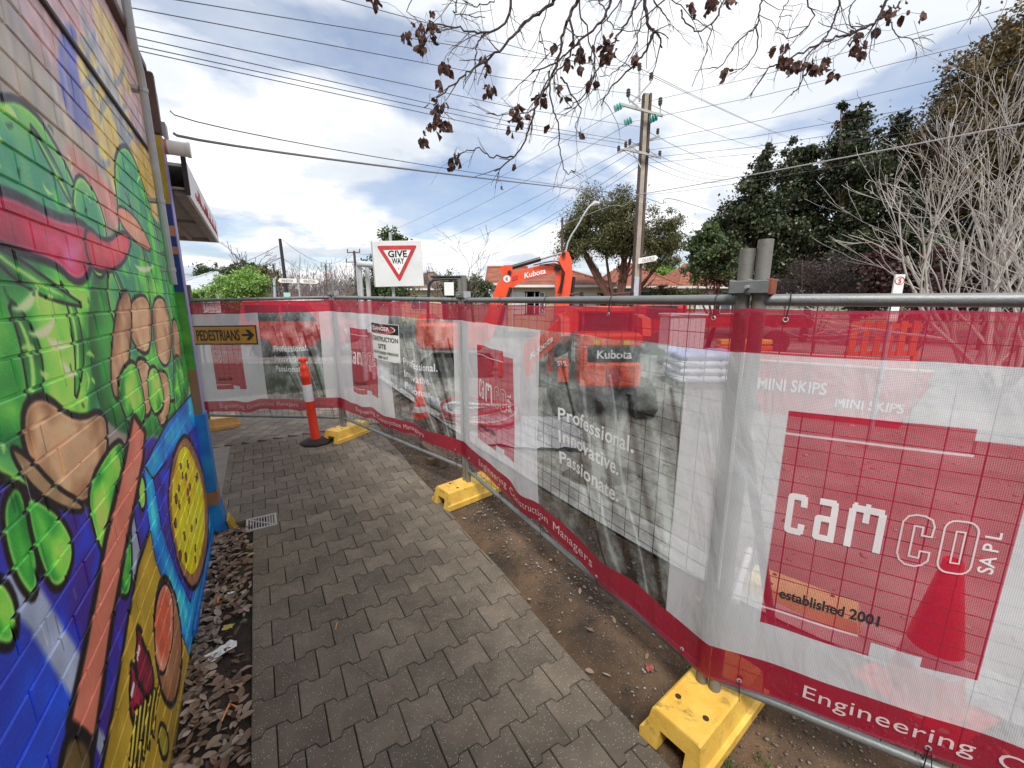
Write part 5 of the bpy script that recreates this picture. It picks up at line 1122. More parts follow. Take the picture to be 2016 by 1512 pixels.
hs = thing('hose_coil', 'coil of red-edged white hose lying on plastic sheet behind the middle of the fence', 'hose', (-.55, 6.2, -.1))
for k, (rx, ry, z, m) in enumerate([(.62, .5, -.06, sred), (.58, .46, 0, wp), (.52, .44, .05, wp), (.60, .48, .10, sred)]):
    part('hose_loop', m, hs, lambda b: b.tube([Vector((-.50+rx*math.cos(a), 6.25+ry*math.sin(a), z+.10+.05*math.sin(a*2+k))) for a in [i*math.pi/14 for i in range(29)]], .022, 7, cap=False), smooth=True)
shm = mat('white_sheet', (.50, .51, .53), .4, .15, 5)
b = MB(); g_ = random.Random(5); n = 16
V = [(-1.3+2.3*i/n+g_.uniform(-.05, .05), 5.35+1.5*j/n+g_.uniform(-.04, .04)-.25*i/n, -.11+.16*abs(mn.noise(Vector((i*.45, j*.45, 2))))) for i in range(n+1) for j in range(n+1)]
tag(mesh_np('plastic_sheet', V, [(i*(n+1)+j, (i+1)*(n+1)+j, (i+1)*(n+1)+j+1, i*(n+1)+j+1) for i in range(n) for j in range(n)], shm), 'crumpled white plastic sheet on the ground under the hose coil', 'plastic sheet')
pp = MB(); pp.tube([(-3.4, 10.6, -.02), (-.55, 5.9, -.02)], .10, 14); tag(pp.build('drain_pipe', mat('dull_pipe', (.40, .42, .43), .5, .2), smooth=True), 'long grey pipe lying along the kerb behind the danger sign', 'pipe')
pp = MB(); pp.tube([(1.35, 2.2, .01), (1.75, 2.75, .0)], .022, 10); tag(pp.build('short_pipe', wp, smooth=True), 'short thin white pipe over the kerb behind the nearest banner', 'pipe')
sm = mat('dark_spoil', (.14, .12, .10), .95, .5, 5, .8, 30)
for k, (x, y, rx, ry, h, lab) in enumerate([(1.0, 4.4, .45, .3, .20, 'low dark soil heap behind the slogan of the middle banner'), (-1.0, 7.2, .5, .4, .35, 'brown soil heap beside the long grey pipe'), (2.0, 10.8, 1.2, .8, .35, 'long grey rubble heap behind the track loader')]):
    n = 18; V = []
    for i in range(n+1):
        for j in range(n+1):
            a, c = i/n*2-1, j/n*2-1; e = max(0, 1-(a*a+c*c)); V.append((x+a*rx, y+c*ry, -.15+h*e**1.2*(1+.5*mn.noise(Vector((a*2.5, c*2.5, k))))+.03*mn.noise(Vector((a*9, c*9, k)))*e))
    tag(mesh_np('soil_heap', V, [(i*(n+1)+j, (i+1)*(n+1)+j, (i+1)*(n+1)+j+1, i*(n+1)+j+1) for i in range(n) for j in range(n)], sm, smooth=True), lab, 'soil heap')
# ================================================================== SIGNS
def sgn_post(b, p, top, r=.03): b.tube([(p[0], p[1], -.15), (p[0], p[1], top)], r, 10)
gw = thing('give_way_sign', 'white GIVE WAY sign with red triangle on a steel post above the fence', 'sign', (-2.25, 8.4, -.14)); Yg = 8.35
c0, c1 = at(740, 564, Yg), at(829, 474, Yg); cx_, cz_, hw, hh_ = (c0.x+c1.x)/2, (c0.z+c1.z)/2, (c1.x-c0.x)/2, (c1.z-c0.z)/2
Mg = Matrix.Translation((cx_, Yg, cz_)) @ Matrix.Rotation(R(6), 4, 'Z') @ Matrix.Rotation(R(-1.5), 4, 'Y')
part('sign_plate', mat('pale_sign_board', (.62, .64, .63), .5, .08, 3), gw, lambda b: b.box((-hw, 0, -hh_), (hw, .03, hh_), Mg, .004))
part('board_frame', gal, gw, lambda b: (b.box((-hw-.022, -.004, -hh_), (-hw-.001, .05, hh_), Mg), b.box((-hw+.05, .031, .2), (hw-.05, .06, .25), Mg)))
tri = lambda s, dz=0: [(-.385*s, .30*s+dz), (.385*s, .30*s+dz), (0, -.385*s+dz)]
def rtri(s, dz, r=.05, n=4):
    P = [Vector(p) for p in tri(s, dz)]; out = []
    for k in range(3):
        a, b_, c = P[k-1], P[k], P[(k+1) % 3]; u = (a-b_).normalized()*r; v = (c-b_).normalized()*r
        for i in range(n+1): t = i/n; out.append(b_+u*(1-t)**2+v*t*t)
    return out
part('red_triangle', sred, gw, lambda b: b.add([Mg @ Vector((p.x, -.003, p.y)) for p in rtri(1.0, .04)], [tuple(range(14, -1, -1))]))
part('white_triangle', mat('sign_white', (.74, .75, .73), .4, .07, 5), gw, lambda b: b.add([Mg @ Vector((p.x, -.006, p.y)) for p in rtri(.68, .055, .02)], [tuple(range(14, -1, -1))]))
ux = (Mg.to_3x3() @ Vector((1, 0, 0))); uz = (Mg.to_3x3() @ Vector((0, 0, 1)))
lettering('sign_lettering', 'GIVE', sblk, gw, Mg @ Vector((0, -.008, .13)), ux, uz, .17, .004, fit=.36); lettering('sign_lettering', 'WAY', sblk, gw, Mg @ Vector((0, -.008, .005)), ux, uz, .15, .003, fit=.235)
part('bolt', sblk, gw, lambda b: b.tube([Mg @ Vector((0, -.01, -.09)), Mg @ Vector((0, .0, -.09))], .010, 8))
part('sign_post', gal, gw, lambda b: sgn_post(b, at(776, 600, 8.45), 3.1), smooth=True)
fr = thing('pipe_frame', 'galvanised pipe hoop left of the give way sign', 'pipe frame', (-3.5, 9.4, -.14)); P1, P2 = at(706, 520, 9.6), at(743, 522, 9.1)
part('hoop', mat('bright_galvanised', (.6, .62, .63), .4, .15, 5, metal=.3), fr, lambda b: b.tube([(P1.x, P1.y, -.15), (P1.x, P1.y, P1.z-.08), (P1.x+.03, P1.y-.05, P1.z), (P2.x, P2.y, P2.z), (P2.x+.9, P2.y-.2, P2.z)], .065, 12), smooth=True)
part('hoop_leg', mat('bright_galvanised', (.6, .62, .63), .4, .15, 5, metal=.3), fr, lambda b: b.tube([(P1.x+.15, P1.y+.1, -.15), (P1.x+.15, P1.y+.1, P1.z-.02)], .05, 12), smooth=True)
def blade_sign(name, label, body, p, q, hgt, m, tcol, point=1, post=None, group=None):
    t = thing(name, label, 'street sign', (p.x, p.y, -.14), group); ux = (q-p).normalized(); uz = Vector((0, 0, 1)); nn = ux.cross(uz); w_ = (q-p).length; e = hgt*.5
    pts = [p-uz*hgt/2, q-uz*hgt/2-ux*(e if point > 0 else 0), q+ux*0 if point > 0 else q, q+uz*hgt/2-ux*(e if point > 0 else 0), p+uz*hgt/2]
    if point < 0: pts = [q-uz*hgt/2, q+uz*hgt/2, p+uz*hgt/2+ux*e, p, p-uz*hgt/2+ux*e][::-1]
    part('sign_blade', m, t, lambda b: b.prism([v+nn*.0 for v in pts], -nn*.02))
    lettering('sign_lettering', body, tcol, t, (p+q)/2-uz*hgt*.32, ux, uz, hgt*.85, .002, off=.006, fit=w_*.62)
    if post: part('sign_post', gal, t, lambda b: sgn_post(b, post, post[2]), smooth=True)
    return t
sgy = mat('sign_letter_grey', (.16, .17, .17), .5); cream = mat('cream_sign', (.68, .66, .58), .5, .1)
Yw = 17.0; c = at(587, 560, Yw)
blade_sign('street_name_sign', 'left WINSTON street name blade above the far fence', 'WINSTON', at(547, 552, Yw), at(584, 553, Yw), .15*1.1, cream, sgy, -1, (c.x, Yw+.05, at(587, 545, Yw).z), 'WINSTON street name blades')
blade_sign('street_name_sign', 'right WINSTON street name blade above the far fence', 'WINSTON', at(590, 553, Yw), at(628, 555, Yw), .15*1.1, cream, sgy, 1, None, 'WINSTON street name blades')
blade_sign('street_name_sign', 'white street name blade fixed to the big power pole', 'CAULFIELD', at(1257, 514, 16.7), at(1296, 507, 16.7), .21, mat('sign_white', (.74, .75, .73), .4, .07, 5), sgy, 1)
ss = thing('small_s_sign', 'small white board with a red circled S standing above the fence rail at right', 'sign', (4.7, 4.9, -.14)); Ys = 5.2
a0, a1 = at(1757, 580, Ys), at(1783, 540, Ys)
part('board', mat('sign_white', (.74, .75, .73), .4, .07, 5), ss, lambda b: b.box((a0.x, Ys, 1.55), (a1.x, Ys+.02, a1.z)))
cc_ = Vector(((a0.x+a1.x)/2, Ys-.002, a1.z-.075)); part('red_ring', sred, ss, lambda b: b.tube([cc_+Vector((.055*math.cos(k*math.pi/12), 0, .045*math.sin(k*math.pi/12))) for k in range(25)], .004, 5, cap=False))
lettering('letter', 'S', sred, ss, cc_-Vector((0, 0, .03)), (1, 0, 0), (0, 0, 1), .085, .001, off=.004)
part('sign_post', gal, ss, lambda b: sgn_post(b, (cc_.x+.03, Ys+.05, 0), a1.z-.02, .02))
gr = thing('small_green_sign', 'small pale green roadside plate at the foot of the leaning black pole', 'sign', (-8, 18, -.14)); g0, g1 = at(559, 584, 18), at(571, 576, 18)
part('board', mat('pale_green_sign', (.35, .6, .5), .5), gr, lambda b: b.box((g0.x, 18, g0.z-.05), (g1.x, 18.03, g1.z))); part('sign_post', gal, gr, lambda b: sgn_post(b, (g0.x+.12, 18.06, 0), g1.z-.02))
# ================================================================== POLES AND WIRES
pconc = mat('pole_concrete', (.34, .30, .24), .9, .3, 3, .4, 30); prust = mat('pole_rust_steel', (.085, .05, .038), .7, .4, 5, .3); parm = mat('galvanised_arm', (.40, .40, .37), .6, .25, 6); insg = mat('green_glass', (.10, .42, .38), .15, .2); insd = mat('dark_insulator', (.09, .075, .07), .3, .2); pbase = mat('pale_blue_paint', (.36, .42, .47), .6, .1)
YP = 17.0; pbot = at(1250, 592, YP); px0 = pbot.x; ptopz = at(1260, 186, YP).z
pole = thing('power_pole', 'tall concrete and steel power pole with crossarms and green insulators', 'power pole', (px0, YP, -.14))
def tap(b, w0, w1, d0, d1, xo, yo, z0, z1):
    V = [(px0+xo+sx*w/2, YP+yo+sy*d_/2, z) for z, w, d_ in ((z0, w0, d0), (z1, w1, d1)) for sx, sy in ((-1, -1), (1, -1), (1, 1), (-1, 1))]
    b.add(V, [(3, 2, 1, 0), (4, 5, 6, 7), (0, 1, 5, 4), (1, 2, 6, 5), (2, 3, 7, 6), (3, 0, 4, 7)])
part('concrete_core', pconc, pole, lambda b: tap(b, .19, .14, .34, .22, -.02, 0, -.15, ptopz))
part('steel_channel', prust, pole, lambda b: tap(b, .10, .08, .36, .25, .122, 0, -.15, ptopz)); part('steel_channel', prust, pole, lambda b: tap(b, .03, .025, .37, .25, -.128, 0, -.15, ptopz+.01))
part('painted_base', pbase, pole, lambda b: b.box((px0-.12, YP-.182, -.15), (px0+.07, YP-.173, at(1250, 545, YP).z)))
for y in range(400, 560, 30): part('bolt', insd, pole, lambda b: b.tube([at(1249, y, YP-.3), at(1249, y, YP-.2)], .02, 6))
part('mast', parm, pole, lambda b: b.tube([at(1259, 200, YP), at(1259, 135, YP)], .035, 8))
def arm(p, q, h=.14): 
    part('crossarm', parm, pole, lambda b: b.tube([at(*p), at(*q)], h/2*.8, 4))
arm((1221, 205, YP-.35), (1305, 228, YP-.35)); arm((1216, 300, YP+.2), (1298, 268, YP+.3), .13); arm((1228, 293, YP-.3), (1302, 310, YP-.3), .13)
part('brace', parm, pole, lambda b: (b.tube([at(1246, 200, YP-.2), at(1281, 162, YP-.2)], .035, 4), b.tube([at(1237, 195, YP-.2), at(1258, 212, YP-.2)], .03, 4), b.tube([at(1246, 300, YP-.3), at(1262, 330, YP-.3)], .025, 4)))
def ins(x, y, Y, m=insd, s=1.0, flat=False):
    c = at(x, y, Y)
    if flat: part('disc_insulator', m, pole, lambda b: [b.lathe([(.02, -.04), (.12, -.03), (.12, .0), (.04, .03)], (0, 0, 0), 14, Matrix.Translation(c+Vector((.09*k, 0, .04*k))) @ Matrix.Rotation(R(70), 4, 'Y')) for k in (-1, 0, 1)])
    else: part('insulator', m, pole, lambda b: b.lathe([(.03*s, -.16*s), (.05*s, -.15*s), (.085*s, -.08*s), (.06*s, -.06*s), (.09*s, 0), (.06*s, .03*s), (.08*s, .09*s), (.03*s, .13*s)], tuple(c), 10))
for x, y, Y in ((1259, 131, YP), (1282, 150, YP-.2), (1237, 182, YP-.4), (1300, 199, YP-.4)): ins(x, y, Y, insd, .95)
for a_, c_ in (((1237, 188), (1240, 203)), ((1300, 205), (1300, 226)), ((1282, 156), (1281, 163))): part('insulator_pin', parm, pole, lambda b: b.tube([at(*a_, YP-.35), at(*c_, YP-.35)], .02, 6))
for x, y in ((1217, 211), (1237, 239), (1287, 233)): ins(x, y, YP-.35, insg, 1, True)
for x, y, Y in ((1295, 258, YP+.3), (1267, 269, YP+.2), (1240, 279, YP+.2), (1218, 292, YP+.2), (1232, 284, YP-.3), (1276, 297, YP-.3), (1299, 302, YP-.3)): ins(x, y, Y, insd, .75)
wirmat = mat('dark_cable', (.05, .05, .055), .5, .1); cabm = mat('grey_service_cable', (.16, .15, .155), .5, .1)
def wire(name, label, pts, r, group, m=None, sag=0.0):
    if len(pts) == 2: a, b_ = Vector(pts[0]), Vector(pts[1]); pts = [a.lerp(b_, t)-Vector((0, 0, sag*4*t*(1-t))) for t in [k/14 for k in range(15)]]
    b = MB(); b.tube(pts, r*.62, 5); return tag(b.build(name, m or wirmat), label, 'power line', group)
def at_line(px, py, P, D):
    """point above the ground line P + tD seen at the pixel"""
    r = ray(px, py); k = r.x/r.y; t = (k*P.y-P.x)/(D.x-k*D.y); X, Y = P.x+D.x*t, P.y+D.y*t; return Vector((X, Y, CAMH+r.z*Y/r.y))
DA = Vector((.64, .77, 0)); DBv = Vector((-.545, .84, 0)); PPL = Vector((px0, YP, 0))
GA = 'power lines running overhead from the left to the tall pole'; GB = 'power lines crossing the street at the tall pole'
la = 'one of the thin power lines running from above the shop to the tall pole'
ORD = ['highest', 'second highest', 'third highest', 'middle', 'third lowest', 'second lowest', 'lowest']; ORD6 = ['highest', 'second', 'third', 'fourth', 'fifth', 'lowest']
for q_, ((xl, yl), (xp, yp), (xr, yr)) in enumerate((((350, 0), (1259, 134), (1620, 285)), ((600, -20), (1282, 150), (1640, 296)), ((268, 17), (1237, 184), (1560, 300)), ((268, 53), (1260, 250), (1500, 330)), ((270, 74), (1240, 278), (1480, 345)), ((272, 90), (1232, 283), (1450, 350)), ((274, 100), (1218, 291), (1440, 355)))):
    A_ = at_line(xl, yl, PPL, DA); B_ = at_line(xp, yp, PPL, DA); 
    if abs(A_.x) > 30: A_ = at_line(266, yl*.5+20, PPL, DA)
    C_ = at_line(xr, yr, PPL, DA)
    wire('power_line', ORD[q_]+' of seven thin lines from above the shop to the tall pole', [A_+(A_-B_)*.6, A_.lerp(B_, .0), A_.lerp(B_, .5)-Vector((0, 0, .12)), B_], .010, GA)
    wire('power_line', ORD[q_]+' of seven thin lines going down from the tall pole into the dark trees', (B_, C_), .014, 'power lines leaving the pole to the right', sag=.5)
for q_, ((xp, yp), (xl, yl), (xr, yr)) in enumerate((((1217, 211), (780, 450), (2016, 8)), ((1237, 239), (800, 470), (2016, 62)), ((1240, 283), (850, 480), (2016, 118)), ((1232, 300), (900, 485), (1900, 196)), ((1250, 312), (940, 500), (1860, 232)), ((1255, 322), (960, 495), (1860, 250)))):
    B_ = at_line(xp+10, yp, PPL, DBv); A_ = at_line(xl, yl, PPL, DBv); C_ = at_line(xr, yr, PPL, DBv)
    wire('power_line', ORD6[q_]+' of six thin lines sloping from the tall pole down to the left', (B_, A_), .014, 'power lines down the street', sag=.25)
    wire('power_line', ORD6[q_]+' of six thin lines rising from the tall pole over the dark trees', [B_, B_.lerp(C_, .5)-Vector((0, 0, .1)), C_, C_+(C_-B_)*.5], .010, 'power lines over the dark trees')
# thick service cable
J = at(1250, 384, YP-.3); A_ = W0+WD*2.4+WN*-.1+Vector((0, 0, 0)); A_ = at_line(341, 262, Vector((A_.x, A_.y, 0)), WN)
def cat3(a, b_, c, n=16): return [a*(1-t)*(1-2*t)+b_*4*t*(1-t)+c*t*(2*t-1) for t in [k/n for k in range(n+1)]]
wire('service_cable', 'thick grey cable from the shop corner to the tall pole', cat3(A_, at_line(900, 345, Vector((A_.x, A_.y, 0)), (J-A_).to_2d().to_3d().normalized()), J), .017, None, cabm)
wire('service_cable', 'thin cable just above the thick cable from the shop', cat3(A_+Vector((0, 0, .15)), at_line(900, 335, Vector((A_.x, A_.y, 0)), (J-A_).to_2d().to_3d().normalized()), J), .007, None, wirmat)
Rr = at(2016, 243, 7.0); mid_ = at_line(1420, 355, PPL, Vector((Rr.x-px0, Rr.y-YP, 0)).normalized())
wire('service_cable', 'thick pale cable from the tall pole over the dark trees to the right edge', cat3(J, mid_, Rr)+[Rr+(Rr-mid_)*.3], .022, None, mat('pale_cable', (.42, .41, .40), .5))
wire('service_cable', 'thin cable following the pale cable to the right', cat3(J, mid_+Vector((0, 0, -.15)), Rr+Vector((0, 0, -.12))), .009, None, wirmat)
wire('service_cable', 'looped spare cable drooping at the left of the tall pole', bezier([at(1168, 372, YP-.3), at(1180, 384, YP-.3), at(1200, 388, YP-.3), at(1215, 380, YP-.3), J]), .018, None, cabm)
wire('service_cable', 'looped spare cable drooping at the right of the tall pole', bezier([J, at(1290, 396, YP-.3), at(1305, 401, YP-.3), at(1325, 392, YP-.3), at(1410, 418, YP+10)]), .018, None, cabm)
def small_pole(label, x, y0, y1, Y, arms=(), r=.11, m=None, lean=0, group=None, white=False):
    t = thing('utility_pole', label, 'power pole', (at(x, 590, Y).x, Y, -.14)); a = at(x+lean, y1, Y); a.z = -.15; c = at(x, y0, Y)
    part('shaft', m or prust, t, lambda b: b.tube([a, c], [r*1.2, r*.8], 8), smooth=True)
    for (xa, xb, yy) in arms:
        part('crossarm', m or prust, t, lambda b: (b.tube([at(xa, yy, Y), at(xb, yy, Y)], r*.38, 4), [b.tube([at(q, yy, Y), at(q, yy-7, Y)], r*.35, 5) for q in (xa+1, xb-1)]))
    if white: part('painted_base', pbase, t, lambda b: b.tube([at(x+2, 548, Y-.15), at(x+4, 590, Y-.15)], r*1.1, 8))
    return t
small_pole('slim leaning black pole above the WINSTON signs', 551, 470, 590, 20, (), .085, mat('near_black_pole', (.02, .018, .02), .7), 17)
small_pole('short pole with a white painted base left of the leaning black pole', 538, 520, 590, 26, (), .075, prust, 8, None, True)
small_pole('double-crossarm pole left of the give way sign', 697, 494, 590, 38, ((683, 709, 497), (681, 700, 516)), .13, prust, 9)
small_pole('small distant pole above the bare bushes', 641, 520, 590, 60, ((631, 650, 524),), .11, prust, 2)
small_pole('tiny farthest pole behind the WINSTON signs', 617, 538, 590, 90, ((611, 623, 541),), .11, prust, 1)
small_pole('twin rust-coloured pole behind the excavator stick', 1107, 429, 600, 22, (), .07, prust, 0)
# street light on slender bracket
sl = thing('street_light', 'slender grey street light reaching over the gum tree', 'street light', at(1112, 560, 21)); 
part('lamp_arm', gal, sl, lambda b: b.tube(bezier([at(1112, 640, 21), at(1113, 500, 21), at(1140, 440, 21), at(1158, 410, 21), at(1168, 402, 21)], 4), .045, 8), smooth=True)
part('lamp_head', mat('lamp_grey', (.5, .5, .5), .4), sl, lambda b: b.tube([at(1164, 404, 21), at(1172, 400, 21), at(1180, 401, 21)], [.06, .12, .07], 8), smooth=True)
FL = ['sloping left from near the top of the leaning black pole', 'from the leaning black pole to the double-crossarm pole', 'sloping left from half way up the leaning black pole', 'from half way up the leaning black pole to the small distant pole', 'from the white-based short pole to the farthest pole', 'from the double-crossarm pole to the small distant pole', 'from the double-crossarm pole to the give way sign']
for k, (p, q, sg) in enumerate(((at(548, 484, 20), at(355, 540, 30), .4), (at(556, 472, 20), at(690, 497, 38), 1.0), (at(552, 508, 20), at(400, 552, 40), .3), (at(556, 508, 20), at(640, 524, 60), .8), (at(541, 523, 26), at(617, 540, 90), .6), (at(697, 497, 38), at(641, 524, 60), .6), (at(697, 497, 38), at(740, 500, 30), .1))):
    wire('power_line', 'faint line '+FL[k], (p, q), .016, 'faint far power lines on the left', sag=sg)
wire('service_cable', 'pale cable sloping from the twin pole up to the tall power pole', bezier([at(1095, 449, 22), at(1150, 425, 20), at(1205, 405, 18.5), at(1228, 405, 17.5), at(1250, 385, YP)]), .02, None, mat('pale_cable', (.42, .41, .40), .5))
# ================================================================== HOUSES
tile = mat('terracotta_tiles', (.36, .115, .065), .85, .4, 1.6, .6, 12, col2=(.15, .065, .045)); tile2 = mat('brown_tiles', (.17, .12, .09), .85, .35, 2, .6, 12); creamw = mat('cream_brick', (.56, .46, .30), .85, .15, 3); gut = mat('white_gutter', (.68, .67, .63), .5, .08); win_m = mat('window_glass', (.11, .13, .15), .1, .3, 2); curt = mat('white_blind', (.62, .63, .62), .6, .1)
def house(label, x0, x1, y0, y1, ez, rz_, wall_m, roof_m, hip=True, wins=(), gable_m=None, over=.45, door=None, name='brick_house'):
    t = thing(name, label, 'house', ((x0+x1)/2, y0, -.15))
    part('wall', wall_m, t, lambda b: b.box((x0, y0, -.15), (x1, y1, ez)))
    X0, X1, Y0, Y1 = x0-over, x1+over, y0-over, y1+over; ym = (Y0+Y1)/2; hx = min((Y1-Y0)/2*.95, (X1-X0)/2*.88) if hip else 0; e = ez+.02
    nrow = max(6, int((Y1-Y0)/2/.32)); rf = MB()
    # front slope in overlapping tile courses, then the other slopes
    A0, B0, C0, D0 = Vector((X0, Y0, e)), Vector((X1, Y0, e)), Vector((X1-hx, ym, rz_)), Vector((X0+hx, ym, rz_))
    def slope(a, b_, c, d, nn):
        for k in range(nn):
            t0, t1 = k/nn, (k+1)/nn; l0, r0, l1, r1 = a.lerp(d, t0), b_.lerp(c, t0), a.lerp(d, t1), b_.lerp(c, t1); up = Vector((0, 0, .035))
            rf.add([l0+up, r0+up, r1, l1, l0, r0], [(0, 1, 2, 3), (4, 5, 1, 0)])
    slope(A0, B0, C0, D0, nrow); slope(Vector((X1, Y1, e)), Vector((X0, Y1, e)), D0, C0, nrow)
    if hip: slope(Vector((X0, Y1, e)), A0, D0, D0, nrow); slope(B0, Vector((X1, Y1, e)), C0, C0, nrow)
    r_ = rf.build('roof', roof_m, t)
    part('ridge', roof_m, r_, lambda b: ([b.tube([D0+Vector((0, 0, .05)), C0+Vector((0, 0, .05))], .09, 6)]+([b.tube([p+Vector((0, 0, .04)), q+Vector((0, 0, .05))], .08, 6) for p, q in ((A0, D0), (B0, C0))] if hip else [])))
    if not hip:
        for X in (x0, x1): part('gable_end', gable_m or wall_m, t, lambda b: b.prism([(X-.04, Y0+over, ez), (X-.04, Y1-over, ez), (X-.04, ym, rz_-.15)], (.08, 0, 0)))
    part('gutter', gut, t, lambda b: (b.box((X0, Y0-.1, ez-.13), (X1, Y0, ez+.02)), b.box((X0-.1, Y0-.1, ez-.13), (X0, Y1, ez+.02)), b.box((X1, Y0-.1, ez-.13), (X1+.1, Y1, ez+.02))))
    for (wx, ww, wz, wh, kd) in wins:
        f = part('window' if kd != 'd' else 'door', gut, t, lambda b: [b.box(*q) for q in (((wx-.06, y0-.05, wz-.06), (wx+ww+.06, y0-.003, wz)), ((wx-.06, y0-.05, wz+wh), (wx+ww+.06, y0-.003, wz+wh+.06)), ((wx-.06, y0-.05, wz), (wx, y0-.003, wz+wh)), ((wx+ww, y0-.05, wz), (wx+ww+.06, y0-.003, wz+wh)), ((wx+ww/2-.03, y0-.045, wz), (wx+ww/2+.03, y0-.003, wz+wh)))])
        part('pane', curt if kd == 'b' else win_m, f, lambda b: b.box((wx, y0-.02, wz), (wx+ww, y0-.004, wz+wh)))
    part('downpipe', gut, t, lambda b: b.tube([(x0+.3, y0-.05, -.1), (x0+.3, y0-.05, ez)], .045, 6))
    return t
YH = 27.0
def hx_(px, Y=YH): return at(px, 560, Y).x
house('cream house with white gable and faded red tiled roof behind the excavator boom', hx_(960), hx_(1030, 31), 31, 38, 3.0, 4.4, swht, tile, False, ())
house('long low cream house with red hipped roof behind the excavator', hx_(1000), hx_(1195), YH, YH+8, 2.75, 4.15, creamw, tile, True, [(hx_(1012), 1.6, 1.0, 1.3, 'b'), (hx_(1034), 1.2, 1.0, 1.3, 'w'), (hx_(1135), 3.0, .2, 2.0, 'b'), (hx_(1178), 1.3, .8, 1.4, 'w')])
house('cream house with red hipped roof behind the tall power pole', hx_(1205, 29), hx_(1325, 29), 29, 38, 2.75, 4.6, creamw, tile, True, [(hx_(1262, 29), 1.7, .9, 1.5, 'w'), (hx_(1290, 29), 1.0, .9, 1.4, 'b')])
house('cream house with red roof partly hidden by the street trees on the right', hx_(1345, 31), hx_(1460, 31), 31, 40, 2.8, 4.7, creamw, tile, True, [(hx_(1372, 31), 1.8, .9, 1.5, 'b'), (hx_(1410, 31), 2.4, .9, 1.5, 'w')])
house('cream house with brown tiled roof behind the give way sign', at(788, 560, 40).x, at(880, 560, 40).x, 40, 48, 2.9, 4.6, creamw, tile2, True, [(at(808, 560, 40).x, 1.6, 1.0, 1.2, 'w')])
house('brick house with pale grey iron roof at the far left', at(300, 560, 34).x, at(413, 560, 34).x, 34, 42, 2.2, 4.2, mat('red_brown_brick', (.18, .08, .05), .9, .3, 3), mat('grey_iron_roof', (.42, .45, .50), .5, .1, 2), True, [(at(393, 560, 34).x, 1.4, .9, 1.2, 'b')])
# hills far away
def hill(name, x0, x1, Y, base, amp, seed, m, depth=900):
    n, k = 120, 10; V = []
    for i in range(n+1):
        for j in range(k+1):
            x = x0+(x1-x0)*i/n; e = math.sin(math.pi*i/n)**.5; prof = (base+amp*mn.fractal(Vector((x/700, seed, 0)), .9, 2, 5))*e
            V.append((x, Y+depth*j/k, -2+max(0, prof)*math.sin(math.pi*.5*min(1, j/k*1.4))+8*mn.noise(Vector((x/60, j, seed)))*(j/k)))
    tag(mesh_np(name, V, [(i*(k+1)+j, (i+1)*(k+1)+j, (i+1)*(k+1)+j+1, i*(k+1)+j+1) for i in range(n) for j in range(k)], m, smooth=True), kind='structure')
hm = mat('hazy_bush_hills', (.125, .165, .175), .95, .35, .02); hm2 = mat('haze_blue_hills', (.17, .22, .29), .95, .15, .01)  # distance haze is put into the bluish base colours
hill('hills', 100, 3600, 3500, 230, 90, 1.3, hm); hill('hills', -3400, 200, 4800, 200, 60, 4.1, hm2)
#__PART5__
# ================================================================== TREES
def limb_path(g, p, d, L_, n=6, wob=.18, up=0.0):
    pts = [Vector(p)]; d = Vector(d).normalized()
    for k in range(n):
        d = (d+Vector((g.gauss(0, wob), g.gauss(0, wob), g.gauss(0, wob)+up))).normalized(); pts.append(pts[-1]+d*(L_/n))
    return pts
def grow(b, g, p, d, L_, r, depth, tips, wob=.16, up=.02, spread=.7, kids=(2, 4), nseg=5, sides=6, minr=.004, tw=.55):
    pts = limb_path(g, p, d, L_, nseg, wob, up); r1 = max(minr, r*tw); b.tube(pts, [r+(r1-r)*k/nseg for k in range(nseg+1)], max(3, sides), cap=False); tips += pts[nseg//2:]
    if depth <= 0: return
    for k in range(g.randint(*kids)):
        i = g.randint(max(1, nseg//3), nseg); q = pts[i]; dd = (pts[i]-pts[i-1]).normalized()
        side = Vector((g.gauss(0, 1), g.gauss(0, 1), g.gauss(0, .7))); side = (side-dd*side.dot(dd)).normalized(); grow(b, g, q, (dd+side*spread*g.uniform(.6, 1.3)).normalized(), L_*g.uniform(.5, .8), (r+(r1-r)*i/nseg)*.68, depth-1, tips, wob, up, spread, kids, max(3, nseg-1), sides-1, minr, tw)
def leaf_cloud(name, m, parent, centers, n, spread, size, seed, asp=.5, droop=0.0):
    g = np.random.default_rng(seed); C = np.array([tuple(c)[:3] for c in centers]); rad = np.array([c[3] if len(c) > 3 else spread for c in centers])
    wgt = rad**2; idx = g.choice(len(C), n, p=wgt/wgt.sum()); dr = g.normal(size=(n, 3)); dr /= np.linalg.norm(dr, axis=1)[:, None]
    P = C[idx]+dr*(rad[idx]*(g.random(n)**.5)*(1+.5*np.abs(g.normal(size=n))**2*.45))[:, None]*np.array([1, 1, .8]); s = size*g.uniform(.6, 1.4, n)
    a = g.normal(size=(n, 3)); a[:, 2] -= droop*2.0; a /= np.linalg.norm(a, axis=1)[:, None]; u = np.cross(a, g.normal(size=(n, 3))); u /= np.linalg.norm(u, axis=1)[:, None]
    A = a*s[:, None]; U = u*(s*asp)[:, None]; V = np.empty((n*4, 3)); V[0::4] = P-A*.5; V[1::4] = P+U*.5; V[2::4] = P+A*.5; V[3::4] = P-U*.5
    F = np.arange(n*4).reshape(n, 4); return mesh_np(name, V, F, m, parent)
bark = mat('grey_brown_bark', (.14, .10, .075), .9, .4, 6, .6, 30); barkr = mat('red_brown_bark', (.13, .06, .04), .9, .5, 4, .6, 20); pale = mat('pale_grey_bark', (.46, .43, .39), .85, .3, 3, .3, 30, col2=(.24, .215, .19)); bark2 = mat('twig_brown', (.16, .115, .10), .85, .35, 8)
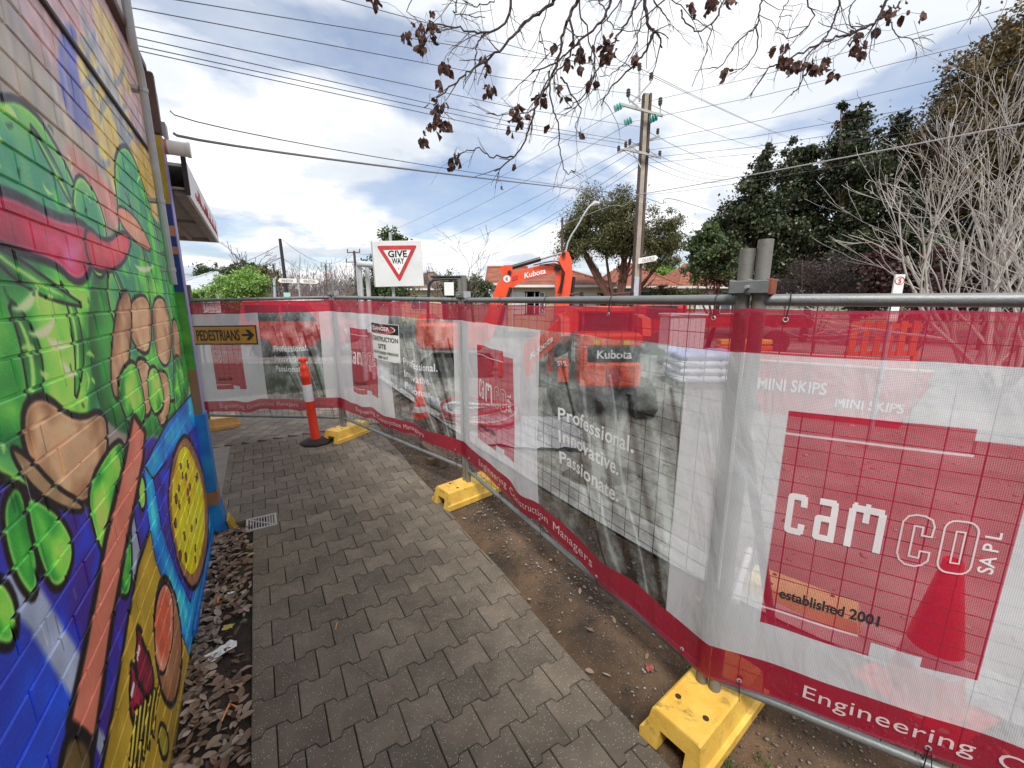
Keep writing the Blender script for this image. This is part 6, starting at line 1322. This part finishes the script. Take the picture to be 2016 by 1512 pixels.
F_gum = leafmat('gum_leaves', [(.05, .065, .02), (.10, .115, .035), (.16, .155, .055), (.07, .08, .03), (.20, .16, .07)])
F_dark = leafmat('dark_leaves', [(.012, .026, .010), (.030, .052, .018), (.05, .08, .028), (.02, .036, .014), (.075, .095, .04), (.10, .05, .035)], .15, .42)
F_brown = leafmat('autumn_leaves', [(.09, .06, .025), (.14, .10, .035), (.07, .07, .025), (.19, .11, .045), (.10, .09, .03)], .25)
F_red = leafmat('dark_red_leaves', [(.045, .016, .016), (.08, .03, .025), (.03, .014, .012)], .15)
F_green = leafmat('fresh_green_leaves', [(.12, .24, .04), (.20, .36, .07), (.30, .46, .12), (.15, .28, .05)])
F_mid = leafmat('mid_green_leaves', [(.035, .065, .02), (.07, .11, .035), (.10, .14, .05)])
def tree(name, label, base, h, crown, n, size, leaf, bk, seed, trunk_r=.2, lean=(0, 0), cat='tree', group=None, nb=26, asp=.5, fork=.4, limbs=6):
    """crown: list of (x, y, z, radius) lumps in world space"""
    g = random.Random(seed); t = thing(name, label, cat, base, group); b = MB(); bs = Vector(base); tips = []
    fz = h*fork; top = bs+Vector((lean[0], lean[1], fz)); b.tube(bezier([bs-Vector((0, 0, .2)), bs.lerp(top, .5)+Vector((g.uniform(-.1, .1), 0, 0)), top], 4), [trunk_r*(1.15-.4*k/8) for k in range(9)], 9, cap=False)
    for k in range(limbs):
        c = Vector(g.choice(crown)[:3]); mid_ = top.lerp(c, .5)+Vector((g.gauss(0, .12)*h*.15, g.gauss(0, .1)*h*.15, -.03*h)); pts = bezier([top-Vector((0, 0, fz*.2*g.random())), mid_, c], 4)
        b.tube(pts, [trunk_r*(.55-.45*i/(len(pts)-1)) for i in range(len(pts))], 6, cap=False)
        for q in range(2): i = g.randint(3, len(pts)-2); grow(b, g, pts[i], (pts[i+1]-pts[i])+Vector((g.gauss(0, .5), g.gauss(0, .5), g.gauss(0, .3)))*.5, h*.16, trunk_r*.16, 1, tips, sides=4)
    tb__ = b.build('trunk', bk, t, True); lumps = []
    gg = random.Random(seed+1)
    for (x, y, z, r) in crown:
        for _ in range(nb):
            v = Vector((gg.gauss(0, 1), gg.gauss(0, 1), gg.gauss(0, 1))).normalized()*r*gg.uniform(.15, 1.12); lumps.append((x+v.x, y+v.y, z+v.z*.9, r*gg.uniform(.14, .5)))
    leaf_cloud('crown', leaf, t, lumps, n, 1, size, seed, asp); return t
def lp(x, y, Y, r, dy=0): c = at(x, y, Y+dy); return (c.x, c.y, c.z, r)
def bpt(x, Y): return (at(x, 590, Y).x, Y, -.15)
# eucalyptus behind the big pole
tree('gum_tree', 'large olive-green gum tree with dark forked trunk behind the tall pole', bpt(1222, 24), 6.3, [lp(1150, 440, 24, 1.5), lp(1195, 425, 24, 1.5), lp(1235, 440, 24, 1.6), lp(1140, 485, 24, 1.2), lp(1190, 480, 24, 1.4), lp(1245, 490, 24, 1.3), lp(1290, 480, 24, 1.0), lp(1320, 450, 24, 1.0), lp(1300, 510, 24, .8), lp(1125, 450, 24, .8), lp(1330, 480, 24, .7)], 66000, .14, F_gum, barkr, 3, .30, (-.2, 0), fork=.22, limbs=10, nb=22, asp=.35)
# row of dark pears on the right
dk = 'dark street trees on the right'
tree('street_tree', 'dark tree with a pointed top, leftmost of the dark row, above the fence', bpt(1470, 19), 6, [lp(1440, 500, 19, 1.0), lp(1470, 440, 19, 1.1), lp(1490, 400, 19, 1.0), lp(1500, 350, 19, .75), lp(1506, 310, 19, .38), lp(1512, 288, 19, .16), lp(1415, 450, 19, .3), lp(1440, 440, 19, .8), lp(1510, 470, 19, 1.2), lp(1530, 530, 19, 1.2), lp(1470, 540, 19, 1.0)], 60000, .125, F_dark, bark, 5, .16, group=dk, asp=.7)
tree('street_tree', 'dark twin-topped tree, second of the dark row', bpt(1590, 20), 7, [lp(1562, 275, 20, .22), lp(1570, 310, 20, .55), lp(1560, 360, 20, .9), lp(1600, 300, 20, .55), lp(1570, 430, 20, 1.2), lp(1610, 380, 20, 1.0), lp(1590, 480, 20, 1.4), lp(1560, 540, 20, 1.3), lp(1620, 540, 20, 1.3)], 60000, .125, F_dark, bark, 6, .16, group=dk, asp=.7)
tree('street_tree', 'tallest dark tree with a narrow top in the middle of the dark row', bpt(1690, 18), 8, [lp(1656, 210, 18, .2), lp(1668, 235, 18, .3), lp(1694, 222, 18, .32), lp(1680, 280, 18, .9), lp(1670, 340, 18, 1.0), lp(1710, 360, 18, 1.2), lp(1690, 430, 18, 1.4), lp(1660, 500, 18, 1.3), lp(1730, 500, 18, 1.5), lp(1700, 560, 18, 1.3)], 66000, .12, F_dark, bark, 7, .18, group=dk, asp=.7)
tree('street_tree', 'dark tree behind the bare whitish tree at the right end of the dark row', bpt(1810, 19), 8, [lp(1790, 300, 19, 1.4), lp(1840, 320, 19, 1.6), lp(1780, 380, 19, 1.5), lp(1850, 420, 19, 1.9), lp(1790, 480, 19, 1.6), lp(1900, 480, 19, 2.0), lp(1830, 560, 19, 1.8), lp(1950, 540, 19, 2.0), lp(1770, 250, 19, .5), lp(1990, 440, 19, 1.6), lp(2060, 480, 19, 2.2)], 76000, .13, F_dark, bark, 8, .2, group=dk, asp=.7)
tree('tall_autumn_tree', 'tall brown-green autumn tree rising at the top right corner', bpt(1960, 16.5), 11, [lp(1900, 190, 16.5, .9), lp(1930, 130, 16.5, .9), lp(1980, 90, 16.5, .9), lp(2020, 60, 16.5, 1.0), lp(1960, 190, 16.5, 1.3), lp(1900, 270, 16.5, 1.2), lp(1980, 280, 16.5, 1.6), lp(2050, 180, 16.5, 1.6), lp(1870, 330, 16.5, 1.0), lp(2050, 330, 16.5, 1.9), lp(1950, 370, 16.5, 1.4), lp(1860, 230, 16.5, .5)], 44000, .13, F_brown, bark, 9, .22, limbs=12, asp=.55)
tree('small_street_tree', 'small green tree with bent dark stems left of the dark row', bpt(1398, 17), 3.6, [lp(1390, 500, 17, .8), lp(1410, 530, 17, .7), lp(1370, 530, 17, .5), lp(1425, 490, 17, .8), lp(1400, 460, 17, .45)], 9000, .13, F_mid, barkr, 10, .10, (.3, 0), fork=.28, asp=.6)
tree('dark_wispy_bush', 'dusky purple-brown wispy bush under the dark trees', bpt(1615, 14), 2.6, [lp(1600, 540, 14, .8), lp(1640, 545, 14, .8), lp(1560, 565, 14, .6), lp(1670, 560, 14, .6)], 14000, .09, leafmat('wispy_purple', [(.05, .032, .035), (.09, .065, .06), (.03, .022, .022)], .2), bark, 12, .05, cat='bush', fork=.2, asp=.16)
tree('dark_red_bush', 'dark red-leaved bush beside the S sign', bpt(1820, 12), 2.6, [lp(1800, 545, 12, .8), lp(1860, 550, 12, .9), lp(1740, 560, 12, .6), lp(1920, 560, 12, .9), lp(1730, 510, 13, .5)], 11000, .11, F_red, bark, 13, .05, cat='bush', fork=.2, asp=.8)
# left side background
tree('round_tree', 'round dark green tree behind the grey iron roof', bpt(422, 44), 5, [lp(405, 548, 44, 1.2), lp(425, 540, 44, 1.4), lp(440, 550, 44, 1.1), lp(420, 560, 44, 1.4)], 7000, .28, F_mid, bark, 14, .2)
tree('green_hedge', 'bright green rounded hedge above the far fence', bpt(475, 20), 2.6, [lp(445, 572, 20, .7), lp(465, 562, 20, .8), lp(490, 562, 20, .8), lp(508, 572, 20, .7), lp(475, 585, 20, 1.0)], 14000, .12, F_green, bark, 15, .1, cat='hedge', asp=.5)
tree('leafy_shrub', 'small fresh green shrub against the shop corner', bpt(388, 12), 2.0, [lp(384, 582, 12, .2), lp(396, 582, 12, .2), lp(390, 578, 12, .18)], 900, .08, F_green, bark, 16, .03, cat='shrub')
tree('dark_pine_tree', 'flat-topped dark pine far behind the green hedge', bpt(486, 60), 7, [lp(478, 530, 60, 1.2), lp(492, 528, 60, 1.0), lp(470, 540, 60, 1.2), lp(498, 540, 60, 1.0)], 5000, .35, F_mid, bark, 17, .25, fork=.6)
tree('olive_tree', 'olive-toned tree between the hedge and the leaning black pole', bpt(515, 40), 5, [lp(500, 545, 40, 1.0), lp(515, 540, 40, 1.0), lp(530, 550, 40, 1.2), lp(522, 562, 40, 1.3)], 6000, .26, F_gum, bark, 18, .2)
tree('street_gum', 'green tree standing behind the give way sign', bpt(765, 28), 5.2, [lp(765, 466, 28, .7), lp(785, 470, 28, .6), lp(740, 520, 28, .9), lp(745, 560, 28, 1.1), lp(775, 570, 28, 1.3), lp(735, 580, 28, 1.0), lp(790, 480, 28, .5)], 7000, .2, F_mid, bark, 19, .12)
tree('round_bush', 'mid-green bush at the end of the brown-roofed house', bpt(895, 26), 2.8, [lp(885, 570, 26, .8), lp(905, 562, 26, .9), lp(925, 570, 26, .8), lp(945, 565, 26, .9)], 8000, .15, F_mid, bark, 20, .1, cat='bush')
tree('green_bush', 'bright green bush between the tall pole and the hills', bpt(1290, 34), 4.6, [lp(1270, 545, 40, 1.0), lp(1295, 540, 40, 1.2), lp(1320, 535, 42, 1.2), lp(1345, 545, 40, 1.0)], 8000, .24, F_green, bark, 22, .15, cat='bush')
tree('garden_shrub', 'pale green shrub in front of the house right of the tall pole', bpt(1300, 25), 2.4, [lp(1290, 578, 25, .4), lp(1310, 576, 25, .45), lp(1330, 580, 25, .4), lp(1350, 578, 25, .4)], 5000, .12, F_gum, bark, 23, .05, cat='shrub')
tree('garden_shrub', 'low green shrub in front of the house farther right', bpt(1365, 23), 2.4, [lp(1355, 582, 23, .35), lp(1372, 578, 23, .4)], 3000, .11, F_mid, bark, 24, .05, cat='shrub')
# distant bare scrub and wood
gfar = random.Random(40); bm2 = MB(); tp = []
for k in range(46):
    x = 512+k*5+gfar.uniform(-3, 3); Y = gfar.uniform(30, 55); p = Vector(bpt(x, Y)); hgt = (592-gfar.uniform(540, 562))/831*Y+1.9
    for q in range(3): grow(bm2, gfar, p+Vector((gfar.uniform(-.3, .3), 0, .6)), (gfar.gauss(0, .3), gfar.gauss(0, .2), 1), hgt*.62, .05, 2, tp, .16, .04, .55, (3, 4), 4, 4, .014)
tag(bm2.build('distant_scrub', mat('grey_pink_scrub', (.22, .165, .15), .9, .35, .6)), kind='stuff')
wood = [(gfar.uniform(-170, 190), gfar.uniform(110, 190), gfar.uniform(-1, 2.6), gfar.uniform(3.5, 6)) for _ in range(150)]
tag(leaf_cloud('distant_wood', leafmat('distant_foliage', [(.07, .09, .06), (.10, .12, .08), (.13, .14, .09)], .1), None, wood, 40000, 1, 1.1, 44), kind='stuff')
def bare(name, label, base, h, seed, m, r, depth, stems=1, spread=.5, up=.03, kids=(3, 4), minr=.006, fan=.35, group=None, nseg=6):
    g = random.Random(seed); t = thing(name, label, 'tree', base, group); tips = []; b = MB()
    for k in range(stems): 
        a = g.uniform(0, 6.28); grow(b, g, Vector(base)+Vector((g.uniform(-.2, .2), g.uniform(-.2, .2), -.1)), (math.cos(a)*fan, math.sin(a)*fan, 1), h*.62, r, depth, tips, .10, up, spread, kids, nseg, 7, minr, .5)
    b.build('branches', m, t, True); return t, tips
bare('bare_tree', 'small bare pinkish tree right of the give way sign', bpt(880, 24), 4.3, 51, bark2, .10, 4, 2, .55, .05, (3, 4), .010, .25)
bare('bare_tree', 'faint bare tree behind the flat-topped pine', bpt(478, 50), 7.8, 52, bark2, .14, 3, 1, .6, .05, (3, 4), .03)
wt, wtips = bare('bare_white_tree', 'bare tree of many pale whitish branches at the right edge', (at(2020, 590, 8.4).x, 8.4, -.15), 4.9, 61, pale, .07, 4, 7, .5, .05, (2, 4), .0048, .75, nseg=7)
wt2, _ = bare('bare_white_tree', 'second pale bare tree just left of the right-edge one', (at(1935, 590, 9.6).x, 9.6, -.15), 5.6, 64, pale, .05, 4, 5, .5, .06, (2, 4), .0042, .5, nseg=7)
wt3, _ = bare('bare_white_tree', 'tallest pale bare tree, behind the other two at the right edge', (at(2050, 590, 10.6).x, 10.6, -.15), 7.4, 65, pale, .06, 4, 4, .45, .08, (2, 3), .0045, .35, nseg=7)
# ---- branch overhanging the camera view
ov = thing('overhanging_tree', 'dark leafless branches with clusters of dead brown leaves hanging across the top of the sky', 'tree', (4.6, -1.2, 0))
obk = mat('dark_branch_bark', (.055, .035, .035), .85, .4, 20, .3, 60); ob_ = MB(); og = random.Random(77); Yo = 3.6
BR = [([(1092, -60), (1092, 0), (1068, 21), (1033, 45), (1002, 80), (964, 115), (926, 139), (894, 167), (853, 208)], .016), ([(1020, -60), (1009, 0), (992, 45), (957, 64), (915, 59), (863, 49), (845, 40)], .015),
      ([(957, 64), (943, 83), (936, 118), (936, 158)], .007), ([(1150, -60), (1137, 0), (1117, 38), (1110, 66), (1099, 115), (1082, 163), (1061, 194), (1051, 222), (1037, 264), (1012, 309), (974, 337)], .016),
      ([(1012, 309), (971, 307), (943, 295), (915, 297), (901, 309)], .006), ([(1120, 35), (1131, 83), (1110, 125), (1078, 160), (1047, 215), (999, 226), (957, 224)], .010), ([(1215, -60), (1203, 0), (1176, 52), (1134, 87), (1092, 125), (1047, 139)], .015),
      ([(1262, -60), (1269, 0), (1276, 45), (1287, 59), (1298, 75), (1304, 94)], .022), ([(1287, 59), (1273, 97), (1242, 135), (1200, 174), (1183, 208)], .012), ([(1255, -40), (1238, 35), (1214, 73), (1197, 104), (1169, 153), (1144, 194), (1110, 215)], .010),
      ([(1082, 139), (1085, 201), (1099, 243), (1103, 295), (1113, 340), (1134, 333)], .007), ([(1103, 153), (1124, 181), (1144, 222), (1131, 250)], .006), ([(1145, -20), (1158, 62), (1172, 146), (1151, 167)], .008), ([(1340, 20), (1350, 44), (1374, 63), (1402, 48), (1390, 99), (1362, 171)], .007),
      ([(1400, 48), (1420, 10), (1440, -50)], .008), ([(1503, -60), (1497, 0), (1489, 48), (1453, 79), (1421, 127), (1394, 135)], .009), ([(1489, 48), (1491, 91), (1469, 131), (1437, 139)], .006), ([(1770, -60), (1747, 0), (1727, 40), (1691, 60), (1644, 75), (1604, 91), (1548, 119), (1509, 139), (1477, 190)], .013),
      ([(1662, -60), (1652, 0), (1644, 40), (1620, 79), (1588, 111), (1576, 167), (1556, 187)], .010), ([(1744, 30), (1755, 52), (1767, 71), (1806, 75), (1838, 67)], .005), ([(1935, -50), (1929, 0), (1910, 48)], .006), ([(1000, -50), (972, 0), (940, 12), (918, 6)], .008), ([(918, -50), (900, 15), (896, 26), (955, 35)], .006),
      ([(1310, -60), (1350, 20), (1400, 60)], .006), ([(1287, 0), (1310, 30), (1326, 60)], .006), ([(1590, -50), (1600, 30), (1570, 70), (1527, 64)], .007), ([(1560, -50), (1540, 20), (1530, 60)], .005), ([(820, -20), (812, 30), (838, 50)], .004), ([(1700, -40), (1672, 30), (1690, 70)], .006),
      ([(1235, -60), (1222, 0), (1180, 60), (1165, 120), (1170, 170), (1110, 230)], .007), ([(1320, -60), (1296, 10), (1262, 40), (1250, 90), (1215, 140), (1180, 150)], .008), ([(1083, -60), (1080, 5), (1063, 70), (1080, 100)], .007), ([(1175, -60), (1190, 20), (1210, 55), (1250, 60)], .007)]
limb0 = bezier([(4.6, -1.2, -.2), (4.5, -1.1, 2.2), (4.1, -.5, 4.2), (3.4, .8, 5.9), (2.2, 2.4, 6.4), (.9, 3.5, 6.3)], 8); limb1 = bezier([limb0[22], Vector((3.8, 2.0, 6.4)), Vector((3.4, 3.6, 6.2))], 8)
ob_.tube(limb0, [.19-.15*k/(len(limb0)-1) for k in range(len(limb0))], 10, cap=False); ob_.tube(limb1, [.07-.04*k/(len(limb1)-1) for k in range(len(limb1))], 8, cap=False); twig_pts = []
for k, (px_, r) in enumerate(BR):
    yo = Yo+(k*37 % 11)*.07-.35; pts = [at(x, y, yo+.02*i) for i, (x, y) in enumerate(px_)]
    if px_[0][1] < 0:
        q = min(limb0[26:]+limb1, key=lambda v: (v-pts[0]).length); pts = [q, q.lerp(pts[0], .5)+Vector((0, 0, .1))]+pts
    pts = bezier(pts, 5); n = len(pts); pts = [p+Vector((og.gauss(0, .006), og.gauss(0, .006), og.gauss(0, .006))) if 0 < i < n-1 else p for i, p in enumerate(pts)]
    ob_.tube(pts, [(r*.82)*(1-.74*i/(n-1))+.0014 for i in range(n)], 6, cap=False)
    for _ in range(int(n*.28)):
        i = og.randint(n//3, n-2); d = (pts[i+1]-pts[i]).normalized(); s_ = Vector((og.gauss(0, 1), og.gauss(0, .5), og.gauss(-.2, 1))).normalized(); grow(ob_, og, pts[i], d+s_*.8, og.uniform(.08, .30), r*.16+.0016, og.choice((0, 1, 1)), twig_pts, .16, -.03, .7, (1, 3), 5, 4, .0009, .5)
ob_.build('branches', obk, ov, True)
dead = mat('dead_brown_leaf', (.16, .07, .045), .75, .5, 30, rnd=.55, trans=.25, col2=(.06, .03, .024)); LM = []
for s_ in range(4):
    g = random.Random(s_); V = []; L_ = .062; pr = [(0, 0), (.22, .26), (.5, .33), (.8, .2), (1.0, 0), (.8, -.2), (.5, -.33), (.22, -.26)]; F = []
    V.append((0, g.uniform(-.01, .01), -L_*.5))
    for x, y in pr: V.append((y*L_*g.uniform(.7, 1.1), abs(y)*L_*g.uniform(.2, .9)+x*x*L_*g.uniform(-.3, .3), -x*L_))
    F = [(0, 1+k, 1+(k+1) % 8) for k in range(8)]; me = bpy.data.meshes.new('leaf'); me.from_pydata(V, [], F); me.materials.append(dead); LM.append(me)
CL = [(835, 62, 26, 22, 34), (803, 78, 8, 8, 16), (828, 96, 7, 12, 12), (851, 28, 3, 5, 4), (872, 132, 9, 16, 12), (867, 164, 3, 2, 5), (866, 240, 18, 14, 30), (885, 245, 5, 10, 12), (848, 258, 5, 12, 16), (832, 278, 6, 6, 6), (845, 205, 2, 3, 5), (875, 210, 6, 14, 8), (895, 322, 14, 12, 14), (895, 305, 1, 3, 3), (1016, 230, 26, 14, 26), (957, 128, 8, 12, 14), (957, 180, 8, 12, 12), (972, 178, 2, 5, 10), (1143, 104, 20, 14, 22), (1198, 96, 26, 16, 22), (1190, 112, 5, 8, 8), (1120, 130, 8, 5, 12), (1066, 198, 12, 10, 16), (1113, 198, 3, 4, 6), (1099, 175, 4, 8, 5), (1143, 267, 3, 7, 5), (1014, 326, 1, 3, 4), (990, 372, 1, 3, 3), (1170, 165, 6, 12, 12), (1143, 135, 4, 4, 8), (1430, 145, 8, 9, 10), (1365, 18, 7, 12, 10), (1402, 8, 14, 12, 12), (1437, 4, 8, 6, 8), (1760, 22, 22, 22, 18), (1555, 125, 24, 20, 16), (1540, 95, 6, 14, 10), (1590, 130, 8, 12, 12), (1640, 150, 7, 12, 8), (1625, 128, 8, 8, 10), (1685, 92, 20, 12, 22), (1608, 135, 8, 6, 12), (1816, 28, 3, 4, 5), (1734, 58, 2, 3, 4), (737, 2, 6, 3, 8), (1080, 250, 1, 2, 2), (1250, 120, 6, 8, 8), (1090, 95, 3, 4, 8)]
for (x, y, n, sx, sy) in CL:
    yo = Yo+og.uniform(-.2, .2)
    for _ in range(int(n*.95)+1):
        o = bpy.data.objects.new('leaf', og.choice(LM)); COL.objects.link(o); o.parent = ov; o.matrix_parent_inverse = Matrix.Translation(-ov.location)
        o.location = at(x+og.gauss(0, sx*.55), y-6+og.gauss(0, sy*.5), yo+og.gauss(0, .05)); o.rotation_euler = (og.gauss(0, .5), og.gauss(0, .4), og.uniform(0, 6.28)); k = og.uniform(.75, 1.35); o.scale = (k, k, k)
    top = at(x, y-sy*1.2-10, yo); near = min(twig_pts, key=lambda v: (v-top).length) if twig_pts else top
    st_ = MB(); st_.tube(bezier([near, near.lerp(top, .6)+Vector((0, 0, .02)), at(x, y, yo)], 3), .0013, 4); st_.build('leaf_stalk', obk, ov)
